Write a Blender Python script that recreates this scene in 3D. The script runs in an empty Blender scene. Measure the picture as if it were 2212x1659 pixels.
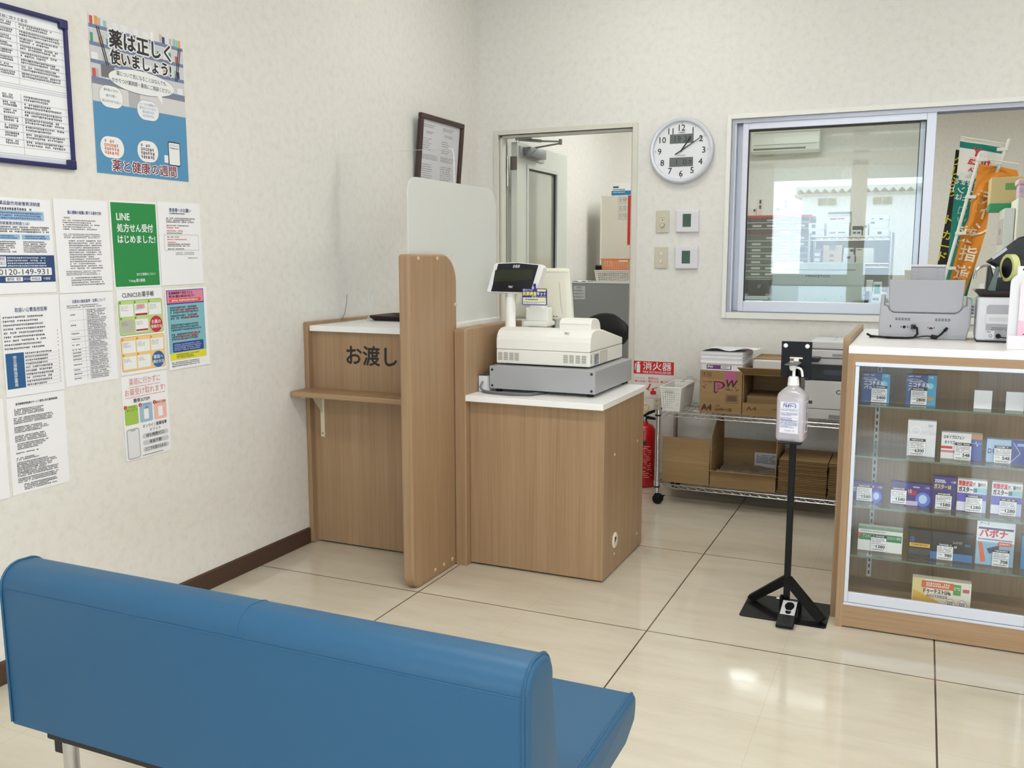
import bpy, bmesh, math, random
from mathutils import Vector, Matrix

S = bpy.context.scene
COL = S.collection

# ---------------------------------------------------------------- camera
cam_data = bpy.data.cameras.new('camera')
cam = bpy.data.objects.new('camera', cam_data)
COL.objects.link(cam)
S.camera = cam
cam_data.sensor_width = 36.0
cam_data.lens = 1977.22 / 2212.0 * 36.0
cam_data.clip_start = 0.05
cam_data.clip_end = 200.0
YAW, PITCH = -0.4205, -0.13703
fwd = Vector((math.sin(YAW) * math.cos(PITCH), math.cos(YAW) * math.cos(PITCH), math.sin(PITCH)))
right = Vector((math.cos(YAW), -math.sin(YAW), 0.0))
up = right.cross(fwd)
cam.matrix_world = Matrix(((right.x, up.x, -fwd.x, 2.4975),
                           (right.y, up.y, -fwd.y, -5.0734),
                           (right.z, up.z, -fwd.z, 1.2893),
                           (0, 0, 0, 1)))

# ---------------------------------------------------------------- world, daylight, exposure
W = bpy.data.worlds.new('overcast_sky')
S.world = W
W.use_nodes = True
wn = W.node_tree.nodes
wl = W.node_tree.links
wn.clear()
w_out = wn.new('ShaderNodeOutputWorld')
w_bg = wn.new('ShaderNodeBackground')
w_tc = wn.new('ShaderNodeTexCoord')
w_sep = wn.new('ShaderNodeSeparateXYZ')
w_ramp = wn.new('ShaderNodeValToRGB')
w_ramp.color_ramp.elements[0].position = 0.0
w_ramp.color_ramp.elements[0].color = (0.86, 0.93, 1.0, 1)
w_ramp.color_ramp.elements[1].position = 0.9
w_ramp.color_ramp.elements[1].color = (0.62, 0.78, 1.0, 1)
wl.new(w_tc.outputs['Generated'], w_sep.inputs[0])
wl.new(w_sep.outputs['Z'], w_ramp.inputs[0])
wl.new(w_ramp.outputs[0], w_bg.inputs['Color'])
w_bg.inputs['Strength'].default_value = SKY = 8.0
wl.new(w_bg.outputs[0], w_out.inputs[0])

vs = S.view_settings
vs.view_transform = 'Standard'
vs.look = 'None'
vs.gamma = 1.0
vs.use_curve_mapping = False
vs.exposure = 0.34
CEIL_W = 19.0      # watts per ceiling lamp in the waiting room
BACK_W = 25.0      # watts per ceiling lamp in the dispensing room
S.cycles.max_bounces = 10
S.cycles.diffuse_bounces = 5
S.cycles.glossy_bounces = 5
S.cycles.transparent_max_bounces = 24
S.cycles.sample_clamp_indirect = 6.0
S.cycles.caustics_reflective = False
S.cycles.caustics_refractive = False
S.cycles.use_denoising = True

# ---------------------------------------------------------------- materials
def lin(c):
    out = []
    for k in c[:3]:
        k = k / 255.0
        out.append(k / 12.92 if k <= 0.04045 else ((k + 0.055) / 1.055) ** 2.4)
    return (out[0], out[1], out[2], 1.0)

MC = {}
def newmat(name):
    m = bpy.data.materials.new(name)
    m.use_nodes = True
    return m, m.node_tree.nodes, m.node_tree.links, m.node_tree.nodes['Principled BSDF']

def C(r, g, b, ro=0.5, me=0.0, sp=0.5, em=0.0, coat=0.0):
    key = (r, g, b, ro, me, sp, em, coat)
    if key in MC:
        return MC[key]
    m, n, l, p = newmat('finish_%d_%d_%d' % (r, g, b))
    p.inputs['Base Color'].default_value = lin((r, g, b))
    p.inputs['Roughness'].default_value = ro
    p.inputs['Metallic'].default_value = me
    p.inputs['Specular IOR Level'].default_value = sp
    p.inputs['Coat Weight'].default_value = coat
    if em:
        p.inputs['Emission Color'].default_value = lin((r, g, b))
        p.inputs['Emission Strength'].default_value = em
    MC[key] = m
    return m

def mnode(n, l, op, a, b=None, c=None):
    k = n.new('ShaderNodeMath')
    k.operation = op
    for i, v in enumerate((a, b, c)):
        if v is None:
            continue
        if isinstance(v, (int, float)):
            k.inputs[i].default_value = v
        else:
            l.new(v, k.inputs[i])
    return k.outputs[0]

def mixcol(n, l, fac, a, b):
    k = n.new('ShaderNodeMix')
    k.data_type = 'RGBA'
    for sock, v in ((k.inputs['Factor'], fac), (k.inputs['A'], a), (k.inputs['B'], b)):
        if isinstance(v, (int, float)):
            sock.default_value = v
        elif isinstance(v, tuple):
            sock.default_value = v
        else:
            l.new(v, sock)
    return k.outputs['Result']

def noise(n, l, scale3, sc=1.0, det=3.0, rough=0.55):
    tc = n.new('ShaderNodeTexCoord')
    mp = n.new('ShaderNodeMapping')
    mp.inputs['Scale'].default_value = scale3
    l.new(tc.outputs['Object'], mp.inputs[0])
    t = n.new('ShaderNodeTexNoise')
    t.inputs['Scale'].default_value = sc
    t.inputs['Detail'].default_value = det
    t.inputs['Roughness'].default_value = rough
    l.new(mp.outputs[0], t.inputs['Vector'])
    return t.outputs['Fac']

def ramp(n, l, fac, stops):
    r = n.new('ShaderNodeValToRGB')
    e = r.color_ramp.elements
    e[0].position, e[0].color = stops[0]
    e[1].position, e[1].color = stops[-1]
    for pos, col in stops[1:-1]:
        k = e.new(pos)
        k.color = col
    l.new(fac, r.inputs[0])
    return r.outputs[0]

def bump(n, l, p, h, strength, dist=0.002):
    b = n.new('ShaderNodeBump')
    b.inputs['Strength'].default_value = strength
    b.inputs['Distance'].default_value = dist
    l.new(h, b.inputs['Height'])
    l.new(b.outputs[0], p.inputs['Normal'])

def wallpaper():
    m, n, l, p = newmat('wallpaper_cream')
    a = noise(n, l, (1, 1, 1), 30, 6, 0.65)
    c = ramp(n, l, a, [(0.32, lin((223, 221, 215))), (0.48, lin((229, 227, 222))), (0.66, lin((232, 230, 226)))])
    l.new(c, p.inputs['Base Color'])
    p.inputs['Roughness'].default_value = 0.85
    p.inputs['Specular IOR Level'].default_value = 0.2
    bump(n, l, p, noise(n, l, (1, 1, 1), 160, 3), 0.25, 0.0012)
    return m

def wood(axis='z'):
    m, n, l, p = newmat('oak_laminate_' + axis)
    lo, hi = (2.2, 130)
    sc = {'z': (hi, hi, lo), 'x': (lo, hi, hi), 'y': (hi, lo, hi)}[axis]
    a = noise(n, l, sc, 1.0, 4, 0.6)
    b = noise(n, l, tuple(k * 0.22 for k in sc), 1.0, 2)
    f = mnode(n, l, 'ADD', mnode(n, l, 'MULTIPLY', a, 0.65), mnode(n, l, 'MULTIPLY', b, 0.35))
    c = ramp(n, l, f, [(0.30, lin((148, 120, 90))), (0.5, lin((163, 134, 103))), (0.70, lin((173, 145, 114)))])
    l.new(c, p.inputs['Base Color'])
    p.inputs['Roughness'].default_value = 0.42
    p.inputs['Specular IOR Level'].default_value = 0.35
    return m

def floor_mat():
    m, n, l, p = newmat('polished_vinyl_tile')
    tc = n.new('ShaderNodeTexCoord')
    sp = n.new('ShaderNodeSeparateXYZ')
    l.new(tc.outputs['Object'], sp.inputs[0])
    T = 0.915
    def dist(sock, off, period):
        q = mnode(n, l, 'DIVIDE', mnode(n, l, 'SUBTRACT', sock, off), period)
        fr = mnode(n, l, 'FRACT', mnode(n, l, 'ADD', q, 1000.5))
        return mnode(n, l, 'MULTIPLY', mnode(n, l, 'ABSOLUTE', mnode(n, l, 'SUBTRACT', fr, 0.5)), period)
    gx, gy = dist(sp.outputs['X'], 1.683, T), dist(sp.outputs['Y'], -2.101, T)
    hx, hy = dist(sp.outputs['X'], 1.683, T / 2), dist(sp.outputs['Y'], -2.101, T / 2)
    g = mnode(n, l, 'LESS_THAN', mnode(n, l, 'MINIMUM', gx, gy), 0.0026)
    h = mnode(n, l, 'LESS_THAN', mnode(n, l, 'MINIMUM', hx, hy), 0.0008)
    a = noise(n, l, (2.2, 9, 1), 1.0, 6, 0.65)
    base = ramp(n, l, a, [(0.3, lin((201, 192, 173))), (0.52, lin((211, 203, 186))), (0.7, lin((216, 209, 193)))])
    c1 = mixcol(n, l, mnode(n, l, 'MULTIPLY', h, 0.45), base, lin((176, 160, 134)))
    c2 = mixcol(n, l, g, c1, lin((84, 70, 58)))
    l.new(c2, p.inputs['Base Color'])
    r = noise(n, l, (1, 1, 1), 3.0, 3)
    l.new(mnode(n, l, 'ADD', mnode(n, l, 'MULTIPLY', r, 0.09), 0.055), p.inputs['Roughness'])
    p.inputs['Specular IOR Level'].default_value = 0.55
    w = noise(n, l, (1, 1, 1), 7.0, 2)
    bump(n, l, p, w, 0.05, 0.01)
    return m

def vinyl():
    m, n, l, p = newmat('blue_vinyl')
    p.inputs['Base Color'].default_value = lin((38, 88, 124))
    p.inputs['Roughness'].default_value = 0.46
    p.inputs['Specular IOR Level'].default_value = 0.4
    bump(n, l, p, noise(n, l, (1, 1, 1), 420, 2), 0.12, 0.0006)
    return m

def cardboard():
    m, n, l, p = newmat('kraft_cardboard')
    a = noise(n, l, (4, 4, 40), 1.0, 3)
    l.new(ramp(n, l, a, [(0.35, lin((148, 121, 85))), (0.65, lin((158, 131, 94)))]), p.inputs['Base Color'])
    p.inputs['Roughness'].default_value = 0.8
    p.inputs['Specular IOR Level'].default_value = 0.2
    return m

def glass(name, tint=(1, 1, 1), base=0.05, rough=0.0, haze=None):
    """clear pane: Schlick mix of a tinted transparent body and a mirror-like surface"""
    m = bpy.data.materials.new(name)
    m.use_nodes = True
    n, l = m.node_tree.nodes, m.node_tree.links
    n.clear()
    out = n.new('ShaderNodeOutputMaterial')
    tr = n.new('ShaderNodeBsdfTransparent')
    tr.inputs[0].default_value = (tint[0], tint[1], tint[2], 1)
    gl = n.new('ShaderNodeBsdfGlossy')
    gl.inputs['Roughness'].default_value = rough
    lw = n.new('ShaderNodeLayerWeight')
    lw.inputs[0].default_value = 0.5
    fr = mnode(n, l, 'ADD', mnode(n, l, 'MULTIPLY', mnode(n, l, 'POWER', lw.outputs['Facing'], 5.0), 1 - base), base)
    mx = n.new('ShaderNodeMixShader')
    l.new(fr, mx.inputs[0])
    body = tr.outputs[0]
    if haze:
        df = n.new('ShaderNodeBsdfDiffuse')
        df.inputs[0].default_value = lin(haze[1])
        ad = n.new('ShaderNodeMixShader')
        ad.inputs[0].default_value = haze[0]
        l.new(tr.outputs[0], ad.inputs[1])
        l.new(df.outputs[0], ad.inputs[2])
        body = ad.outputs[0]
    l.new(body, mx.inputs[1])
    l.new(gl.outputs[0], mx.inputs[2])
    l.new(mx.outputs[0], out.inputs[0])
    return m

def frosted():
    m, n, l, p = newmat('frosted_acrylic')
    n.remove(p)
    out = n['Material Output']
    df = n.new('ShaderNodeBsdfDiffuse')
    df.inputs[0].default_value = lin((240, 242, 240))
    tl = n.new('ShaderNodeBsdfTranslucent')
    tl.inputs[0].default_value = lin((240, 242, 240))
    gl = n.new('ShaderNodeBsdfGlossy')
    gl.inputs['Roughness'].default_value = 0.35
    a = n.new('ShaderNodeMixShader'); a.inputs[0].default_value = 0.45
    b = n.new('ShaderNodeMixShader'); b.inputs[0].default_value = 0.05
    l.new(df.outputs[0], a.inputs[1]); l.new(tl.outputs[0], a.inputs[2])
    l.new(a.outputs[0], b.inputs[1]); l.new(gl.outputs[0], b.inputs[2])
    l.new(b.outputs[0], out.inputs[0])
    return m

WALL = wallpaper()
WOODZ, WOODX, WOODY = wood('z'), wood('x'), wood('y')
FLOOR = floor_mat()
VINYL = vinyl()
KRAFT = cardboard()
GLASS = glass('window_glass', (0.96, 0.978, 0.974), 0.042)
SHOWGLASS = glass('showcase_glass', (0.985, 0.99, 0.99), 0.045)
SHELFGLASS = glass('shelf_glass', (0.92, 0.97, 0.945), 0.04)
ACRYL = glass('clear_acrylic', (0.996, 0.997, 0.997), 0.008)
BOTTLE = glass('milky_bottle_plastic', (0.975, 0.97, 0.985), 0.05, 0.15, (0.40, (248, 245, 250)))
POLYBAG = glass('clear_plastic_film', (0.95, 0.96, 0.97), 0.10, 0.08, (0.12, (235, 238, 240)))
FROST = frosted()
WHITE = C(240, 240, 240, 0.45)
CTOP = C(244, 244, 243, 0.3)
BLACK = C(14, 14, 15, 0.5, 0, 0.3)
INK = C(40, 40, 44, 0.8)
SMALLINK = C(58, 58, 66, 0.8)
GREYINK = C(120, 120, 126, 0.8)
PAPER = C(240, 240, 244, 0.75, 0, 0.2)
CHROME = C(205, 205, 208, 0.18, 1.0)
ALU = C(214, 218, 230, 0.35, 0.25)
STEEL = C(168, 170, 174, 0.35, 0.9)

# ---------------------------------------------------------------- mesh builder
class MB:
    def __init__(s):
        s.v, s.f, s.mi, s.sm, s.mats = [], [], [], [], []
    def idx(s, mat):
        if mat not in s.mats:
            s.mats.append(mat)
        return s.mats.index(mat)
    def add(s, vs, fs, mat, smooth=False):
        k, i = len(s.v), s.idx(mat)
        s.v += [Vector(p) for p in vs]
        for f in fs:
            s.f.append([k + j for j in f]); s.mi.append(i); s.sm.append(smooth)
        return s
    def mark(s):
        return len(s.v)
    def xf(s, mark, M):
        for i in range(mark, len(s.v)):
            s.v[i] = M @ s.v[i]
        return s
    def rot(s, mark, ang, axis, piv):
        p = Vector(piv)
        return s.xf(mark, Matrix.Translation(p) @ Matrix.Rotation(ang, 4, axis) @ Matrix.Translation(-p))
    def bm(s, b, mat, smooth=False):
        b.verts.ensure_lookup_table()
        for i, q in enumerate(b.verts):
            q.index = i
        s.add([q.co.copy() for q in b.verts], [[q.index for q in f.verts] for f in b.faces], mat, smooth)
        b.free()
        return s
    def box(s, x0, x1, y0, y1, z0, z1, mat, b=0.0, seg=2, smooth=False):
        if b <= 0:
            v = [(x, y, z) for x in (x0, x1) for y in (y0, y1) for z in (z0, z1)]
            return s.add(v, [(0, 1, 3, 2), (4, 6, 7, 5), (0, 4, 5, 1), (2, 3, 7, 6), (0, 2, 6, 4), (1, 5, 7, 3)], mat)
        k = bmesh.new()
        bmesh.ops.create_cube(k, size=1.0)
        for q in k.verts:
            q.co = Vector(((x0 + x1) / 2 + q.co.x * (x1 - x0), (y0 + y1) / 2 + q.co.y * (y1 - y0), (z0 + z1) / 2 + q.co.z * (z1 - z0)))
        b = min(b, abs(x1 - x0) * .49, abs(y1 - y0) * .49, abs(z1 - z0) * .49)
        bmesh.ops.bevel(k, geom=list(k.edges), offset=b, segments=seg, profile=0.5, affect='EDGES')
        return s.bm(k, mat, smooth)
    def prism(s, poly, axis, a0, a1, mat, b=0.0, seg=2, smooth=False):
        """poly: outline; axis 'x' takes (y,z), 'y' takes (x,z), 'z' takes (x,y)"""
        def P(p, a):
            return {'x': (a, p[0], p[1]), 'y': (p[0], a, p[1]), 'z': (p[0], p[1], a)}[axis]
        k = bmesh.new()
        lo = [k.verts.new(P(p, a0)) for p in poly]
        hi = [k.verts.new(P(p, a1)) for p in poly]
        f0, f1 = k.faces.new(lo), k.faces.new(list(reversed(hi)))
        n = len(poly)
        for i in range(n):
            k.faces.new((lo[i], hi[i], hi[(i + 1) % n], lo[(i + 1) % n]))
        bmesh.ops.recalc_face_normals(k, faces=k.faces)
        if b > 0:
            es = list(set(f0.edges) | set(f1.edges))
            bmesh.ops.bevel(k, geom=es, offset=b, segments=seg, profile=0.5, affect='EDGES')
        return s.bm(k, mat, smooth)
    def cyl(s, p0, p1, r, mat, r1=None, n=20, smooth=True):
        r1 = r if r1 is None else r1
        p0, p1 = Vector(p0), Vector(p1)
        d = (p1 - p0).normalized()
        a = d.orthogonal().normalized()
        c = d.cross(a)
        v, f = [], []
        for p, q in ((p0, r), (p1, r1)):
            for i in range(n):
                t = 2 * math.pi * i / n
                v.append(p + (a * math.cos(t) + c * math.sin(t)) * q)
        for i in range(n):
            j = (i + 1) % n
            f.append((i, j, n + j, n + i))
        s.add(v, f, mat, smooth)
        s.add(v[:n], [list(range(n))[::-1]], mat)
        s.add(v[n:], [list(range(n))], mat)
        return s
    def lathe(s, prof, cen, mat, n=32, axis='z', smooth=True, sx=1.0, sy=1.0):
        c = Vector(cen)
        v, f = [], []
        for r, z in prof:
            for i in range(n):
                t = 2 * math.pi * i / n
                a, b = r * math.cos(t) * sx, r * math.sin(t) * sy
                v.append(c + Vector({'z': (a, b, z), 'y': (a, z, b), 'x': (z, a, b)}[axis]))
        for k in range(len(prof) - 1):
            for i in range(n):
                j = (i + 1) % n
                f.append((k * n + i, k * n + j, (k + 1) * n + j, (k + 1) * n + i))
        closed = abs(prof[0][0] - prof[-1][0]) < 1e-9 and abs(prof[0][1] - prof[-1][1]) < 1e-9
        if prof[0][0] > 1e-6 and not closed:
            f.append(list(range(n))[::-1])
        if prof[-1][0] > 1e-6 and not closed:
            f.append([(len(prof) - 1) * n + i for i in range(n)])
        return s.add(v, f, mat, smooth)
    def tube(s, pts, r, mat, n=8, closed=False, smooth=True):
        pts = [Vector(p) for p in pts]
        m = len(pts)
        v, f = [], []
        prev = None
        for i, p in enumerate(pts):
            if closed:
                d = (pts[(i + 1) % m] - pts[i - 1]).normalized()
            else:
                d = (pts[min(i + 1, m - 1)] - pts[max(i - 1, 0)]).normalized()
            if prev is None:
                a = d.orthogonal().normalized()
            else:
                a = (prev - d * prev.dot(d))
                a = a.normalized() if a.length > 1e-6 else d.orthogonal().normalized()
            prev = a
            c = d.cross(a)
            for k in range(n):
                t = 2 * math.pi * k / n
                v.append(p + (a * math.cos(t) + c * math.sin(t)) * r)
        for i in range(m if closed else m - 1):
            for k in range(n):
                q, w = (k + 1) % n, ((i + 1) % m) * n
                f.append((i * n + k, i * n + q, w + q, w + k))
        if not closed:
            f.append(list(range(n))[::-1])
            f.append([(m - 1) * n + k for k in range(n)])
        return s.add(v, f, mat, smooth)
    def sphere(s, cen, rx, ry, rz, mat, n=18):
        prof = [(math.sin(math.pi * i / 10), -math.cos(math.pi * i / 10)) for i in range(11)]
        k = s.mark()
        s.lathe(prof, (0, 0, 0), mat, n)
        return s.xf(k, Matrix.Translation(Vector(cen)) @ Matrix.Diagonal((rx, ry, rz, 1)))
    def build(s, name, parent=None, label=None, cat=None, group=None, kind=None, loc=None, sharp=40):
        me = bpy.data.meshes.new(name)
        o = bpy.data.objects.new(name, me)
        COL.objects.link(o)
        if parent is not None:
            o.parent = parent
            q = parent
            base = Vector((0, 0, 0))
            while q is not None:
                base += q.location
                q = q.parent
        elif loc is not None:
            base = Vector(loc)
            o.location = base
        else:
            xs = [p.x for p in s.v]; ys = [p.y for p in s.v]; zs = [p.z for p in s.v]
            base = Vector(((min(xs) + max(xs)) / 2, (min(ys) + max(ys)) / 2, min(zs)))
            o.location = base
        me.from_pydata([p - base for p in s.v], [], s.f)
        for m in s.mats:
            me.materials.append(m)
        me.polygons.foreach_set('material_index', s.mi)
        me.polygons.foreach_set('use_smooth', s.sm)
        k = bmesh.new()
        k.from_mesh(me)
        if len(s.f) < 20000:
            bmesh.ops.remove_doubles(k, verts=k.verts, dist=1e-6)
        bmesh.ops.recalc_face_normals(k, faces=k.faces)
        k.to_mesh(me)
        k.free()
        if any(s.sm):
            me.set_sharp_from_angle(angle=math.radians(sharp))
        me.update()
        tag(o, label, cat, group, kind)
        return o

def tag(o, label=None, cat=None, group=None, kind=None):
    if label: o['label'] = label
    if cat: o['category'] = cat
    if group: o['group'] = group
    if kind: o['kind'] = kind
    return o

def thing(name, label, cat, loc, group=None, kind=None):
    o = bpy.data.objects.new(name, None)
    COL.objects.link(o)
    o.location = loc
    o.empty_display_size = 0.05
    return tag(o, label, cat, group, kind)

def rr(x0, y0, x1, y1, r, n=6, corners=(1, 1, 1, 1)):
    """rounded rectangle outline, corners: (x0y0, x1y0, x1y1, x0y1)"""
    out = []
    for (cx, cy, a, on, px, py) in ((x0 + r, y0 + r, 180, corners[0], x0, y0), (x1 - r, y0 + r, 270, corners[1], x1, y0),
                                    (x1 - r, y1 - r, 0, corners[2], x1, y1), (x0 + r, y1 - r, 90, corners[3], x0, y1)):
        if on and r > 0:
            q = r * (on if on > 0 else 1)
            ccx = px + (q if px == x0 else -q)
            ccy = py + (q if py == y0 else -q)
            for i in range(n + 1):
                t = math.radians(a + 90.0 * i / n)
                out.append((ccx + q * math.cos(t), ccy + q * math.sin(t)))
        else:
            out.append((px, py))
    return out

# ---------------------------------------------------------------- printing on flat faces
TX = {}
def glyphs(s, bold):
    key = (s, bold)
    if key not in TX:
        c = bpy.data.curves.new('lettering', 'FONT')
        c.body = s
        c.size = 1.0
        c.offset = bold
        c.resolution_u = 2
        o = bpy.data.objects.new('lettering', c)
        COL.objects.link(o)
        me = bpy.data.meshes.new_from_object(o.evaluated_get(bpy.context.evaluated_depsgraph_get()))
        TX[key] = ([(v.co.x, v.co.y) for v in me.vertices], [list(p.vertices) for p in me.polygons])
        bpy.data.objects.remove(o)
        bpy.data.curves.remove(c)
        bpy.data.meshes.remove(me)
    return TX[key]

class PR:
    """prints flat ink layers on a face: o = top left corner, u = right, v = down (unit vectors)"""
    def __init__(s, mb, o, u, v, eps=0.00025):
        s.mb, s.o, s.u, s.v = mb, Vector(o), Vector(u).normalized(), Vector(v).normalized()
        s.n = s.u.cross(-s.v)
        s.e = eps
        s.k = 0
    def P(s, x, y, l):
        return s.o + s.u * x + s.v * y + s.n * (l * s.e + (s.k % 11) * s.e * 0.08)
    def poly(s, pts, mat, l=1):
        s.k += 1
        s.mb.add([s.P(x, y, l) for x, y in pts], [list(range(len(pts)))], mat)
    def rect(s, x, y, w, h, mat, l=1):
        s.poly([(x, y), (x, y + h), (x + w, y + h), (x + w, y)], mat, l)
    def rrect(s, x, y, w, h, r, mat, l=1):
        s.poly(rr(x, y, x + w, y + h, r, 5), mat, l)
    def frame(s, x, y, w, h, t, mat, l=1):
        s.rect(x, y, w, t, mat, l); s.rect(x, y + h - t, w, t, mat, l)
        s.rect(x, y, t, h, mat, l); s.rect(x + w - t, y, t, h, mat, l)
    def ell(s, cx, cy, rx, ry, mat, l=1, n=28):
        s.poly([(cx + rx * math.cos(2 * math.pi * i / n), cy + ry * math.sin(2 * math.pi * i / n)) for i in range(n)], mat, l)
    def ring(s, cx, cy, r0, r1, mat, l=1, n=40):
        s.k += 1
        v, f = [], []
        for i in range(n):
            t = 2 * math.pi * i / n
            v += [s.P(cx + r0 * math.cos(t), cy + r0 * math.sin(t), l), s.P(cx + r1 * math.cos(t), cy + r1 * math.sin(t), l)]
            j = (i + 1) % n
            f.append((2 * i, 2 * j, 2 * j + 1, 2 * i + 1))
        s.mb.add(v, f, mat)
    def seg(s, x0, y0, x1, y1, t, mat, l=1):
        dx, dy = x1 - x0, y1 - y0
        q = math.hypot(dx, dy) or 1
        nx, ny = -dy / q * t / 2, dx / q * t / 2
        s.poly([(x0 + nx, y0 + ny), (x1 + nx, y1 + ny), (x1 - nx, y1 - ny), (x0 - nx, y0 - ny)], mat, l)
    def text(s, t, x, y, h, mat, l=2, w=None, al='l', bold=0.0, mirror=False, ang=0.0, shear=0.0):
        """x, y = top left (or top centre / right) of the line; h = em height; w = width to fit"""
        if bold > 0:
            q = bold * h * 0.75
            for dx, dy in ((-q, 0), (q, 0), (0, -q), (0, q)) + (((-q * .7, -q * .7), (q * .7, -q * .7), (-q * .7, q * .7), (q * .7, q * .7)) if bold > 0.09 else ()):
                s.text(t, x + dx, y + dy, h, mat, l, w, al, 0.0, mirror, ang, shear)
        s.k += 1
        gv, gf = glyphs(t, 0.0)
        if not gv:
            return
        x0 = min(p[0] for p in gv); x1 = max(p[0] for p in gv)
        k = (w / (x1 - x0)) if w else h
        tw = (x1 - x0) * k
        ox = x - (tw / 2 if al == 'c' else tw if al == 'r' else 0)
        ca, sa = math.cos(ang), math.sin(ang)
        pts = []
        for px, py in gv:
            q = (px - x0) * k + py * h * shear
            if mirror:
                q = tw - q
            r = h * 0.86 - py * h
            a, b = ox + q - x, r
            pts.append(s.P(x + a * ca - b * sa, y + a * sa + b * ca, l))
        s.mb.add(pts, gf, mat)
    def vtext(s, t, x, y, h, step, mat, l=2, bold=0.0, **k):
        for i, ch in enumerate(t):
            s.text(ch, x, y + i * step, h, mat, l, al='c', bold=bold, **k)
    def bars(s, x, y, w, h, n, mat, l=2, seed=1, fill=0.9, fat=0.5, ch=0.9):
        """n lines of unreadably small print"""
        R = random.Random(seed)
        mat = SMALLINK if mat is INK else mat
        step = h / n
        cw = step * ch
        for i in range(n):
            end = w * (R.uniform(fill - 0.35, fill) if R.random() < 0.35 else R.uniform(fill - 0.06, fill))
            q = 0.0
            while q < end:
                k = cw * R.uniform(0.5, 0.9)
                hh = min(0.9, fat * 1.45) * step * R.uniform(0.8, 1.0)
                kw, cx, cy = min(k, w - q), x + q, y + i * step + (step - hh) / 2
                if hh < 0.0016 or kw < hh * 0.3:
                    s.rect(cx, cy, kw, hh, mat, l)
                else:
                    t = hh * 0.24
                    pat = R.randrange(4)
                    if pat == 0:
                        qs = ((0, 0, kw, t), (0, hh * .45, kw, t), (kw * .42, 0, t, hh))
                    elif pat == 1:
                        qs = ((0, 0, t, hh), (0, 0, kw, t), (0, hh - t, kw, t), (kw - t, 0, t, hh))
                    elif pat == 2:
                        qs = ((kw * .15, 0, t, hh), (0, hh * .3, kw, t), (kw * .62, 0, t, hh))
                    else:
                        qs = ((0, hh * .12, kw, t), (0, hh * .5, kw, t), (kw * .1, hh - t, kw * .8, t), (kw * .45, 0, t, hh))
                    for a in qs:
                        s.rect(cx + a[0], cy + a[1], a[2], a[3], mat, l)
                q += k + cw * R.uniform(0.12, 0.3)
                if R.random() < 0.06:
                    q += cw

# ================================================================ the room shell
CEIL = 2.9
FRONT = -6.54
FAR = 5.5
m = MB(); m.box(-0.3, 6.6, FRONT - 0.1, FAR + 0.1, -0.12, 0.0, FLOOR)
m.build('floor', kind='structure', loc=(0, 0, 0))
m = MB(); m.box(-0.15, 6.6, FRONT - 0.1, FAR + 0.1, CEIL, CEIL + 0.1, C(238, 237, 232, 0.9))
m.build('ceiling', kind='structure')
m = MB(); m.box(-0.15, 0.0, FRONT - 0.1, FAR + 0.1, 0.0, CEIL, WALL)
m.build('wall_left', kind='structure', loc=(0, 0, 0))
m = MB(); m.box(6.5, 6.6, FRONT, FAR, 0.0, CEIL, WALL)
m.build('wall_right', kind='structure', loc=(6.5, 0, 0))
DX0, DX1, DZ = 0.142, 0.97, 2.01
WX0, WX1, WZ0, WZ1 = 1.516, 3.42, 0.994, 2.021
m = MB()
for a in ((0, DX0, 0, CEIL), (DX0, DX1, DZ, CEIL), (DX1, WX0, 0, CEIL), (WX0, WX1, 0, WZ0), (WX0, WX1, WZ1, CEIL), (WX1, 6.5, 0, CEIL)):
    m.box(a[0], a[1], 0.0, 0.12, a[2], a[3], WALL)
m.build('wall_back', kind='structure', loc=(0, 0, 0))
m = MB(); m.box(0.0, 6.5, FAR, FAR + 0.1, 0.0, CEIL, WALL)
m.build('wall_far', kind='structure', loc=(0, FAR, 0))
m = MB(); m.prism([(0.0, 0.0), (0.009, 0.0), (0.009, 0.068), (0.0, 0.073)], 'y', FRONT + 0.02, -1.757, C(74, 52, 40, 0.45))
m.build('baseboard_left', kind='structure')
m = MB(); m.box(DX1 + 0.032, 6.5, -0.008, 0.0, 0.0, 0.062, C(190, 186, 176, 0.5))
m.build('baseboard_back', kind='structure')

# shop front behind the viewer: the daylight side, seen mirrored in the inner window
FX = [(0.77, 1.66), (1.83, 2.46), (2.93, 3.78), (3.95, 4.84), (5.01, 5.90)]
edges = [0.0] + [k for a in FX for k in a] + [6.5]
m = MB()
for i in range(0, len(edges), 2):
    m.box(edges[i], edges[i + 1], FRONT, FRONT + 0.1, 0.0, 2.42, C(226, 224, 216, 0.6))
for a, b in FX:
    m.box(a, b, FRONT, FRONT + 0.1, 0.0, 0.12, C(226, 224, 216, 0.6))
    m.box(a, b, FRONT + 0.02, FRONT + 0.08, 0.95, 1.09, ALU)
m.box(0, 6.5, FRONT, FRONT + 0.1, 2.36, 2.52, C(226, 224, 216, 0.6))
m.box(0, 6.5, FRONT, FRONT + 0.1, 2.74, CEIL, C(226, 224, 216, 0.6))
for i in range(0, len(edges), 2):
    m.box(edges[i], edges[i + 1], FRONT, FRONT + 0.1, 2.5, 2.76, C(226, 224, 216, 0.6))
m.build('wall_front', kind='structure', loc=(0, FRONT, 0))
w2 = thing('window_2', None, None, (0, FRONT, 0), kind='structure')
for a, b in FX:
    m = MB()
    m.box(a, b, FRONT + 0.045, FRONT + 0.051, 0.12, 0.95, GLASS)
    m.box(a, b, FRONT + 0.045, FRONT + 0.051, 1.09, 2.36, GLASS)
    m.box(a, b, FRONT + 0.045, FRONT + 0.051, 2.52, 2.74, GLASS)
    m.build('glass', w2)
m = MB(); m.box(-60, 60, -80, FRONT - 0.1, -0.2, -0.1, C(150, 150, 148, 0.9))
m.build('ground', kind='structure', loc=(0, -20, -0.1))

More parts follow.
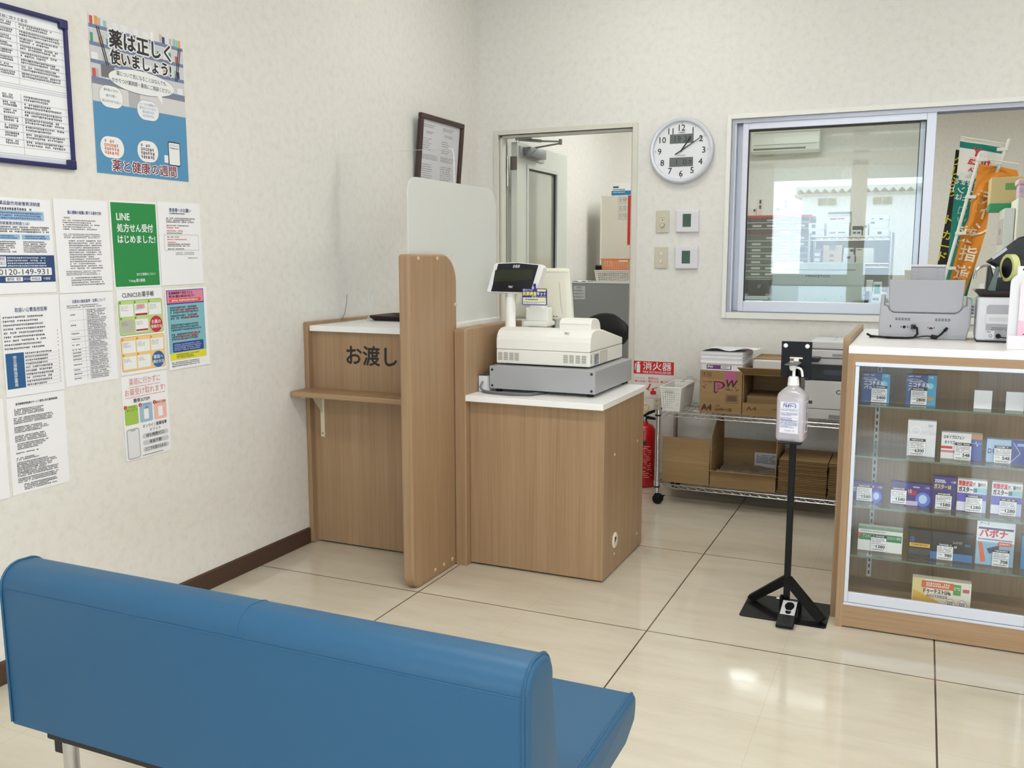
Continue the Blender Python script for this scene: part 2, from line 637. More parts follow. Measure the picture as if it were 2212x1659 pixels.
m = MB(); m.box(-3, 10, -11.8, FRONT - 0.1, 2.62, 2.8, C(226, 224, 214, 0.8))  # canopy outside the shop front; its soffit shows mirrored in the inner window
m.build('canopy_1', kind='structure', loc=(3, -9, 2.62))
# white house across the car park with a corrugated roof edge
h = thing('house', 'white house with a corrugated roof edge mirrored in the inner window', 'house', (0.6, -20.5, -0.1))
m = MB(); m.box(-0.5, 12.0, -26, -20, -0.1, 2.93, C(242, 244, 248, 0.8))
m.build('house_wall', h)
m = MB()
zig = [(12.2, 3.09), (-0.62, 3.09)]
for i in range(129):
    zig.append((-0.62 + i * 0.1, 2.93 if i % 2 == 0 else 3.03))
m.prism(zig, 'y', -25.9, -19.7, C(214, 216, 214, 0.6))
m.box(-0.7, 12.2, -25.9, -19.98, 2.85, 2.93, C(196, 198, 196, 0.6))
m.build('roof', h)
for x in (-0.12, 1.2, 4.6):
    m = MB()
    m.box(x, x + 0.48, -20, -19.97, 2.60, 2.82, C(222, 224, 222, 0.5))
    m.box(x + 0.02, x + 0.23, -19.97, -19.965, 2.62, 2.80, C(96, 100, 96, 0.3))
    m.box(x + 0.25, x + 0.46, -19.97, -19.965, 2.62, 2.80, C(96, 100, 96, 0.3))
    m.build('house_window', h)

# ---------------------------------------------------------------- ceiling lamps
def ceiling_lamp(x, y, watts, where, col=(1.0, 0.985, 0.955), fill_watts=0):
    t = thing('ceiling_light', 'white flat ceiling light panel ' + where, 'ceiling light', (x, y, CEIL), 'ceiling light panels')
    m = MB(); m.box(x - 0.62, x + 0.62, y - 0.15, y + 0.15, CEIL - 0.035, CEIL, C(240, 240, 240, 0.4), 0.006)
    m.build('housing', t)
    m = MB(); m.box(x - 0.59, x + 0.59, y - 0.12, y + 0.12, CEIL - 0.038, CEIL - 0.034, C(255, 252, 244, 0.4, 0, 0.5, 1.2))
    m.build('diffuser', t)
    a = bpy.data.lights.new('lamp', 'AREA')
    a.shape = 'RECTANGLE'; a.size = 1.18; a.size_y = 0.24
    a.energy = watts
    a.color = col
    o = bpy.data.objects.new('lamp', a)
    COL.objects.link(o)
    o.parent = t
    o.location = (0, 0, -0.045)
    if fill_watts:
        g = bpy.data.lights.new('wall_fill', 'POINT')  # bare point light added below the panel to brighten the upper walls
        g.energy = fill_watts
        g.color = col
        g.shadow_soft_size = 0.12
        o = bpy.data.objects.new('wall_fill', g)
        COL.objects.link(o)
        o.parent = t
        o.location = (0, 0, -0.19)
for x, y, k in ((1.9, -3.4, 1.0), (4.4, -3.4, 1.0), (1.9, -5.4, 1.0), (4.4, -5.4, 1.0)):
    ceiling_lamp(x, y, CEIL_W * k, 'over the waiting room, out of the picture')
for x, y, k in ((1.5, 1.5, 1.15), (4.2, 2.2, 0.45), (1.3, 4.0, 0.9), (4.0, 4.0, 0.35)):
    ceiling_lamp(x, y, BACK_W * k, 'over the room behind the wall, out of the picture', (0.97, 1.0, 0.96))

for x, y in ((1.2, -1.05), (3.9, -1.05)):
    ceiling_lamp(x, y, 2.0, 'over the waiting room, out of the picture', fill_watts=7.5)
# daylight coming through the shop front
for a, b in FX:
    q = bpy.data.lights.new('sky_portal', 'AREA')
    q.shape = 'RECTANGLE'; q.size = b - a; q.size_y = 2.64
    q.cycles.is_portal = True
    o = bpy.data.objects.new('sky_portal', q)
    COL.objects.link(o)
    o.location = ((a + b) / 2, FRONT - 0.02, 1.43)
    o.rotation_euler = (math.radians(90), 0, 0)

# ---------------------------------------------------------------- door
FRAMEC = C(218, 215, 204, 0.5)
d = thing('door_1', None, None, (0.55, 0.06, 0.0), kind='structure')
m = MB()
m.box(0.114, DX0, -0.012, 0.135, 0.0, 2.036, FRAMEC, 0.002)
m.box(DX1, 1.0, -0.012, 0.135, 0.0, 2.036, FRAMEC, 0.002)
m.box(DX0, DX1, -0.012, 0.135, DZ, 2.036, FRAMEC, 0.002)
m.box(DX0, DX0 + 0.014, 0.02, 0.075, 0.0, DZ, FRAMEC, 0.002)
m.box(DX1 - 0.014, DX1, 0.02, 0.075, 0.0, DZ, FRAMEC, 0.002)
m.box(DX0, DX1, 0.02, 0.075, DZ - 0.014, DZ, FRAMEC, 0.002)
m.build('door_frame', d)
LEAFC = C(210, 214, 206, 0.45)
m = MB()
x0, x1, y0, y1 = 0.162, 0.200, 0.14, 1.0
gy0, gy1, gz0, gz1 = 0.315, 0.80, 0.35, 1.842
m.box(x0, x1, y0, gy0, 0.012, 1.985, LEAFC)
m.box(x0, x1, gy1, y1, 0.012, 1.985, LEAFC)
m.box(x0, x1, gy0, gy1, 0.012, gz0, LEAFC)
m.box(x0, x1, gy0, gy1, gz1, 1.985, LEAFC)
for a in ((gy0 - 0.028, gy1 + 0.028, gz1, gz1 + 0.028), (gy0 - 0.028, gy1 + 0.028, gz0 - 0.028, gz0), (gy0 - 0.028, gy0, gz0, gz1), (gy1, gy1 + 0.028, gz0, gz1)):
    m.box(x1, x1 + 0.006, a[0], a[1], a[2], a[3], C(206, 210, 206, 0.4), 0.002)
m.box(x0 + 0.008, x1 - 0.006, gy1 - 0.006, gy1 - 0.001, gz0, gz1, C(60, 60, 60, 0.5))
m.box(x0 + 0.008, x1 - 0.006, gy0, gy1, gz1 - 0.006, gz1 - 0.001, C(60, 60, 60, 0.5))
m.build('door_leaf', d)
m = MB(); m.box(0.178, 0.184, gy0, gy1, gz0, gz1, glass('door_glass', (0.90, 0.93, 0.90), 0.08, 0.12, (0.25, (214, 212, 204))))
m.build('door_pane', d)
m = MB()
m.cyl((0.152, 0.105, 1.72), (0.152, 0.105, 1.815), 0.0075, CHROME)
m.cyl((0.152, 0.105, 1.817), (0.152, 0.105, 1.90), 0.0068, CHROME)
m.box(0.156, 0.20, 0.1365, 0.140, 1.82, 1.90, C(120, 114, 100, 0.4, 0.6))
m.build('hinge', d)
CG = C(140, 142, 144, 0.4, 0.3)
m = MB()
m.box(0.2, 0.208, 0.17, 0.56, 1.895, 1.965, C(176, 178, 176, 0.4))
m.box(0.208, 0.258, 0.22, 0.47, 1.908, 1.963, CG, 0.002)
for dy in (0.0, 0.02, 0.035):
    m.cyl((0.225 + dy * 0.4, 0.2195, 1.92 + dy), (0.225 + dy * 0.4, 0.2185, 1.92 + dy), 0.003, BLACK, n=8)
m.build('closer_body', d)
m = MB()
A = Vector((0.242, 0.055, 1.982)); E = Vector((0.446, 0.232, 1.985)); B = Vector((0.226, 0.36, 1.972))
m.cyl(A, A + Vector((0, 0, 0.02)), 0.015, CG)
m.cyl(A + Vector((0, 0, -0.012)), A, 0.008, CHROME)
m.box(0.235, 0.33, 0.048, 0.066, 1.988, 1.9955, CG, 0.002)
m.tube([A + Vector((0, 0, 0.006)), A.lerp(E, 0.55)], 0.009, CG)
m.tube([A.lerp(E, 0.5), E], 0.0055, CG)
m.tube([B, E + Vector((0, 0, -0.010))], 0.0055, CG)
m.cyl(E + Vector((0, 0, -0.018)), E + Vector((0, 0, 0.014)), 0.010, CG)
m.build('closer_arm', d)

# ---------------------------------------------------------------- window to the dispensing room
w = thing('window_1', None, None, (2.46, 0.05, WZ0), kind='structure')
CAS = C(236, 236, 230, 0.45)
m = MB()
m.box(1.492, WX0, -0.014, 0.12, 0.962, 2.045, CAS, 0.002)
m.box(WX1, WX1 + 0.024, -0.014, 0.12, 0.962, 2.045, CAS, 0.002)
m.box(WX0, WX1, -0.014, 0.12, WZ1, 2.045, CAS, 0.002)
m.box(WX0, WX1, -0.018, 0.12, 0.962, WZ0, CAS, 0.002)
m.build('window_frame', w)
m = MB()
TG = C(176, 178, 190, 0.35, 0.4)
for a, b in ((0.004, 0.010), (0.048, 0.056), (0.098, 0.106)):
    m.box(WX0, WX1, a, b, WZ1 - 0.022, WZ1, TG)
    m.box(WX0, WX1, a, b, WZ0, WZ0 + 0.004, TG)
    m.box(WX0, WX0 + 0.016, a, b, WZ0 + 0.004, WZ1 - 0.022, TG)
    m.box(WX1 - 0.016, WX1, a, b, WZ0 + 0.004, WZ1 - 0.022, TG)
m.box(WX0 + 0.016, WX0 + 0.024, 0.010, 0.056, WZ0, WZ1 - 0.018, ALU)
m.build('track', w)
def sash(x0, x1, y0, y1, ls, rs, tr, br):
    f = MB()
    z0, z1 = WZ0 + 0.0045, WZ1 - 0.018
    f.box(x0, x0 + ls, y0, y1, z0, z1, ALU, 0.002)
    f.box(x1 - rs, x1, y0, y1, z0, z1, ALU, 0.002)
    f.box(x0 + ls, x1 - rs, y0 + .001, y1 - .001, z1 - tr, z1, ALU, 0.002)
    f.box(x0 + ls, x1 - rs, y0 + .001, y1 - .001, z0, z0 + br, ALU, 0.002)
    t = 0.004
    for q in ((x0 + ls, x1 - rs, z1 - tr - t, z1 - tr), (x0 + ls, x0 + ls + t, z0 + br, z1 - tr - t), (x1 - rs - t, x1 - rs, z0 + br, z1 - tr - t)):
        f.box(q[0], q[1], y0 + 0.004, y1 - 0.004, q[2], q[3], C(46, 44, 42, 0.6))
    o = f.build('sash', w)
    g = MB(); g.box(x0 + ls, x1 - rs, (y0 + y1) / 2 - 0.0025, (y0 + y1) / 2 + 0.0025, z0 + br, z1 - tr, GLASS)
    g.build('pane', o)
sash(1.573, 2.512, 0.013, 0.045, 0.030, 0.044, 0.038, 0.057)
sash(1.533, 2.484, 0.060, 0.092, 0.050, 0.044, 0.038, 0.057)

# ================================================================ left wall: notices
EX, EY, EZ = Vector((1, 0, 0)), Vector((0, 1, 0)), Vector((0, 0, 1))
NAVY = C(44, 66, 130, 0.7)
RED = C(206, 58, 62, 0.7)

SHEETS = [0]
def sheet(name, label, cat, y0, z1, w, h, tilt=0.0, paper=PAPER, thick=0.0006, group='notices pinned to the left wall', flare=0.0):
    """a sheet hung on the left wall; returns its builder and printer (x right, y down, metres)"""
    m = MB()
    xo = 0.0008 + 0.0005 * (SHEETS[0] % 3)
    SHEETS[0] += 1
    m.box(xo, xo + thick, y0, y0 + w, z1 - h, z1, paper)
    p = PR(m, (xo + thick, y0, z1), EY, -EZ)
    def done():
        if tilt:
            m.rot(0, tilt, 'X', (0, y0, z1))
        m.build(name, None, label, cat, group)
    return p, done

A4W, A4H = 0.21, 0.297

# -- big poster
WP = C(236, 238, 240, 0.7)
p, done = sheet('poster', 'large blue and white medicine week poster with big black headline', 'poster', -2.826, 2.068, 0.412, 0.501, 0.0, C(206, 208, 212, 0.6))
Wd, Hd = 0.412, 0.501
BL = C(84, 146, 190, 0.6)
SH = C(120, 132, 168, 0.7)
p.rect(0, 0, Wd, 0.045, C(226, 224, 226, 0.6))
for i, (y, hh) in enumerate(((0.030, 0.012), (0.085, 0.012), (0.140, 0.012), (0.195, 0.012))):
    p.rect(0, y, Wd, hh, SH, 2)
R = random.Random(4)
cols = [C(206, 84, 80), C(226, 160, 70), C(74, 150, 124), C(50, 62, 120), C(240, 240, 240), C(150, 196, 186), C(190, 180, 176)]
for y in (0.030, 0.085, 0.140, 0.195):
    x = 0.004
    while x < Wd - 0.02:
        q = R.random()
        if q < 0.55:
            k = R.choice((1, 2, 3))
            for _ in range(k):
                ww = R.uniform(0.009, 0.014)
                hh = R.uniform(0.020, 0.030)
                if x + ww < Wd - 0.003 and y - hh > 0.001:
                    p.rect(x, y - hh, ww, hh, R.choice(cols), 2)
                x += ww + 0.001
        else:
            ww = R.uniform(0.018, 0.034)
            if x + ww < Wd - 0.003:
                p.rect(x, y - 0.022, ww, 0.022, C(232, 232, 236), 2)
            x += ww
        x += R.uniform(0.004, 0.03)
p.rect(0.04, 0.150, 0.055, 0.04, C(112, 112, 116), 3)
p.rect(0, 0.205, Wd, 0.012, C(130, 134, 142), 1)
p.rect(0, 0.217, Wd, 0.055, C(214, 212, 214), 1)
p.rect(0.15, 0.217, 0.05, 0.055, C(176, 176, 184), 2)
p.rect(0, 0.272, Wd, Hd - 0.272, BL, 2)
for t, x, y, h, w in (('薬は正しく', 0.078, 0.030, 0.062, 0.275), ('使いましょう!', 0.078, 0.094, 0.050, 0.274)):
    p.text(t, x, y, h, WP, 4, w=w, bold=0.14)
    p.text(t, x + 0.002, y, h, C(30, 26, 32), 5, w=w - 0.004, bold=0.045)
for xa, xb in ((0.030, 0.064), (0.400, 0.378)):
    for k in (0, 0.008):
        p.seg(xa + (k if xa < 0.2 else -k), 0.035, xb + (k if xa < 0.2 else -k), 0.150, 0.0036, C(30, 26, 32), 5)
p.ell(0.215, 0.183, 0.148, 0.040, C(70, 70, 78), 3, 44)
p.ell(0.215, 0.183, 0.1465, 0.0385, WP, 4, 44)
p.poly([(0.275, 0.212), (0.30, 0.212), (0.302, 0.243)], WP, 4)
p.text('薬について気になることはなんでも、', 0.215, 0.160, 0.0165, INK, 5, w=0.225, al='c', bold=0.01)
p.text('かかりつけ薬剤師・薬局にご相談ください。', 0.215, 0.184, 0.0165, INK, 5, w=0.265, al='c', bold=0.01)
for cx, cy, rx, ry, col, rows in ((0.075, 0.250, 0.050, 0.036, C(96, 100, 90), ('薬を飲んでから', '調子が悪い', '飲むのをやめても良い?')),
                                  (0.233, 0.272, 0.050, 0.034, C(86, 110, 180), ('いくつもの病院から', '薬をもらっているけど', '飲み合わせは', '大丈夫かな?')),
                                  (0.068, 0.414, 0.050, 0.036, C(208, 120, 90), None), (0.222, 0.412, 0.048, 0.037, C(96, 80, 90), None)):
    p.rrect(cx - rx, cy - ry, rx * 2, ry * 2, ry * 0.95, C(96, 100, 108), 3)
    p.rrect(cx - rx + 0.001, cy - ry + 0.001, rx * 2 - 0.002, ry * 2 - 0.002, ry * 0.92, WP, 4)
    if rows:
        for i, t in enumerate(rows):
            p.text(t, cx, cy - ry * 0.72 + i * ry * 1.5 / len(rows), 0.010, col, 5, al='c', w=min(0.076, 0.0085 * len(t)))
    else:
        p.bars(cx - rx * 0.65, cy - ry * 0.7, rx * 1.3, ry * 1.4, 4, col, 5, 7, 0.95, 0.6)
p.rrect(0.318, 0.366, 0.058, 0.085, 0.006, C(40, 30, 40), 3)
p.rrect(0.321, 0.370, 0.052, 0.077, 0.004, WP, 4)
p.text('パンフレット', 0.347, 0.374, 0.010, INK, 5, w=0.044, al='c')
p.bars(0.326, 0.386, 0.042, 0.006, 1, INK, 5, 5, 1.0)
p.rrect(0.298, 0.416, 0.018, 0.026, 0.002, WP, 3)
p.text('薬と健康の週間', 0.208, 0.452, 0.040, C(236, 240, 244), 3, w=0.292, al='c', bold=0.10)
p.text('薬と健康の週間', 0.208, 0.452, 0.040, C(120, 26, 44), 4, w=0.288, al='c', bold=0.022)
done()

# -- framed notice board at the picture's left edge
t = thing('notice_board', 'navy framed notice board holding two ruled white tables', 'notice board', (0.0, -3.12, 1.568))
FRN = C(34, 36, 92, 0.35)
y0, y1, z0, z1 = -3.50, -2.918, 1.566, 2.022
m = MB()
for a in ((y0, y1, z1 - 0.014, z1), (y0, y1, z0, z0 + 0.014), (y0, y0 + 0.012, z0 + 0.014, z1 - 0.014), (y1 - 0.012, y1, z0 + 0.014, z1 - 0.014)):
    m.box(0.0, 0.016, a[0], a[1], a[2], a[3], FRN, 0.003)
for zc in (z0, z1 - 0.03):
    m.box(0.0, 0.018, y1 - 0.03, y1 + 0.001, zc, zc + 0.03, FRN, 0.004)
m.build('frame', t)
m = MB()
m.box(0.001, 0.006, y0 + 0.012, y1 - 0.012, z0 + 0.014, z1 - 0.014, C(214, 218, 230, 0.35))
for k, (zt, zb) in enumerate(((1.998, 1.795), (1.790, 1.592))):
    p = PR(m, (0.006, -3.43, zt), EY, -EZ)
    hh, ww = zt - zb, 0.505
    p.rect(0, 0, ww, hh, C(240, 241, 246, 0.7), 1)
    rows = 9 if k == 0 else 8
    p.frame(0.004, 0.018 if k == 0 else 0.003, ww - 0.008, hh - (0.022 if k == 0 else 0.006), 0.0009, GREYINK, 2)
    for i in range(1, rows):
        y = 0.018 + (hh - 0.022) * i / rows
        p.rect(0.004, y, ww - 0.008, 0.0008, GREYINK, 2)
        p.bars(0.275, y - hh / rows * 0.8, 0.055, hh / rows * 0.6, 2, INK, 2, i + k * 20, 0.8, 0.6)
        p.bars(0.345, y - hh / rows * 0.85, 0.15, hh / rows * 0.7, 2, INK, 2, i * 3 + k, 0.9, 0.55)
    p.rect(0.335, 0.018, 0.0008, hh - 0.022, GREYINK, 2)
    if k == 0:
        p.text('業務に関する事項', 0.28, 0.004, 0.012, INK, 2)
m.build('ruled_sheets', t)

# -- row 1
p, done = sheet('notice_paper', 'relief system notice with navy block and phone number 0120-149-931', 'notice', -3.226, 1.467, 0.213, 0.285)
p.text('医薬品副作用被害救済制度', 0.1, 0.010, 0.013, NAVY, 2, w=0.150, al='c', bold=0.015)
p.bars(0.0, 0.028, 0.175, 0.010, 1, INK, 2, 3, 0.98, 0.7)
p.rect(0.0, 0.038, 0.186, 0.028, C(160, 194, 224), 1)
p.bars(0.005, 0.041, 0.176, 0.023, 3, NAVY, 2, 5, 0.98, 0.5)
p.text('副作用被害救済制度とは?', 0.01, 0.070, 0.011, NAVY, 2, bold=0.01)
p.bars(0.0, 0.083, 0.2, 0.020, 3, INK, 2, 8, 1.0, 0.55)
for x in (0.0, 0.104):
    p.rect(x, 0.108, 0.098, 0.015, C(150, 188, 222), 1)
    p.bars(x + 0.012, 0.110, 0.08, 0.012, 2, NAVY, 2, int(x * 100) + 3, 0.95)
    p.bars(x + 0.004, 0.127, 0.082, 0.036, 6, INK, 2, int(x * 90) + 6, 0.95, 0.5)
p.rect(0.0, 0.170, 0.213, 0.082, C(44, 74, 120), 1)
p.rect(0.004, 0.174, 0.042, 0.030, WP, 2)
p.text('救済制度', 0.008, 0.175, 0.011, NAVY, 3, w=0.034)
p.text('相談窓口', 0.008, 0.189, 0.011, NAVY, 3, w=0.034)
p.bars(0.050, 0.174, 0.150, 0.032, 4, WP, 2, 11, 0.9, 0.4)
p.rrect(0.006, 0.208, 0.195, 0.023, 0.003, WP, 2)
p.text('0120-149-931', 0.104, 0.207, 0.025, C(50, 56, 70), 3, w=0.168, al='c')
p.text('副作用　救済', 0.068, 0.236, 0.011, INK, 4, al='c', w=0.045)
p.rrect(0.040, 0.235, 0.058, 0.013, 0.002, WP, 2)
p.rrect(0.124, 0.235, 0.038, 0.013, 0.002, WP, 2)
p.text('または', 0.102, 0.237, 0.008, WP, 3)
p.text('PMDA', 0.143, 0.236, 0.011, INK, 4, al='c')
p.text('で検索', 0.168, 0.237, 0.009, WP, 3)
done()

p, done = sheet('notice_paper', 'white privacy policy sheet of small print beside the green poster', 'notice', -3.004, 1.474, A4W, A4H, 0.01)
p.text('個人情報の保護に関する基本方針', 0.050, 0.036, 0.012, NAVY, 2, w=0.132, bold=0.02)
p.text('1. 取得目的', 0.030, 0.056, 0.006, INK, 2)
p.bars(0.030, 0.064, 0.145, 0.034, 5, INK, 2, 21, 0.98, 0.42)
p.bars(0.030, 0.108, 0.148, 0.016, 3, INK, 2, 22, 0.98, 0.42)
p.bars(0.047, 0.128, 0.13, 0.095, 13, INK, 2, 23, 0.98, 0.42)
p.bars(0.030, 0.226, 0.15, 0.016, 3, INK, 2, 24, 0.9, 0.42)
p.bars(0.047, 0.246, 0.13, 0.030, 4, INK, 2, 25, 0.98, 0.42)
done()

GR = C(36, 138, 72, 0.6)
p, done = sheet('poster', 'green poster with white headline about prescriptions accepted by chat', 'poster', -2.787, 1.480, A4W, A4H - 0.002, 0.012)
p.rect(0.006, 0.006, 0.198, 0.283, GR, 1)
p.text('LINE', 0.028, 0.036, 0.033, WP, 2, w=0.056, bold=0.03)
p.text('処方せん受付', 0.028, 0.076, 0.030, WP, 2, w=0.158, bold=0.03)
p.text('はじめました!', 0.028, 0.114, 0.030, WP, 2, w=0.165, bold=0.03)
p.text('友だち登録はこちら↑', 0.100, 0.244, 0.010, WP, 2, w=0.085, bold=0.02)
p.text('V-drug 豊川薬局', 0.100, 0.264, 0.012, WP, 2, w=0.072, al='c', bold=0.02)
done()

p, done = sheet('notice_paper', 'white request sheet with red phrases right of the green poster', 'notice', -2.574, 1.487, A4W, A4H, 0.014)
p.text('患者様へのお願い', 0.055, 0.020, 0.016, NAVY, 2, w=0.108, bold=0.02)
p.bars(0.055, 0.037, 0.105, 0.006, 1, NAVY, 2, 31, 1.0, 0.6)
for y, col, n, w in ((0.054, INK, 3, 0.15), (0.080, INK, 1, 0.13), (0.088, RED, 1, 0.062), (0.099, RED, 1, 0.082), (0.107, INK, 1, 0.09)):
    p.bars(0.038, y, w, n * 0.0065, n, col, 2, int(y * 1000), 0.98, 0.5)
p.frame(0.022, 0.116, 0.172, 0.056, 0.0008, GREYINK, 2)
for y, col, n, w in ((0.121, INK, 1, 0.07), (0.130, RED, 1, 0.10), (0.140, RED, 1, 0.045), (0.147, INK, 2, 0.12), (0.164, INK, 1, 0.105)):
    p.bars(0.038, y, w, n * 0.0062, n, col, 2, int(y * 1000), 0.98, 0.5)
p.bars(0.075, 0.178, 0.10, 0.012, 2, GREYINK, 2, 37, 0.98, 0.4)
p.bars(0.135, 0.198, 0.05, 0.005, 1, GREYINK, 2, 38, 0.98, 0.5)
done()

# -- row 2
p, done = sheet('notice_paper', 'white list of publicly funded care with a tall blue block', 'notice', -3.212, 1.174, 0.205, 0.302)
p.text('取扱い公費負担医療', 0.048, 0.034, 0.015, NAVY, 2, w=0.112, bold=0.01)
for i in range(9):
    p.bars(0.006, 0.058 + i * 0.0118, 0.15, 0.008, 1, INK, 2, 50 + i, 0.95, 0.5)
    if i > 3:
        p.ell(0.192, 0.064 + i * 0.0118, 0.0015, 0.0015, INK, 2, 8)
p.rect(0.006, 0.170, 0.062, 0.108, C(44, 96, 146), 1)
p.vtext('労災保険指定薬局', 0.036, 0.178, 0.0125, 0.0118, WP, 2, bold=0.01)
for i in range(10):
    p.bars(0.072, 0.170 + i * 0.0108, 0.098, 0.008, 1, INK, 2, 70 + i, 0.95, 0.5)
    p.rect(0.072, 0.1795 + i * 0.0108, 0.125, 0.0004, GREYINK, 2)
    p.ell(0.192, 0.175 + i * 0.0108, 0.0015, 0.0015, INK, 2, 8)
done()

p, done = sheet('notice_paper', 'white table of facility standards below the privacy sheet', 'notice', -3.003, 1.1745, A4W, 0.297, 0.012)
p.text('当薬局の施設基準・加算について', 0.046, 0.020, 0.012, NAVY, 2, w=0.132, bold=0.01)
p.bars(0.024, 0.036, 0.15, 0.012, 2, INK, 2, 80, 0.95, 0.45)
y = 0.052
for i, hh in enumerate((0.034, 0.034, 0.020, 0.016, 0.022, 0.010, 0.010, 0.010, 0.012, 0.022, 0.012, 0.014, 0.016)):
    p.rect(0.03, y, 0.155, 0.0005, GREYINK, 2)
    p.bars(0.034, y + hh / 2 - 0.004, 0.040, 0.006, 1, INK, 2, 90 + i, 0.8, 0.5)
    p.bars(0.100, y + 0.001, 0.075, hh - 0.002, max(2, int(hh / 0.005)), INK, 2, 110 + i, 0.98, 0.5)
    y += hh
p.rect(0.085, 0.052, 0.0005, y - 0.052, GREYINK, 2)
p.rect(0.097, 0.052, 0.0005, y - 0.052, GREYINK, 2)
done()

LG, LO = C(190, 214, 140), C(240, 206, 140)
p, done = sheet('poster', 'medicine notebook app poster with green and orange step panels', 'poster', -2.778, 1.184, 0.206, 0.297, 0.012)
p.text('CLINICSお薬手帳', 0.095, 0.012, 0.021, INK, 2, w=0.142, al='c', bold=0.012)
for y, ed, fillc, badge, lab in ((0.040, C(98, 158, 64), LG, C(196, 52, 70), ('お薬の', '登録方法')), (0.166, C(224, 150, 60), LO, C(52, 104, 164), ('薬局へ', '開示方法'))):
    p.rrect(0.004, y, 0.198, 0.120, 0.008, ed, 1)
    p.rrect(0.0055, y + 0.0015, 0.195, 0.117, 0.007, fillc, 2)
    for i in range(3):
        p.rect(0.010 + i * 0.064, y + 0.014, 0.058, 0.042, WP, 3)
        p.ell(0.012 + i * 0.064, y + 0.008, 0.0045, 0.0045, ed, 4, 12)
        p.bars(0.014 + i * 0.064, y + 0.019, 0.045, 0.018, 4, GREYINK, 4, int(y * 1000) + i, 0.7, 0.35)
    for i in range(2):
        p.rect(0.010 + i * 0.064, y + 0.068, 0.058, 0.044, WP if (i or y > 0.1) else C(186, 190, 176), 3)
        p.ell(0.012 + i * 0.064, y + 0.062, 0.0045, 0.0045, ed, 4, 12)
        p.bars(0.014 + i * 0.064, y + 0.074, 0.042, 0.014, 3, GREYINK, 4, int(y * 1000) + i + 9, 0.7, 0.35)
    if y < 0.1:
        p.rect(0.076, y + 0.048, 0.054, 0.007, C(160, 40, 66), 4)
        p.rect(0.076, y + 0.103, 0.054, 0.006, C(160, 40, 66), 4)
        p.rect(0.084, y + 0.016, 0.036, 0.016, C(226, 170, 182), 4)
    p.ell(0.168, y + 0.090, 0.029, 0.029, badge, 5, 30)
    p.text(lab[0], 0.168, y + 0.074, 0.015, WP, 6, al='c', bold=0.02)
    p.text(lab[1], 0.168, y + 0.092, 0.013, WP, 6, al='c', w=0.050, bold=0.02)
done()

p, done = sheet('notice_paper', 'pink and turquoise disaster relief notice with yellow strip at its foot', 'notice', -2.560, 1.178, A4W, A4H, 0.014)
p.rect(0.006, 0.006, 0.188, 0.052, C(92, 64, 150), 1)
p.rect(0.009, 0.009, 0.182, 0.044, C(224, 140, 170), 2)
p.text('医療機関等で受診される', 0.018, 0.012, 0.011, C(80, 30, 60), 3, bold=0.03)
p.text('東日本大震災の被災者の皆さまへ', 0.018, 0.024, 0.011, C(80, 30, 60), 3, w=0.130, bold=0.03)
p.rrect(0.018, 0.038, 0.160, 0.012, 0.005, C(226, 90, 66), 3)
p.bars(0.030, 0.041, 0.136, 0.007, 1, WP, 4, 130, 1.0, 0.7)
p.rect(0.006, 0.058, 0.188, 0.180, C(132, 188, 200), 2)
for y, n, w in ((0.066, 3, 0.155), (0.096, 2, 0.15), (0.130, 3, 0.155), (0.164, 3, 0.15)):
    p.bars(0.020, y, w, n * 0.009, n, C(30, 40, 70), 3, int(y * 1000) + 1, 0.95, 0.7)
for x, y, w in ((0.052, 0.0755, 0.11), (0.09, 0.105, 0.06), (0.12, 0.165, 0.05), (0.05, 0.174, 0.10)):
    p.bars(x, y, w, 0.008, 1, RED, 4, int(y * 999), 0.98, 0.75)
p.rrect(0.022, 0.198, 0.158, 0.036, 0.005, C(52, 76, 150), 3)
p.bars(0.030, 0.203, 0.143, 0.027, 4, C(200, 210, 236), 4, 141, 0.95, 0.4)
p.rrect(0.008, 0.236, 0.184, 0.026, 0.003, C(226, 222, 60), 3)
p.bars(0.038, 0.240, 0.125, 0.018, 3, INK, 4, 143, 0.95, 0.5)
p.bars(0.014, 0.268, 0.16, 0.020, 3, INK, 3, 144, 0.9, 0.45)
done()

# -- row 3
p, done = sheet('notice_paper', 'lowest white sheet of dense black print under the public care list', 'notice', -3.214, 0.870, 0.204, 0.300)
p.text('居宅療養管理指導のサービス提供に係る重要事項等', 0.030, 0.018, 0.008, INK, 2, w=0.148, bold=0.02)
for y, n, w, x in ((0.036, 4, 0.105, 0.024), (0.062, 4, 0.145, 0.020), (0.090, 4, 0.145, 0.020), (0.118, 4, 0.11, 0.020), (0.142, 4, 0.11, 0.026), (0.170, 1, 0.08, 0.02), (0.186, 2, 0.08, 0.02), (0.200, 9, 0.15, 0.02), (0.250, 3, 0.145, 0.02), (0.270, 4, 0.12, 0.04)):
    p.bars(x, y, w, n * 0.0052, n, INK, 2, int(y * 1000), 0.98, 0.55)
done()

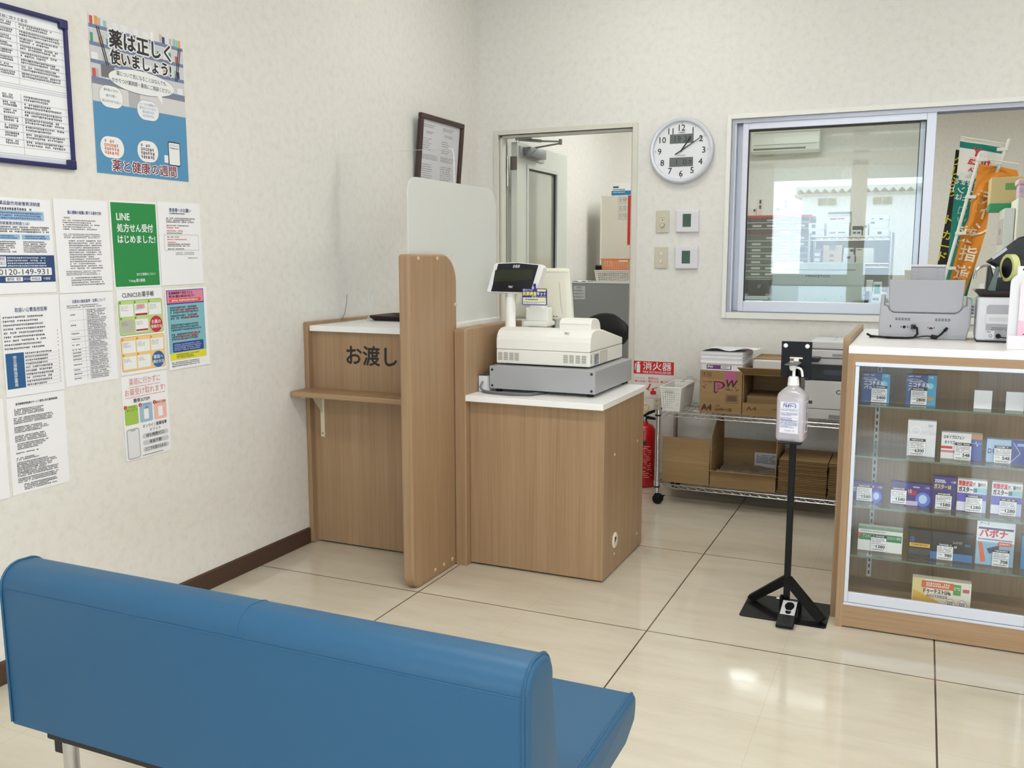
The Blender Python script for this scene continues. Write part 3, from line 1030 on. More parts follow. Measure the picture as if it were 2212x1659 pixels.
p, done = sheet('poster', 'white online guidance poster with red handwritten style headline and phone drawing', 'poster', -2.780, 0.883, A4W, 0.298, 0.014)
PK = C(206, 122, 112)
p.text('薬局に行かずに', 0.105, 0.010, 0.026, PK, 2, w=0.142, al='c')
p.text('お薬受け取れます!', 0.105, 0.046, 0.026, PK, 2, w=0.185, al='c')
p.bars(0.030, 0.040, 0.145, 0.003, 1, PK, 2, 150, 1.0, 0.9, 0.8)
p.bars(0.014, 0.075, 0.185, 0.003, 1, PK, 2, 151, 1.0, 0.9, 0.8)
p.text('簡単3STEP!', 0.048, 0.082, 0.016, INK, 2, w=0.075, bold=0.02)
for i, (col, t) in enumerate(((C(164, 200, 90), ('アプリを', 'ダウンロード')), (C(160, 192, 214), ('アプリで', '予約')), (C(238, 190, 180), ('薬剤から説明',)))):
    x = 0.006 + i * 0.066
    p.rrect(x, 0.104, 0.060, 0.068, 0.006, col, 1)
    p.ell(x + 0.004, 0.108, 0.007, 0.007, C(196, 60, 56), 3, 16)
    p.text(str(i + 1), x + 0.004, 0.103, 0.010, WP, 4, al='c')
    for k, q in enumerate(t):
        p.text(q, x + 0.033, 0.107 + k * 0.010, 0.008, INK, 3, al='c')
    if i:
        p.rrect(x + 0.019, 0.126, 0.022, 0.036, 0.003, WP, 3)
p.rrect(0.008, 0.186, 0.058, 0.108, 0.010, C(176, 178, 186), 1)
p.rrect(0.012, 0.190, 0.050, 0.100, 0.007, C(226, 228, 234), 2)
p.rect(0.026, 0.190, 0.022, 0.005, C(176, 178, 186), 3)
p.text('オンライン服薬指導', 0.138, 0.180, 0.014, INK, 2, w=0.112, al='c', bold=0.02)
p.text('メリット', 0.138, 0.196, 0.014, INK, 2, al='c', bold=0.01)
for i, q in enumerate(('待ち時間ゼロ!', '来局不要!', 'どこでも受けられる!')):
    p.rrect(0.078, 0.214 + i * 0.024, 0.122, 0.017, 0.008, C(206, 208, 214), 1)
    p.text(q, 0.138, 0.2155 + i * 0.024, 0.014, INK, 2, al='c', w=0.098 if i == 2 else None, bold=0.02)
p.bars(0.074, 0.288, 0.126, 0.004, 1, INK, 2, 160, 1.0, 0.6)
done()

p, done = sheet('notice_paper', 'sliver of a white sheet at the lower left picture edge', 'notice', -3.430, 0.872, 0.205, 0.304)
p.bars(0.02, 0.03, 0.14, 0.23, 40, INK, 2, 170, 0.98, 0.5)
done()

# -- framed certificate near the corner
t = thing('certificate', 'dark framed certificate tilted forward on the left wall near the corner', 'certificate', (0.0, -0.53, 1.66))
y0, y1, z0, z1 = -0.775, -0.285, 1.660, 2.045
DK = C(60, 34, 32, 0.35)
tl = math.radians(5)
def tilted(mm):
    mm.rot(0, tl, 'Y', (0.004, 0, z0))
    return mm
m = MB()
fw_ = 0.027
for a in ((y0, y1, z1 - fw_, z1), (y0, y1, z0, z0 + fw_), (y0, y0 + fw_, z0 + fw_, z1 - fw_), (y1 - fw_, y1, z0 + fw_, z1 - fw_)):
    m.box(0.006, 0.030, a[0], a[1], a[2], a[3], DK, 0.004)
tilted(m).build('frame', t)
m = MB()
m.box(0.010, 0.014, y0 + fw_, y1 - fw_, z0 + fw_, z1 - fw_, C(226, 226, 232, 0.6))
p = PR(m, (0.014, y0 + fw_, z1 - fw_), EY, -EZ)
for k, x in enumerate((0.02, 0.235)):
    p.bars(x, 0.020, 0.17, 0.020, 2, GREYINK, 2, 200 + k, 0.95, 0.35)
    p.bars(x + 0.03, 0.056, 0.09, 0.014, 2, GREYINK, 2, 203 + k, 0.95, 0.4)
    p.bars(x, 0.09, 0.10, 0.07, 6, GREYINK, 2, 205 + k, 0.9, 0.3)
    p.bars(x - 0.01, 0.175, 0.19, 0.03, 4, GREYINK, 2, 207 + k, 0.98, 0.35)
    p.bars(x, 0.225, 0.16, 0.08, 7, GREYINK, 2, 209 + k, 0.8, 0.3)
tilted(m).build('certificate_sheet', t)
m = MB(); m.box(0.019, 0.021, y0 + fw_, y1 - fw_, z0 + fw_, z1 - fw_, ACRYL)
tilted(m).build('glazing', t)

# ================================================================ back wall fittings
t = thing('wall_clock', 'round silver wall clock with two grey digital panels', 'clock', (1.25, 0.0, 1.695))
cx, cz = 1.251, 1.869
m = MB()
SILV = C(216, 219, 228, 0.3, 0.15)
m.lathe([(0.158, -0.005), (0.172, -0.008), (0.177, -0.022), (0.174, -0.036), (0.166, -0.042), (0.157, -0.040), (0.153, -0.030), (0.153, -0.012)], (cx, 0, cz), SILV, 64, 'y')
m.build('rim', t)
m = MB()
m.cyl((cx, -0.004, cz), (cx, -0.020, cz), 0.1535, C(232, 234, 238, 0.5), n=64)
p = PR(m, (cx, -0.020, cz), EX, -EZ)
for k in range(12):
    a = math.radians(k * 30)
    r = 0.122
    n_ = str(k if k else 12)
    p.text(n_, r * math.sin(a), -r * math.cos(a) - 0.023, 0.046, C(30, 30, 40), 5, al='c', bold=0.012, w=None)
    q = 0.143
    if k % 3:
        p.ell(q * math.sin(a), -q * math.cos(a), 0.0017, 0.0017, INK, 2, 10)
    else:
        c, s_ = math.cos(a), math.sin(a)
        p.poly([(q * s_ - 0.003 * c, -q * c - 0.003 * s_), (q * s_ + 0.003 * c, -q * c + 0.003 * s_), ((q + 0.006) * s_, -(q + 0.006) * c)], INK, 2)
LCD = C(112, 116, 116, 0.35)
for zt, txt in ((-0.088, (('19', -0.022, 0.046), ('30', 0.032, 0.046))), (0.036, (('1', -0.026, 0.044), ('0', 0.020, 0.044), ('木', 0.050, 0.030)))):
    p.rect(-0.066, zt, 0.131, 0.050, LCD, 2)
    p.rect(-0.064, zt + 0.002, 0.127, 0.046, C(104, 110, 108, 0.3), 3)
    for q, x, h in txt:
        p.text(q, x, zt + (0.050 - h) / 2, h, C(54, 58, 62), 4, al='c')
p.text('CASIO', 0, -0.1025, 0.0125, INK, 3, al='c', bold=0.03)
p.bars(-0.022, 0.024, 0.044, 0.005, 1, INK, 3, 2, 1.0, 0.6)
m.build('dial', t)
m = MB()
def hand(a, l0, l1, w0, w1, y, mat):
    a = math.radians(a)
    d_, q_ = Vector((math.sin(a), 0, math.cos(a))), Vector((math.cos(a), 0, -math.sin(a)))
    c0 = Vector((cx, y, cz))
    pts = [c0 - d_ * l0 - q_ * w0, c0 - d_ * l0 + q_ * w0, c0 + d_ * l1 + q_ * w1, c0 + d_ * l1 - q_ * w1]
    mm = m.mark()
    m.add(pts + [k + Vector((0, -0.0012, 0)) for k in pts], [(0, 1, 2, 3), (7, 6, 5, 4), (0, 4, 5, 1), (1, 5, 6, 2), (2, 6, 7, 3), (3, 7, 4, 0)], mat)
BKH = C(20, 20, 24, 0.5)
hand(35, 0.006, 0.086, 0.0040, 0.0028, -0.024, BKH)
m.build('hour_hand', t)
m = MB(); hand(58, 0.040, 0.132, 0.0032, 0.0016, -0.0265, BKH)
m.cyl((cx, -0.020, cz), (cx, -0.029, cz), 0.004, BKH)
m.build('minute_hand', t)

def plate(name, label, x0, x1, z0, z1, col, cat='switch'):
    t = thing(name, label, cat, ((x0 + x1) / 2, 0, z0))
    m = MB(); m.box(x0, x1, -0.009, 0.0, z0, z1, col, 0.004)
    return t, m
BEI = C(206, 200, 180, 0.45)
t, m = plate('dimmer_switch', 'upper beige wall switch plate with a round dimmer knob', 1.114, 1.188, 1.427, 1.550, BEI)
m.build('plate', t)
m = MB(); m.box(1.137, 1.165, -0.0105, -0.009, 1.452, 1.505, C(214, 208, 190, 0.45), 0.001)
p = PR(m, (1.137, -0.0105, 1.505), EX, -EZ)
p.ell(0.006, -0.004, 0.002, 0.002, INK, 1, 10); p.ell(0.022, -0.004, 0.002, 0.002, INK, 1, 10)
p.ell(0.014, 0.008, 0.0035, 0.0035, INK, 1, 12)
m.build('insert', t)
m = MB()
m.cyl((1.151, -0.0105, 1.470), (1.151, -0.019, 1.470), 0.0135, C(160, 154, 140, 0.4), n=24)
m.cyl((1.151, -0.019, 1.470), (1.151, -0.021, 1.470), 0.0105, C(214, 208, 190, 0.4), n=24)
m.build('knob', t)
t, m = plate('light_switch', 'lower beige wall switch plate with two small rockers', 1.109, 1.184, 1.230, 1.350, BEI)
m.build('plate', t)
for z in (1.312, 1.268):
    m = MB(); m.box(1.138, 1.157, -0.014, -0.009, z - 0.009, z + 0.009, C(228, 222, 206, 0.4), 0.002)
    if z < 1.3:
        m.box(1.153, 1.156, -0.0146, -0.0139, z - 0.003, z + 0.003, BLACK)
    m.build('rocker', t)
LIL = C(224, 222, 228, 0.45)
for nm, lab, zb in (('thermostat', 'upper white thermostat box with a green display right of the dimmer', 1.428), ('thermostat', 'lower white thermostat box with a green display right of the rocker switch', 1.228)):
    t = thing(nm, lab, 'thermostat', (1.292, 0, zb))
    m = MB(); m.box(1.229, 1.355, -0.022, 0.0, zb, zb + 0.123, LIL, 0.005)
    m.box(1.232, 1.352, -0.0235, -0.021, zb + 0.004, zb + 0.119, LIL, 0.002)
    p = PR(m, (1.229, -0.0235, zb + 0.123), EX, -EZ)
    p.rect(0.092, 0.002, 0.032, 0.010, C(240, 240, 240), 1)
    p.bars(0.099, 0.005, 0.018, 0.004, 1, GREYINK, 2, 3, 1.0)
    for i in range(5):
        p.rect(0.092, 0.024 + i * 0.013, 0.024, 0.0005, C(180, 178, 184), 1)
    m.build('case', t)
    m = MB(); m.box(1.268, 1.314, -0.0245, -0.0235, zb + 0.030, zb + 0.100, C(64, 96, 80, 0.25))
    p = PR(m, (1.268, -0.0245, zb + 0.100), EX, -EZ)
    p.bars(0.006, 0.008, 0.03, 0.012, 2, C(50, 76, 66), 1, 6, 0.6, 0.4)
    if zb > 1.4:
        p.text('21', 0.024, 0.030, 0.015, C(40, 60, 52), 1, al='c')
    m.build('display', t)

# fire extinguisher sign, outlet, extinguisher
SR = C(206, 36, 40, 0.5)
m = MB(); m.box(0.996, 1.237, -0.0035, -0.0005, 0.494, 0.706, C(232, 228, 226, 0.5))
p = PR(m, (0.996, -0.0035, 0.706), EX, -EZ)
p.rect(0.002, 0.003, 0.236, 0.074, SR, 1)
p.text('消火器', 0.058, 0.006, 0.050, WP, 2, w=0.166, bold=0.018)
p.text('FIRE EXTINGUISHER', 0.058, 0.056, 0.018, WP, 2, w=0.166, bold=0.015)
p.rrect(0.020, 0.022, 0.022, 0.048, 0.004, WP, 2)
p.rect(0.026, 0.012, 0.010, 0.010, WP, 2); p.rect(0.024, 0.008, 0.018, 0.004, WP, 2)
p.seg(0.026, 0.013, 0.014, 0.020, 0.004, WP, 2); p.seg(0.014, 0.019, 0.011, 0.056, 0.005, WP, 2)
p.text('使用方法', 0.090, 0.093, 0.017, SR, 2, w=0.058)
p.text('HOW TO USE', 0.012, 0.097, 0.009, C(150, 120, 120), 2)
for i, q in enumerate(('ひきぬく', 'むける', 'にぎる')):
    x = (0.018, 0.098, 0.170)[i]
    p.ell(x, 0.119, 0.006, 0.006, SR, 2, 14)
    p.text(str(i + 1), x, 0.1145, 0.009, WP, 3, al='c')
    p.text(q, x + 0.009, 0.1115, 0.016, SR, 2, bold=0.01)
p.seg(0.104, 0.132, 0.088, 0.168, 0.008, SR, 2); p.seg(0.075, 0.158, 0.098, 0.170, 0.005, SR, 2)
p.rrect(0.104, 0.172, 0.034, 0.022, 0.006, SR, 2); p.rect(0.115, 0.160, 0.010, 0.014, SR, 2)
p.seg(0.108, 0.164, 0.146, 0.150, 0.004, SR, 2)
p.bars(0.1, 0.197, 0.05, 0.005, 1, SR, 2, 9, 1.0)
m.build('wall_sign', None, 'red and white fire extinguisher sign low on the back wall', 'sign', loc=(1.116, 0, 0.494))
t = thing('wall_outlet', 'small beige wall outlet under the red sign', 'outlet', (1.14, 0, 0.43))
m = MB(); m.box(1.122, 1.160, -0.008, 0.0, 0.430, 0.492, BEI, 0.003)
m.build('plate', t)
m = MB()
for z in (0.478, 0.448):
    m.box(1.137, 1.139, -0.0085, -0.0079, z - 0.005, z + 0.005, BLACK); m.box(1.145, 1.147, -0.0085, -0.0079, z - 0.005, z + 0.005, BLACK)
m.build('slot', t)

t = thing('fire_extinguisher', 'red fire extinguisher standing on the floor beside the wire rack', 'fire extinguisher', (1.097, -0.10, 0.0))
ex, ey = 1.097, -0.10
m = MB()
RB = C(190, 22, 32, 0.25, 0, 0.5, 0, 0.3)
m.lathe([(0.050, 0.0), (0.062, 0.004), (0.065, 0.015), (0.065, 0.300), (0.062, 0.326), (0.052, 0.346), (0.034, 0.358), (0.022, 0.362), (0.020, 0.372)], (ex, ey, 0), RB, 40)
rr_ = 0.0655
def wrap(a, z, w, h, mat):
    n_ = 5
    vv = []
    for i in range(n_ + 1):
        q = a + (w / rr_) * (i / n_ - 0.5)
        vv += [(ex + rr_ * math.sin(q), ey - rr_ * math.cos(q), z), (ex + rr_ * math.sin(q), ey - rr_ * math.cos(q), z + h)]
    m.add(vv, [(2 * i, 2 * i + 2, 2 * i + 3, 2 * i + 1) for i in range(n_)], mat)
R = random.Random(9)
for i in range(34):
    z = 0.06 + (i % 17) * 0.011
    wrap(0.55 + R.uniform(-0.25, 0.5), z, R.uniform(0.008, 0.026), 0.0035, C(226, 170, 170, 0.5))
wrap(0.15, 0.245, 0.040, 0.026, C(40, 30, 32, 0.5))
m.build('cylinder', t)
m = MB()
m.cyl((ex, ey, 0.370), (ex, ey, 0.400), 0.017, CHROME)
m.lathe([(0.013, 0.0), (0.016, 0.002), (0.016, 0.010), (0.013, 0.012)], (ex - 0.012, ey - 0.028, 0.385), C(150, 152, 150, 0.3, 0.6), 20, 'y')
m.build('valve', t)
m = MB()
m.prism([(1.075, 0.398), (1.115, 0.402), (1.185, 0.392), (1.190, 0.384), (1.12, 0.386), (1.075, 0.384)], 'y', ey - 0.012, ey + 0.012, BLACK, 0.002)
m.prism([(1.085, 0.404), (1.12, 0.430), (1.195, 0.456), (1.200, 0.446), (1.13, 0.416), (1.10, 0.400)], 'y', ey - 0.012, ey + 0.012, BLACK, 0.002)
m.build('lever', t)
m = MB()
m.tube([(1.108 + 0.017 * math.cos(k * .45), ey - 0.016, 0.452 + 0.019 * math.sin(k * .45)) for k in range(14)], 0.0032, C(226, 196, 70, 0.5), closed=True)
m.tube([(1.106, ey - 0.014, 0.434), (1.104, ey - 0.008, 0.408)], 0.002, C(226, 196, 70, 0.5))
m.build('safety_pin', t)
m = MB()
m.tube([(1.085, ey, 0.392), (1.05, ey - 0.01, 0.400), (1.02, ey - 0.01, 0.36), (1.018, ey - 0.01, 0.25), (1.020, ey - 0.01, 0.12)], 0.010, BLACK)
m.build('hose', t)

# ================================================================ dispensing counter by the left wall
t = thing('dispensing_counter', 'oak counter with white top and black lettering against the left wall', 'counter', (0.36, -1.45, 0.0))
m = MB()
m.prism(rr(-1.755, 0.0, -1.16, 1.008, 0.012, 4), 'x', 0.001, 0.024, WOODZ, 0.003)
m.build('side_panel', t)
m = MB()
m.box(0.024, 0.698, -1.722, -1.702, 0.008, 0.968, WOODZ)
m.box(0.03, 0.69, -1.702, -1.20, 0.06, 0.968, WOODZ)
m.box(0.03, 0.69, -1.69, -1.25, 0.0, 0.06, C(60, 46, 36, 0.7))
m.build('front_panel', t)
m = MB(); m.box(0.024, 0.699, -1.742, -1.175, 0.968, 0.993, CTOP, 0.002)
m.build('countertop', t)
m = MB()
p = PR(m, (0.204, -1.722, 0.912), EX, -EZ)
p.text('お渡し口', 0, 0, 0.092, C(34, 30, 30, 0.5), 1, w=0.345, bold=0.03)
m.build('lettering', t, 'black Japanese lettering')
m = MB()
m.prism(rr(0.001, -1.872, 0.697, -1.722, 0.02, 5, (1, 0, 0, 0)), 'z', 0.690, 0.713, WOODX, 0.004)
m.build('bag_shelf', t)
m = MB()
m.box(0.058, 0.079, -1.7255, -1.722, 0.492, 0.690, C(226, 218, 190, 0.45), 0.001)
m.box(0.058, 0.079, -1.86, -1.722, 0.6865, 0.690, C(226, 218, 190, 0.45), 0.001)
m.prism([(-1.7255, 0.60), (-1.7255, 0.6865), (-1.80, 0.6865)], 'x', 0.0675, 0.0695, C(226, 218, 190, 0.45))
m.cyl((0.0685, -1.7262, 0.508), (0.0685, -1.7255, 0.508), 0.004, C(120, 110, 90, 0.5), n=10)
m.build('shelf_bracket', t)

# wooden partition standing between the two counters
t = thing('partition_panel', 'tall oak partition with rounded corners between the two counters', 'partition', (0.725, -1.91, 0.0))
m = MB()
pr_ = [(-2.10, 0.0), (-1.742, 0.0)]
out = []
for cx, cz, r, a in ((-2.100 + 0.055, 0.055, 0.055, 180), (-1.742, 0.0, 0, 0), (-1.720 - 0.115, 1.303 - 0.115, 0.115, 0), (-2.10 + 0.014, 1.303 - 0.014, 0.014, 90)):
    if r == 0:
        out += [(-1.752, 0.0), (-1.7205, 0.0)]
        continue
    for i in range(9):
        q = math.radians(a + 90 * i / 8)
        out.append((cx + r * math.cos(q), cz + r * math.sin(q)))
m.prism(out, 'x', 0.7005, 0.7495, WOODZ, 0.009, 3)
m.build('board', t)
for y, z in ((-2.035, 1.286), (-1.885, 1.286), (-1.737, 1.099), (-1.93, 0.033), (-1.855, 0.033), (-1.782, 0.033)):
    m = MB(); m.lathe([(0.0085, 0.0), (0.0085, 0.002), (0.006, 0.0045), (0.0, 0.0055)], (0.7495, y, z), C(206, 172, 136, 0.35), 16, 'x')
    m.build('screw_cap', t)

# frosted privacy screen behind the partition
t = thing('privacy_screen', 'frosted white screen with rounded top corners behind the tall partition', 'screen', (0.722, -1.66, 0.993))
m = MB()
out = []
for cx, cz, r, a in ((-1.285 - 0.085, 1.592 - 0.085, 0.085, 0), (-2.058 + 0.06, 1.592 - 0.06, 0.06, 90)):
    for i in range(9):
        q = math.radians(a + 90 * i / 8)
        out.append((cx + r * math.cos(q), cz + r * math.sin(q)))
out += [(-2.058, 1.3035), (-1.715, 1.3035), (-1.715, 1.02), (-1.285, 1.02)]
m.prism(out, 'x', 0.7195, 0.7245, FROST)
m.build('panel', t)
m = MB(); m.box(0.702, 0.745, -1.715, -1.282, 0.9935, 1.022, C(232, 232, 228, 0.4), 0.003)
m.build('base_rail', t)

# clear guard on the counter
t = thing('acrylic_guard', 'clear acrylic splash guard standing on the white counter top', 'guard', (0.30, -1.45, 0.993))
m = MB()
out = rr(0.006, 0.996, 0.600, 1.762, 0.03, 6, (0, 0, 1, 0))
out = [(0.006, 0.996), (0.150, 0.996), (0.150, 1.192), (0.560, 1.192), (0.560, 0.996), (0.600, 0.996)] + out[2:]
m.prism(out, 'y', -1.4525, -1.4475, ACRYL)
m.build('sheet', t)
EDGE = C(222, 226, 224, 0.25)
for pts, r_ in (([(0.006, -1.45, 1.62), (0.006, -1.45, 1.66)], 0.0009),
                ([(0.600, -1.45, 1.50), (0.600, -1.45, 1.735), (0.592, -1.45, 1.756), (0.572, -1.45, 1.762)], 0.0024),
                ([(0.33, -1.45, 1.762), (0.572, -1.45, 1.762)], 0.0008),
                ([(0.150, -1.45, 0.996), (0.150, -1.45, 1.192)], 0.0008)):
    m = MB()
    m.tube(pts, r_, EDGE)
    m.build('polished_edge', t)
for x in (0.03, 0.168):
    m = MB()
    mk = m.mark()
    out = [(-1.60, 0.9945), (-1.44, 0.9945), (-1.44, 1.12), (-1.453, 1.12)] + [(-1.453 - 0.10 * (1 - math.cos(math.radians(q))), 0.9995 + 0.12 * (1 - math.sin(math.radians(q)))) for q in (10, 30, 50, 70, 85)] + [(-1.60, 0.9985)]
    m.prism(out, 'x', x - 0.0015, x + 0.0015, ACRYL)
    m.build('foot', t)
    m = MB()
    m.tube([(x, -1.453, 1.12), (x, -1.458, 1.075), (x, -1.475, 1.03), (x, -1.50, 1.004)], 0.0016, C(120, 124, 122, 0.3) if x < 0.1 else EDGE)
    m.build('foot_edge', t)

# dark tray
def tray(name, label, x0, x1, y0, y1, z, h, col, loc):
    m = MB()
    o_, i_ = rr(x0, y0, x1, y1, 0.025, 5), rr(x0 + h, y0 + h, x1 - h, y1 - h, 0.018, 5)
    n_ = len(o_)
    rim2 = rr(x0 + .003, y0 + .003, x1 - .003, y1 - .003, 0.024, 5)
    in2 = rr(x0 + h + .003, y0 + h + .003, x1 - h - .003, y1 - h - .003, 0.017, 5)
    v = [(a, b, z + h) for a, b in o_] + [(a, b, z) for a, b in i_] + [(a, b, z + 0.003) for a, b in in2] + [(a, b, z + h) for a, b in rim2]
    f = []
    for k in range(3):
        for i in range(n_):
            j = (i + 1) % n_
            f.append((k * n_ + i, k * n_ + j, (k + 1) * n_ + j, (k + 1) * n_ + i))
    for i in range(n_):
        j = (i + 1) % n_
        f.append((3 * n_ + i, 3 * n_ + j, j, i))
    f += [list(range(n_, 2 * n_)), list(range(2 * n_, 3 * n_))]
    m.add(v, f, col)
    return m.build(name, None, label, 'tray', loc=loc)
tray('tray', 'dark brown tray lying on the white dispensing counter top', 0.085, 0.43, -1.385, -1.13, 0.9935, 0.024, C(50, 34, 32, 0.3), (0.26, -1.26, 0.9935))

# ================================================================ cashier counter
t = thing('cashier_counter', 'oak cashier counter with white top carrying the cash register', 'counter', (1.09, -1.46, 0.0))
m = MB()
m.prism(rr(-1.752, 0.0, -1.17, 1.003, 0.018, 5, (0, 0, 0, 1)), 'x', 0.7505, 0.8035, WOODZ, 0.005)
m.build('side_panel', t)
m = MB()
m.box(0.8045, 1.392, -1.716, -1.165, 0.008, 0.705, WOODZ, 0.001)
m.box(0.82, 1.37, -1.69, -1.19, 0.0, 0.008, C(60, 46, 36, 0.7))
m.build('body', t)
m = MB(); m.box(0.8035, 1.399, -1.758, -1.158, 0.705, 0.730, CTOP, 0.002)
m.build('countertop', t)
m = MB()
m.lathe([(0.033, 0.0), (0.033, 0.002), (0.030, 0.004), (0.0, 0.004)], (1.392, -1.563, 0.135), C(232, 226, 212, 0.4), 28, 'x')
m.prism([(-1.574, 0.150), (-1.558, 0.150), (-1.553, 0.140), (-1.574, 0.124)], 'x', 1.3955, 1.3966, BLACK)
m.build('cable_cover', t, 'round cream cable cover')
for y, z in ((-1.24, 0.073), (-1.567, 0.078), (-1.255, 0.495), (-1.579, 0.498)):
    m = MB(); m.cyl((1.392, y, z), (1.3932, y, z), 0.006, C(226, 212, 188, 0.4), n=14)
    m.build('screw_cap', t)

# cash drawer
t = thing('cash_box', 'grey metal cash drawer under the white cash register', 'cash drawer', (1.083, -1.38, 0.730))
DG = C(166, 167, 170, 0.45)
m = MB(); m.box(0.849, 1.318, -1.62, -1.115, 0.744, 0.840, DG, 0.003)
m.build('drawer_body', t)
for x, z in ((0.862, 0.824), (1.303, 0.826), (0.862, 0.757), (1.303, 0.757)):
    m = MB(); m.lathe([(0.0055, 0.0), (0.0055, -0.001), (0.003, -0.003), (0.0, -0.003)], (x, -1.62, z), C(54, 54, 56, 0.3, 0.6), 14, 'y')
    m.build('screw', t)
for x in (0.88, 1.29):
    for y in (-1.59, -1.17):
        m = MB(); m.cyl((x, y, 0.7305), (x, y, 0.744), 0.013, BLACK, n=16)
        m.build('foot', t)
m = MB()
m.box(0.806, 0.845, -1.637, -1.56, 0.7305, 0.798, C(220, 222, 228, 0.5), 0.002)
m.box(0.806, 0.845, -1.637, -1.56, 0.798, 0.800, C(70, 70, 74, 0.5))
m.build('power_adapter', None, 'small white box standing left of the grey cash drawer', 'adapter')
m = MB()
m.tube([(0.83, -1.645, 0.775), (0.822, -1.655, 0.752), (0.84, -1.665, 0.740), (0.88, -1.672, 0.736), (0.94, -1.675, 0.7355), (1.0, -1.668, 0.7355), (1.05, -1.65, 0.7355), (1.07, -1.60, 0.7355)], 0.0045, C(120, 122, 124, 0.35))
m.tube([(0.835, -1.66, 0.735), (0.85, -1.675, 0.735), (0.90, -1.69, 0.735), (0.98, -1.70, 0.735), (1.06, -1.675, 0.735), (1.09, -1.60, 0.735)], 0.004, C(96, 98, 100, 0.35))
m.build('cable', None, 'grey looped cable on the white cashier counter in front of the drawer', 'cable')

# cash register
IV = C(238, 237, 229, 0.4)
IV2 = C(241, 240, 233, 0.4)
IV3 = C(222, 220, 208, 0.45)
rx0, rx1, ry0, ry1, rz = 0.856, 1.276, -1.565, -1.125, 0.8405
t = thing('cash_register', 'white cash register with a black customer display on a pole', 'cash register', (1.066, -1.345, rz))
m = MB()
m.box(rx0, rx1, ry0, ry1, rz + 0.006, rz + 0.066, IV, 0.004)
m.box(rx0 + 0.03, rx1 - 0.03, ry0 + 0.03, ry1 - 0.03, rz, rz + 0.006, BLACK)
p = PR(m, (rx0, ry0, rz + 0.066), EX, -EZ)
DV = C(120, 118, 106, 0.6)
for gx in (0.008, 0.034, 0.060, 0.084, 0.304, 0.330, 0.358, 0.384):
    for k in range(8):
        p.rect(gx, 0.014 + k * 0.0042, 0.020, 0.0021, DV, 1)
p = PR(m, (rx1, ry0, rz + 0.066), EY, -EZ)
for k in range(8):
    p.rect(0.008, 0.012 + k * 0.0044, 0.014, 0.0022, DV, 1)
p.rect(0.052, 0.010, 0.060, 0.046, C(176, 180, 184), 1)
p.bars(0.056, 0.014, 0.05, 0.038, 5, INK, 2, 12, 0.95, 0.5)
for k in range(4):
    p.rrect(0.135 + k * 0.026, 0.008, 0.006, 0.050, 0.003, C(120, 118, 110), 1)
    p.rect(0.135 + k * 0.026, 0.004, 0.006, 0.007, INK, 1)
m.build('base', t)
prof = [(ry0, rz + 0.068), (ry0, rz + 0.105), (ry0 + 0.006, rz + 0.125), (ry0 + 0.020, rz + 0.143), (ry0 + 0.042, rz + 0.152), (ry0 + 0.075, rz + 0.156), (ry0 + 0.16, rz + 0.150), (ry1 - 0.004, rz + 0.096), (ry1 - 0.004, rz + 0.068)]
m = MB()
m.prism(prof, 'x', rx0 - 0.001, rx1 + 0.001, IV2, 0.005, 3)
m.box(rx0 + 0.002, rx1 - 0.002, ry0 + 0.002, ry1 - 0.002, rz + 0.065, rz + 0.069, C(150, 146, 132, 0.6))
p = PR(m, (rx0, ry0 + 0.0015, rz + 0.150), EX, -EZ, 0.0006)
p.text('TEC', 0.306, -0.004 + 0.006, 0.013, INK, 4, bold=0.03, shear=0.2)
p.rect(0.02, 0.042, 0.21, 0.0006, IV3, 2)
m.build('cover', t)
m = MB()
pp = [(-1.512, 0.985), (-1.512, 1.020), (-1.503, 1.034), (-1.485, 1.040), (-1.445, 1.040), (-1.415, 1.034), (-1.395, 1.020), (-1.380, 0.978)]
pp = [(y - 0.005, z) for y, z in pp]
m.prism(pp, 'x', 1.122, 1.262, IV2, 0.005, 3)
m.box(1.128, 1.256, -1.5185, -1.515, 1.016, 1.019, IV3)
m.build('receipt_printer', t)
m = MB()
m.lathe([(0.030, 0.955), (0.0235, 0.985), (0.022, 1.04), (0.0215, 1.085), (0.0212, 1.086), (0.0175, 1.120), (0.0165, 1.121), (0.0165, 1.16)], (0.879, -1.47, 0), IV2, 28)
m.build('display_pole', t)
# customer display, tilted back and turned slightly
m = MB()
k0 = m.mark()
ol = [(-0.122, -0.055), (0.110, -0.058), (0.127, 0.050), (0.122, 0.058), (-0.106, 0.056), (-0.110, 0.050)]
ol = [(-0.124, -0.056), (-0.119, -0.062), (0.098, -0.064), (0.104, -0.058), (0.134, 0.046), (0.124, 0.058), (0.0, 0.067), (-0.085, 0.064), (-0.096, 0.058)]
m.prism(ol, 'y', -0.014, 0.030, C(238, 238, 238, 0.4), 0.004, 3)
dk = MB()
ob = [(-0.102, -0.0585), (0.082, -0.0605), (0.110, 0.0555), (0.012, 0.0635), (-0.076, 0.0605)]
dk.prism(ob, 'y', -0.0165, -0.0135, C(20, 22, 30, 0.22), 0.001)
p = PR(dk, (-0.09, -0.0165, 0.06), EX, -EZ)
p.poly([(0.003, 0.026), (0.178, 0.024), (0.176, 0.066), (-0.004, 0.080)], C(40, 46, 26, 0.15), 1)
p.text('お会計', 0.100, 0.003, 0.015, WP, 2, al='c', w=0.032, bold=0.02, shear=0.15)
p.text('TEC', 0.078, 0.092, 0.012, WP, 2, al='c', bold=0.03, shear=0.2)
T_ = Matrix.Translation(Vector((0.907, -1.485, 1.202))) @ Matrix.Rotation(math.radians(-9), 4, 'X')
m.xf(0, T_); dk.xf(0, T_)
dc = m.build('display_case', t)
dk.build('display_glass', dc, 'black customer display glass')
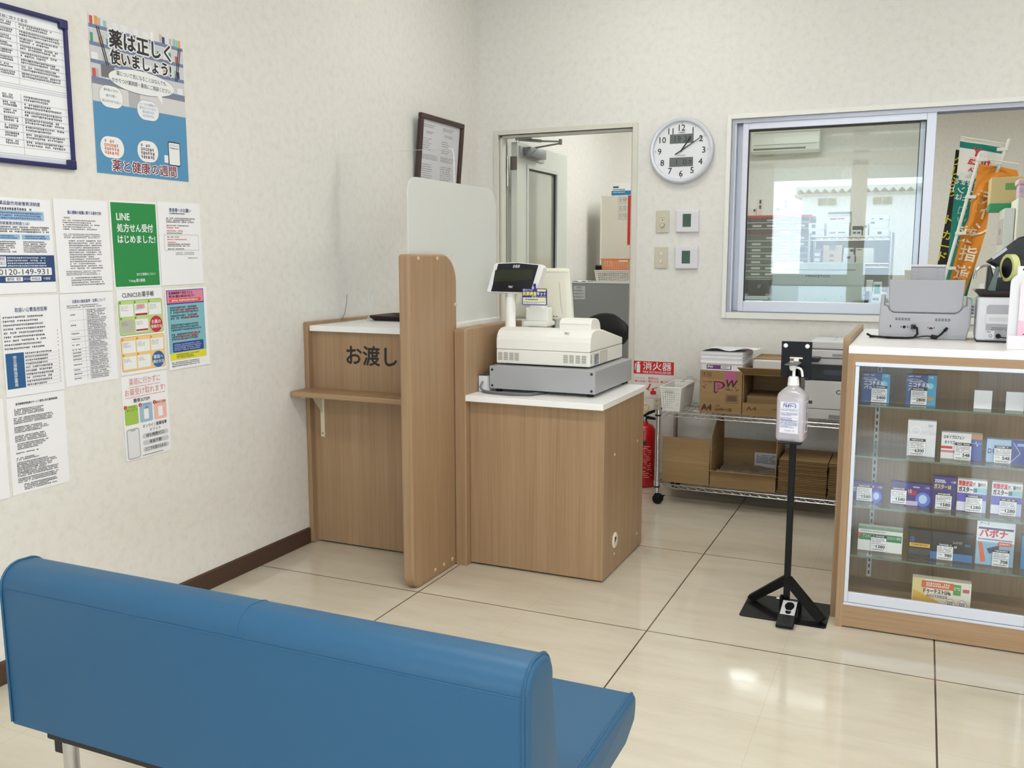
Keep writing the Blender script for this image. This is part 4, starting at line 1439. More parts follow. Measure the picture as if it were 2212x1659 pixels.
# operator screen seen from behind
m = MB()
k0 = m.mark()
m.prism([(-0.150, -0.105), (0.150, -0.105), (0.112, 0.125), (-0.112, 0.125)], 'y', -0.012, 0.020, C(230, 228, 217, 0.45), 0.006, 3)
m.prism([(-0.112, 0.108), (0.112, 0.108), (0.103, 0.125), (-0.103, 0.125)], 'y', -0.018, -0.010, C(240, 238, 222, 0.4), 0.003)
m.prism([(-0.125, -0.10), (0.125, -0.10), (0.095, 0.085), (-0.09, 0.085)], 'y', -0.020, -0.010, C(220, 217, 202, 0.45), 0.005)
for x in (0.060, 0.074):
    m.box(x, x + 0.008, -0.0206, -0.0196, -0.097, -0.094, BLACK)
for q in range(2):
    m.lathe([(0.007, 0.0), (0.008, -0.001), (0.0085, -0.001)], (-0.065 + q * 0.018, -0.0206, -0.02), C(176, 172, 158, 0.5), 14, 'y')
m.tube([(0.075, -0.0205, 0.06), (0.085, -0.0205, 0.0), (0.094, -0.0205, -0.05), (0.106, -0.0205, -0.085)], 0.0014, C(178, 174, 160, 0.5))
m.xf(k0, Matrix.Translation(Vector((0.932, -1.215, 1.118))) @ Matrix.Rotation(math.radians(-14), 4, 'X'))
m.build('operator_screen', t)
m = MB()
m.box(0.890, 1.000, -1.36, -1.25, 0.990, 1.012, IV, 0.006)
m.prism([(0.892, 1.010), (0.998, 1.010), (0.998, 1.066), (0.992, 1.073), (0.976, 1.070), (0.962, 1.085), (0.915, 1.085), (0.905, 1.066), (0.892, 1.070)], 'y', -1.335, -1.275, IV2, 0.006, 3)
m.build('screen_stand', t)
# small sign clipped to the display
t2 = thing('promotion_sign', 'small navy sign with yellow lettering clipped to the customer display', 'sign', (1.013, -1.522, 1.092))
m = MB()
NV = C(52, 52, 132, 0.5)
m.prism(rr(0.957, 1.092, 1.069, 1.162, 0.006, 4), 'y', -1.523, -1.521, NV)
p = PR(m, (0.957, -1.523, 1.162), EX, -EZ)
p.text('新型コロナウイルス', 0.004, 0.003, 0.008, WP, 2, w=0.046, bold=0.02)
p.rrect(0.068, 0.003, 0.040, 0.009, 0.002, C(236, 226, 160), 2)
p.text('抗原検査', 0.003, 0.013, 0.0175, C(240, 236, 120), 2, w=0.062, bold=0.04)
p.text('キット', 0.067, 0.013, 0.0175, WP, 2, w=0.040, bold=0.04)
p.text('取り扱いしております', 0.044, 0.031, 0.008, WP, 2, w=0.064, bold=0.02)
p.rect(0.004, 0.038, 0.104, 0.028, WP, 2)
p.rect(0.004, 0.040, 0.104, 0.013, C(232, 232, 176), 3)
p.bars(0.012, 0.042, 0.09, 0.008, 1, INK, 4, 4, 0.95, 0.6)
p.bars(0.006, 0.054, 0.098, 0.010, 2, GREYINK, 4, 5, 0.98, 0.5)
m.build('card', t2)
m = MB()
m.box(1.006, 1.019, -1.5225, -1.5205, 1.155, 1.182, NV, 0.001)
m.box(1.003, 1.010, -1.525, -1.512, 1.160, 1.169, C(220, 226, 230, 0.2), 0.001)
m.build('clip', t2)

# ================================================================ bench seen from behind
bx0, bx1 = 0.925, 2.02
t = thing('bench', 'blue vinyl waiting bench seen from behind in the foreground', 'bench', (1.48, -3.66, 0.0))
def cushion(prof, x0, x1, r, name, endseam=True):
    """upholstered block: rounded outline (y, z) swept along x with soft ends"""
    mm = MB()
    mm.prism(prof, 'x', x0, x1, VINYL, r, 4, True)
    return mm
def arc(cy, cz, r, a0, a1, n=8, rz=None):
    rz = r if rz is None else rz
    return [(cy + r * math.cos(math.radians(a0 + (a1 - a0) * i / n)), cz + rz * math.sin(math.radians(a0 + (a1 - a0) * i / n))) for i in range(n + 1)]
bp = [(-3.945, 0.395), (-3.815, 0.395), (-3.815, 0.44)] + [(-3.846, 0.66)] + arc(-3.888, 0.668, 0.042, 5, 95, 7) + arc(-3.905, 0.668, 0.043, 95, 172, 7) + [(-3.948, 0.655), (-3.946, 0.52)]
m = cushion(bp, bx0, bx1, 0.012, 'b')
m.build('backrest', t, sharp=50)
sp_ = [(-3.84, 0.345), (-3.455, 0.345)] + [(-3.395, 0.37), (-3.388, 0.39)] + arc(-3.405, 0.410, 0.018, 0, 90, 5) + [(-3.42, 0.4285), (-3.63, 0.430), (-3.84, 0.430)]
m = cushion(sp_, bx0 + 0.002, bx1 - 0.002, 0.010, 's')
m.build('seat', t, sharp=50)
PIPE = C(36, 92, 134, 0.5)
m = MB()
ins = lambda pr, d: pr
for x in (bx1 - 0.0085, bx0 + 0.0085):
    m.tube([(x, y, z) for y, z in [(-3.9465, 0.40), (-3.9475, 0.52), (-3.9490, 0.655)] + arc(-3.905, 0.668, 0.0435, 172, 95, 7) + arc(-3.888, 0.668, 0.0425, 95, 5, 7) + [(-3.8455, 0.66), (-3.8145, 0.44)]], 0.0026, VINYL, 6)
    m.tube([(x - (0.002 if x > 1.5 else -0.002), y, z) for y, z in [(-3.80, 0.4305), (-3.63, 0.4305), (-3.42, 0.429)] + arc(-3.405, 0.410, 0.0185, 90, 0, 5) + [(-3.3875, 0.39), (-3.3945, 0.37), (-3.4545, 0.3448)]], 0.0024, VINYL, 6)
m.tube([(bx0 + 0.012, -3.9485, 0.668), (bx1 - 0.010, -3.9485, 0.668)], 0.0011, PIPE, 6)
m.build('piping', t)
m = MB()
xs = 1.495
m.tube([(xs, y - 0.0002, z + 0.0002) for y, z in [(-3.948, 0.668)] + arc(-3.905, 0.668, 0.0432, 172, 95, 7) + arc(-3.888, 0.668, 0.0422, 95, 30, 7)], 0.0009, PIPE, 6)
m.build('cross_seam', t)
m = MB()
BKF = C(28, 28, 30, 0.5)
m.box(bx0 + 0.07, bx1 - 0.03, -3.922, -3.892, 0.366, 0.3945, BKF, 0.002)
m.box(bx0 + 0.045, bx1 - 0.035, -3.487, -3.457, 0.318, 0.3445, BKF, 0.002)
for x in (bx0 + 0.05, bx1 - 0.07):
    m.box(x, x + 0.03, -3.84, -3.487, 0.318, 0.3445, BKF, 0.002)
    m.box(x, x + 0.03, -3.892, -3.835, 0.318, 0.3945, BKF, 0.002)
m.build('frame', t)
for x in (bx0 + 0.115, bx1 - 0.075):
    for y in (-3.907, -3.472):
        m = MB(); m.cyl((x, y, 0.008), (x, y, 0.366 if y < -3.6 else 0.318), 0.0145, CHROME)
        lg = m.build('leg', t)
        m = MB(); m.cyl((x, y, 0.0), (x, y, 0.012), 0.018, BLACK)
        m.build('foot_cap', lg)

# ================================================================ sanitizer stand and bottle
t = thing('sanitizer_stand', 'black pedal operated sanitizer stand left of the glass showcase', 'stand', (2.10, -1.71, 0.0))
BK = C(11, 11, 12, 0.45, 0, 0.25)
m = MB(); m.prism(rr(1.951, -1.832, 2.252, -1.592, 0.012, 4), 'z', 0.0, 0.004, BK, 0.001)
m.build('base_plate', t)
m = MB(); m.box(2.089, 2.111, -1.712, -1.690, 0.004, 0.90, BK, 0.002)
m.build('pole', t)
for ex_, ey_ in ((1.968, -1.672), (2.236, -1.79)):
    m = MB()
    P0, P1 = Vector((2.10, -1.701, 0.118)), Vector((ex_, ey_, 0.010))
    d_ = (P1 - P0).normalized()
    s_ = Vector((0, 1, 0)); n_ = d_.cross(s_).normalized(); s_ = n_.cross(d_).normalized()
    a, b = 0.016, 0.013
    v = []
    for P in (P0, P1):
        for q, r_ in ((-1, -1), (1, -1), (1, 1), (-1, 1)):
            v.append(P + s_ * b * q + n_ * a * r_)
    for v_ in v:
        v_.z = max(v_.z, 0.0042)
    m.add(v, [(0, 1, 2, 3), (7, 6, 5, 4), (0, 4, 5, 1), (1, 5, 6, 2), (2, 6, 7, 3), (3, 7, 4, 0)], BK)
    m.build('brace', t)
m = MB()
k0 = m.mark()
m.box(2.089, 2.149, -0.175, 0.0, 0.0, 0.012, BK, 0.003)
p = PR(m, (2.094, -0.014, 0.012), EX, -EY)
p.rect(0, 0, 0.050, 0.092, C(206, 208, 212, 0.5), 1)
p.ell(0.0265, 0.034, 0.0165, 0.027, BK, 2)
p.poly([(0.014, 0.05), (0.039, 0.05), (0.035, 0.062), (0.018, 0.062)], BK, 2)
p.poly([(0.016, 0.066), (0.037, 0.066), (0.036, 0.078), (0.032, 0.086), (0.022, 0.086), (0.017, 0.078)], BK, 2)
m.xf(k0, Matrix.Translation(Vector((0, -1.722, 0.040))) @ Matrix.Rotation(math.radians(12), 4, 'X'))
m.build('pedal', t)
for x in (2.079, 2.146):
    m = MB(); m.box(x, x + 0.010, -1.735, -1.705, 0.004, 0.058, BK, 0.002)
    m.build('pedal_bracket', t)
for x in (2.0735, 2.1615):
    m = MB(); m.cyl((x - 0.006, -1.722, 0.045), (x + 0.006, -1.722, 0.045), 0.006, CHROME, n=6, smooth=False)
    m.build('bolt', t)
m = MB()
BKP = C(15, 17, 24, 0.45, 0, 0.25)
z0, z1 = 0.868, 0.9955
for a in ((2.048, 2.152, 0.942, z1), (2.048, 2.078, z0, 0.942), (2.122, 2.152, z0, 0.942), (2.078, 2.122, z0, 0.918)):
    m.box(a[0], a[1], -1.712, -1.708, a[2], a[3], BKP)
m.box(2.152, 2.176, -1.712, -1.650, 0.926, 0.940, BKP, 0.002)
m.build('head_plate', t)
for x in (2.062, 2.136):
    m = MB(); m.lathe([(0.0078, 0.0), (0.0078, -0.002), (0.006, -0.004), (0.0, -0.0045)], (x, -1.712, 0.980), WHITE, 18, 'y')
    m.build('cap', t)
m = MB()
m.cyl((2.078, -1.712, 0.936), (2.122, -1.712, 0.936), 0.0045, CHROME)
m.cyl((2.093, -1.716, 0.9285), (2.109, -1.716, 0.9285), 0.0065, WHITE)
m.prism([(2.072, -1.80), (2.116, -1.80), (2.120, -1.73), (2.076, -1.71)], 'z', 0.9195, 0.9225, C(120, 122, 124, 0.35, 0.5), 0.001)
m.build('press_arm', t)
m = MB()
m.prism(rr(2.062, -1.826, 2.140, -1.712, 0.006, 4), 'z', 0.646, 0.650, BK)
m.build('bottle_shelf', t)
m = MB()
m.tube([(2.078, -1.79, 0.876), (2.080, -1.755, 0.876), (2.10, -1.714, 0.876), (2.121, -1.755, 0.876), (2.123, -1.79, 0.876)], 0.003, BK)
m.build('neck_holder', t)

t = thing('sanitizer_bottle', 'translucent pump bottle of pink hand sanitizer with blue printed label', 'bottle', (2.101, -1.775, 0.650))
bcx, bcy = 2.101, -1.772
k_rot = math.radians(-8)
def ring_at(z, hw, hd, r):
    return [(bcx + a, bcy + b, z) for a, b in rr(-hw, -hd, hw, hd, r, 5)]
m = MB()
prof = [(0.6505, 0.042, 0.030, 0.012), (0.656, 0.047, 0.034, 0.014), (0.665, 0.0485, 0.0355, 0.014), (0.805, 0.0485, 0.0355, 0.014), (0.818, 0.046, 0.033, 0.016), (0.835, 0.030, 0.024, 0.018), (0.842, 0.021, 0.019, 0.0185), (0.850, 0.0185, 0.0185, 0.018)]
rings = [ring_at(*q) for q in prof]
n_ = len(rings[0])
v = [p_ for r_ in rings for p_ in r_]
f = [(k * n_ + i, k * n_ + (i + 1) % n_, (k + 1) * n_ + (i + 1) % n_, (k + 1) * n_ + i) for k in range(len(rings) - 1) for i in range(n_)]
f += [list(range(n_))[::-1], [(len(rings) - 1) * n_ + i for i in range(n_)]]
m.add(v, f, BOTTLE, True)
m.rot(0, k_rot, 'Z', (bcx, bcy, 0))
m.build('bottle_body', t, sharp=60)
m = MB()
prof = [(0.654, 0.044, 0.031, 0.012), (0.664, 0.0465, 0.0335, 0.013), (0.806, 0.0465, 0.0335, 0.013)]
rings = [ring_at(*q) for q in prof]
v = [p_ for r_ in rings for p_ in r_]
f = [(k * n_ + i, k * n_ + (i + 1) % n_, (k + 1) * n_ + (i + 1) % n_, (k + 1) * n_ + i) for k in range(2) for i in range(n_)]
f += [list(range(n_))[::-1], [2 * n_ + i for i in range(n_)]]
m.add(v, f, glass('pink_liquid', (0.985, 0.955, 0.975), 0.01, 0.1, (0.16, (250, 234, 244))), True)
m.rot(0, k_rot, 'Z', (bcx, bcy, 0))
m.build('liquid', t, 'pink liquid', sharp=60)
BLU = C(58, 66, 160, 0.6)
m = MB()
m.box(bcx - 0.034, bcx + 0.034, bcy - 0.0363, bcy - 0.0357, 0.680, 0.794, C(236, 236, 244, 0.5))
p = PR(m, (bcx - 0.034, bcy - 0.0363, 0.794), EX, -EZ)
p.frame(0.0008, 0.0008, 0.0664, 0.1124, 0.0008, C(90, 96, 190), 1)
p.bars(0.014, 0.005, 0.04, 0.004, 1, BLU, 2, 1, 1.0, 0.9)
p.text('アルボナース', 0.034, 0.009, 0.014, BLU, 2, al='c', w=0.046, bold=0.05)
for i, (y, n, w) in enumerate(((0.027, 2, 0.06), (0.040, 3, 0.058), (0.057, 3, 0.04), (0.066, 5, 0.06), (0.086, 2, 0.05))):
    p.bars(0.004, y, w, n * 0.0036, n, BLU, 2, 300 + i, 0.98, 0.45)
    p.rect(0.003, y - 0.0016, 0.062, 0.0004, BLU, 2)
p.text('アルボース', 0.036, 0.100, 0.007, INK, 2, al='c')
m.box(bcx + 0.0487, bcx + 0.0493, bcy - 0.018, bcy + 0.018, 0.684, 0.796, C(236, 236, 244, 0.5))
p = PR(m, (bcx + 0.0493, bcy - 0.018, 0.796), EY, -EZ)
p.bars(0.004, 0.004, 0.028, 0.066, 12, BLU, 2, 311, 0.98, 0.5)
for i in range(12):
    p.rect(0.008 + i * 0.0018, 0.080, 0.0009, 0.026, INK, 2)
m.rot(0, k_rot, 'Z', (bcx, bcy, 0))
m.build('label', t, 'white label printed in blue')
m = MB()
m.lathe([(0.0205, 0.848), (0.0205, 0.850), (0.0195, 0.852), (0.0185, 0.873), (0.0165, 0.875), (0.0165, 0.878), (0.006, 0.879)], (bcx, bcy, 0), WHITE, 32)
m.cyl((bcx, bcy, 0.878), (bcx, bcy, 0.903), 0.0055, WHITE)
m.lathe([(0.0075, 0.899), (0.0105, 0.902), (0.0125, 0.908), (0.0125, 0.9165), (0.0105, 0.918), (0.0, 0.918)], (bcx - 0.004, bcy, 0), WHITE, 24)
m.tube([(bcx + 0.004, bcy - 0.002, 0.911), (bcx + 0.014, bcy - 0.006, 0.910), (bcx + 0.024, bcy - 0.010, 0.906), (bcx + 0.028, bcy - 0.012, 0.899), (bcx + 0.031, bcy - 0.013, 0.880)], 0.0042, WHITE)
m.build('pump', t)

# ================================================================ wire rack on castors
t = thing('wire_rack', 'chrome two tier wire rack on castors along the back wall', 'rack', (1.88, -0.25, 0.0))
kx0, kx1, ky0, ky1 = 1.268, 2.48, -0.45, -0.065
CW = C(196, 196, 198, 0.22, 0.9)
for x in (kx0, kx1):
    for y in (ky0, ky1):
        m = MB()
        m.cyl((x, y, 0.058), (x, y, 0.506), 0.0125, CW)
        m.cyl((x, y, 0.506), (x, y, 0.509), 0.0128, C(160, 160, 162, 0.3, 0.6))
        for k in range(14):
            m.cyl((x, y, 0.09 + k * 0.029), (x, y, 0.0908 + k * 0.029), 0.0128, C(110, 110, 112, 0.3, 0.6), n=14)
        po = m.build('post', t)
        m = MB()
        m.cyl((x + 0.008, y - 0.013, 0.027), (x + 0.008, y + 0.013, 0.027), 0.027, BLACK, n=24)
        m.box(x - 0.012, x + 0.02, y - 0.016, y + 0.016, 0.030, 0.052, BLACK, 0.005)
        m.cyl((x, y, 0.048), (x, y, 0.060), 0.010, BLACK)
        m.box(x + 0.015, x + 0.042, y - 0.012, y + 0.012, 0.042, 0.047, BLACK, 0.001)
        m.build('caster', po)
        for z in (0.088, 0.470):
            m = MB(); m.cyl((x, y, z), (x, y, z + 0.008), 0.0165, BLACK)
            m.cyl((x, y, z + 0.008), (x, y, z + 0.036), 0.0158, CW)
            m.build('clip', po)
for z in (0.103, 0.485):
    m = MB()
    for y in (ky0, ky1):
        m.cyl((kx0 + 0.014, y, z + 0.006), (kx1 - 0.014, y, z + 0.006), 0.0034, CW, n=8)
        m.cyl((kx0 + 0.014, y, z - 0.013), (kx1 - 0.014, y, z - 0.013), 0.0034, CW, n=8)
        pts = []
        n_ = 52
        for i in range(n_ + 1):
            pts.append((kx0 + 0.016 + (kx1 - kx0 - 0.032) * i / n_, y, z + (0.004 if i % 2 == 0 else -0.011)))
        m.tube(pts, 0.0022, CW, 6, smooth=False)
    for x in (kx0, kx1):
        m.cyl((x, ky0 + 0.014, z + 0.006), (x, ky1 - 0.014, z + 0.006), 0.0034, CW, n=8)
        m.cyl((x, ky0 + 0.014, z - 0.013), (x, ky1 - 0.014, z - 0.013), 0.0034, CW, n=8)
    for i in range(1, 40):
        x = kx0 + (kx1 - kx0) * i / 40
        m.cyl((x, ky0, z + 0.0065), (x, ky1, z + 0.0065), 0.0015, CW, n=6)
    for y in (ky0 + 0.12, ky0 + 0.26):
        m.cyl((kx0, y, z + 0.002), (kx1, y, z + 0.002), 0.0026, CW, n=6)
    m.build('wire_shelf', t)
ST1, ST2 = 0.4945, 0.1125      # what stands on the two tiers rests here

# white basket
def basket(name, label, x0, x1, y0, y1, z0, h, col, nx, ny, nz, parent=None, group=None, hole=0.55, taper=0.012):
    """open plastic basket whose walls are real lattices"""
    mm = MB()
    def wall(A, B, C_, D_, nu, nv):
        # A,B bottom, C_,D_ top; frame strips between holes
        A, B, C_, D_ = (Vector(q) for q in (A, B, C_, D_))
        def pt(u, v):
            return A.lerp(B, u).lerp(D_.lerp(C_, u), v)
        m0, m1 = 0.10, 0.82
        us, vs_ = [0.0], [0.0]
        a = 0.06
        for i in range(nu):
            s0 = a + (1 - 2 * a) * (i + (1 - hole) / 2) / nu
            us += [s0, a + (1 - 2 * a) * (i + (1 + hole) / 2) / nu]
        us.append(1.0)
        for j in range(nv):
            vs_ += [m0 + (m1 - m0) * (j + (1 - hole) / 2) / nv, m0 + (m1 - m0) * (j + (1 + hole) / 2) / nv]
        vs_.append(1.0)
        grid = [[pt(u, v) for u in us] for v in vs_]
        vv = [q for row in grid for q in row]
        W_ = len(us)
        ff = []
        for j in range(len(vs_) - 1):
            for i in range(W_ - 1):
                if i % 2 == 1 and j % 2 == 1:
                    continue
                ff.append((j * W_ + i, j * W_ + i + 1, (j + 1) * W_ + i + 1, (j + 1) * W_ + i))
        nrm = (B - A).cross(D_ - A).normalized() * 0.0022
        k = len(vv)
        mm.add(vv, ff, col)
        mm.add([q - nrm for q in vv], ff, col)
    b = taper
    lo = [(x0 + b, y0 + b, z0), (x1 - b, y0 + b, z0), (x1 - b, y1 - b, z0), (x0 + b, y1 - b, z0)]
    hi = [(x0, y0, z0 + h), (x1, y0, z0 + h), (x1, y1, z0 + h), (x0, y1, z0 + h)]
    for i in range(4):
        j = (i + 1) % 4
        wall(lo[i], lo[j], hi[j], hi[i], nx if i % 2 == 0 else ny, nz)
    mm.box(x0 + b, x1 - b, y0 + b, y1 - b, z0, z0 + 0.003, col)
    r_ = 0.004
    for i in range(4):
        j = (i + 1) % 4
        mm.tube([hi[i], hi[j]], r_, col, 8)
    return mm
WB = C(236, 236, 232, 0.4)
m = basket('basket', '', 1.272, 1.386, -0.44, -0.14, ST1, 0.126, WB, 8, 18, 8)
m.box(1.300, 1.345, -0.443, -0.439, ST1 + 0.102, ST1 + 0.118, C(206, 206, 204, 0.4), 0.001)
m.build('basket', None, 'white perforated plastic basket on the left end of the wire rack', 'basket', loc=(1.329, -0.29, ST1))
m = MB()
g = 7
R = random.Random(3)
v = [(1.345 + 0.09 * i / (g - 1), -0.30 + 0.14 * j / (g - 1), ST1 + 0.128 + 0.018 * R.random() + 0.02 * math.sin(i * .8) + (0.012 if i > 3 else 0)) for j in range(g) for i in range(g)]
m.add(v, [(j * g + i, j * g + i + 1, (j + 1) * g + i + 1, (j + 1) * g + i) for j in range(g - 1) for i in range(g - 1)], POLYBAG, True)
m.build('plastic_bag', None, 'clear crumpled plastic bag lying on the white basket', 'bag')

# copy paper carton
MG = C(176, 92, 132, 0.7)
BRN = C(74, 44, 40, 0.8)
m = MB()
m.box(1.470, 1.686, -0.40, -0.10, ST1, ST1 + 0.222, KRAFT, 0.002)
p = PR(m, (1.470, -0.40, ST1 + 0.222), EX, -EZ)
p.rect(0, 0.108, 0.216, 0.0012, C(140, 104, 66), 1)
p.poly([(0.133, 0.0), (0.192, 0.0), (0.182, 0.060), (0.126, 0.060)], MG, 1)
p.frame(0.012, 0.008, 0.022, 0.022, 0.0014, BRN, 2); p.frame(0.038, 0.008, 0.022, 0.022, 0.0014, BRN, 2)
p.seg(0.023, 0.014, 0.023, 0.027, 0.002, BRN, 2); p.poly([(0.016, 0.019), (0.030, 0.019), (0.023, 0.012)], BRN, 2)
p.seg(0.045, 0.013, 0.045, 0.027, 0.003, BRN, 2); p.seg(0.053, 0.013, 0.053, 0.027, 0.003, BRN, 2)
p.text('Office Paper', 0.010, 0.036, 0.020, C(206, 120, 116), 2, w=0.115)
p.text('マルチ用紙 PPC', 0.014, 0.052, 0.012, BRN, 2, w=0.072)
p.text('P', 0.078, 0.044, 0.078, BRN, 3, w=0.050, bold=0.07)
p.text('P', 0.082, 0.050, 0.066, MG, 4, w=0.036, bold=0.04)
p.text('W', 0.130, 0.036, 0.052, BRN, 4, w=0.056, bold=0.05, shear=0.2)
p.bars(0.132, 0.088, 0.04, 0.012, 2, BRN, 3, 4, 0.95, 0.6)
p.seg(0.016, 0.082, 0.030, 0.094, 0.004, BRN, 2); p.seg(0.184, 0.100, 0.200, 0.092, 0.004, BRN, 2)
p.ell(0.030, 0.078, 0.003, 0.003, BRN, 2, 10); p.ell(0.184, 0.084, 0.003, 0.003, BRN, 2, 10)
p.frame(0.136, 0.120, 0.062, 0.044, 0.0016, BRN, 2)
for i in range(22):
    p.rect(0.142 + i * 0.0023, 0.125, 0.0012 if i % 3 else 0.0017, 0.030, BRN, 2)
p.text('A4', 0.012, 0.168, 0.046, BRN, 2, bold=0.05)
p.text('T目', 0.082, 0.172, 0.016, BRN, 2)
p.text('500枚×5冊', 0.082, 0.190, 0.019, BRN, 2, w=0.085, bold=0.02)
m.build('carton', None, 'closed brown copy paper carton marked A4 with a magenta P on the rack', 'carton', loc=(1.578, -0.25, ST1))
Z = ST1 + 0.222
m = MB()
m.box(1.476, 1.686, -0.40, -0.103, Z, Z + 0.038, C(232, 230, 232, 0.5), 0.004)
p = PR(m, (1.476, -0.40, Z + 0.038), EX, -EZ)
p.rect(0.028, 0.008, 0.125, 0.022, C(110, 60, 110), 1)
p.text('PW', 0.034, 0.009, 0.018, WP, 2, bold=0.04)
p.rect(0.10, 0.010, 0.048, 0.016, WP, 2); p.bars(0.104, 0.012, 0.04, 0.012, 2, INK, 3, 5)
m.build('paper_ream', None, 'wrapped paper ream with purple print lying on the A4 carton', 'paper ream', loc=(1.581, -0.25, Z))
Z += 0.038
m = MB()
R = random.Random(8)
k = 0
z = Z
while z < Z + 0.058:
    h_ = R.uniform(0.003, 0.009)
    dx, dy = R.uniform(-0.004, 0.004), R.uniform(-0.004, 0.003)
    kk = m.mark()
    m.box(1.476 + dx, 1.686 + dx, -0.405 + dy, -0.108 + dy, z, z + h_, C(240, 240, 242, 0.7) if k % 2 else C(226, 226, 232, 0.7))
    z += h_
    k += 1
PZ = z
m.build('paper_stack', None, 'loose stack of white paper on top of the wrapped ream', 'paper stack', kind='stuff', loc=(1.581, -0.255, Z))
m = MB()
g = 12
v = []
for j in range(g):
    for i in range(g):
        u, w_ = i / (g - 1), j / (g - 1)
        lift = 0.014 * max(0, 1 - w_ * 2.5) * (0.3 + math.sin(u * 5.0) ** 2) + 0.010 * max(0, u - 0.55) * (1 - w_)
        v.append((1.468 + 0.245 * u + 0.03 * w_, -0.418 + 0.285 * w_, PZ + 0.002 + lift))
m.add(v, [(j * g + i, j * g + i + 1, (j + 1) * g + i + 1, (j + 1) * g + i) for j in range(g - 1) for i in range(g - 1)], PAPER, True)
m.build('paper_sheet', None, 'curling top sheet of white paper over the loose stack', 'paper')

# open carton with flap
def carton_open(name, label, x0, x1, y0, y1, z0, z1, front, extra=None, back=None, loc=None):
    mm = MB()
    w_ = 0.004
    mm.box(x0, x1, y0, y1, z0, z0 + w_, KRAFT)
    mm.box(x0, x0 + w_, y0, y1, z0 + w_, z1, KRAFT)
    mm.box(x1 - w_, x1, y0, y1, z0 + w_, z1, KRAFT)
    mm.box(x0 + w_, x1 - w_, y1 - w_, y1, z0 + w_, back or z1, KRAFT)
    if front:
        mm.box(x0 + w_, x1 - w_, y0, y0 + w_, z0 + w_, z0 + front, KRAFT)
    return mm
m = carton_open('carton', '', 1.690, 1.935, -0.40, -0.10, ST1, ST1 + 0.212, 0.066)
m.box(1.694, 1.931, -0.396, -0.104, ST1 + 0.208, ST1 + 0.212, KRAFT)
m.box(1.700, 1.930, -0.330, -0.105, ST1 + 0.004, ST1 + 0.094, KRAFT)
p = PR(m, (1.690, -0.40, ST1 + 0.212), EX, -EZ)
p.text('A4', 0.020, 0.160, 0.028, BRN, 1, w=0.05)
p.bars(0.15, 0.168, 0.035, 0.008, 1, BRN, 1, 5, 1.0)
kk = m.mark()
m.add([(1.690, -0.40, ST1 + 0.212), (1.935, -0.40, ST1 + 0.212), (1.955, -0.475, ST1 + 0.252), (1.672, -0.475, ST1 + 0.250),
       (1.690, -0.40, ST1 + 0.216), (1.935, -0.40, ST1 + 0.216), (1.955, -0.475, ST1 + 0.256), (1.672, -0.475, ST1 + 0.254)],
      [(0, 1, 2, 3), (7, 6, 5, 4), (0, 4, 5, 1), (1, 5, 6, 2), (2, 6, 7, 3), (3, 7, 4, 0)], KRAFT)
m.build('carton', None, 'opened brown carton with raised top flap behind the sanitizer bottle', 'carton', loc=(1.81, -0.25, ST1))
ZB = ST1 + 0.2125
m = MB(); m.box(1.728, 1.96, -0.33, -0.09, ZB, ZB + 0.075, KRAFT, 0.002)
m.build('carton', None, 'shallow brown carton lying on the opened carton behind the paper', 'carton', loc=(1.84, -0.21, ZB))
m = MB(); m.box(1.735, 1.95, -0.385, -0.333, ZB, ZB + 0.070, C(206, 204, 202, 0.5), 0.003)
m.build('white_carton', None, 'flat light grey box lying in front of the shallow brown carton', 'box', loc=(1.84, -0.36, ZB))

# copier
t = thing('copier', 'light grey multifunction copier on the right end of the wire rack', 'copier', (2.2, -0.22, ST1))
G1, G2 = C(206, 207, 210, 0.5), C(190, 191, 195, 0.5)
cx0, cx1 = 1.985, 2.44
m = MB()
m.box(cx0, cx1, -0.36, -0.05, ST1, 0.545, G1, 0.004)
m.box(cx0, cx1, -0.36, -0.05, 0.547, 0.686, G1, 0.004)
p = PR(m, (cx0, -0.36, 0.686), EX, -EZ)
p.text('Canon', 0.150, 0.036, 0.030, C(50, 46, 50), 1, bold=0.03)
p.rect(0.018, 0.100, 0.022, 0.016, C(70, 66, 78), 1)
m.build('paper_unit', t)
m = MB()
m.box(2.105, 2.30, -0.3605, -0.358, 0.500, 0.520, C(140, 141, 146, 0.5))
m.build('tray_handle', t)
m = MB()
m.box(cx0 + 0.01, cx1 - 0.01, -0.33, -0.06, 0.686, 0.768, C(24, 24, 28, 0.4), 0.003)
m.box(cx0, cx0 + 0.02, -0.36, -0.05, 0.686, 0.768, C(30, 30, 34, 0.4), 0.003)
m.box(2.07, 2.40, -0.335, -0.329, 0.715, 0.740, C(44, 50, 66, 0.3))
m.build('output_bay', t)
m = MB()
m.box(cx0, cx1, -0.365, -0.05, 0.768, 0.800, G2, 0.005)
m.box(cx0, cx1, -0.37, -0.05, 0.803, 0.842, G1, 0.005)
m.box(cx0 + 0.02, cx1, -0.365, -0.05, 0.845, 0.885, G1, 0.008)
m.box(2.11, 2.3, -0.3705, -0.366, 0.810, 0.824, C(150, 151, 156, 0.5))
m.box(2.108, 2.110, -0.30, -0.08, 0.8845, 0.8856, C(120, 121, 126, 0.5))
m.build('scanner_lid', t)
m = MB()
m.box(1.965, 2.055, -0.46, -0.372, 0.790, 0.803, BLACK, 0.003)
m.build('control_panel', t)

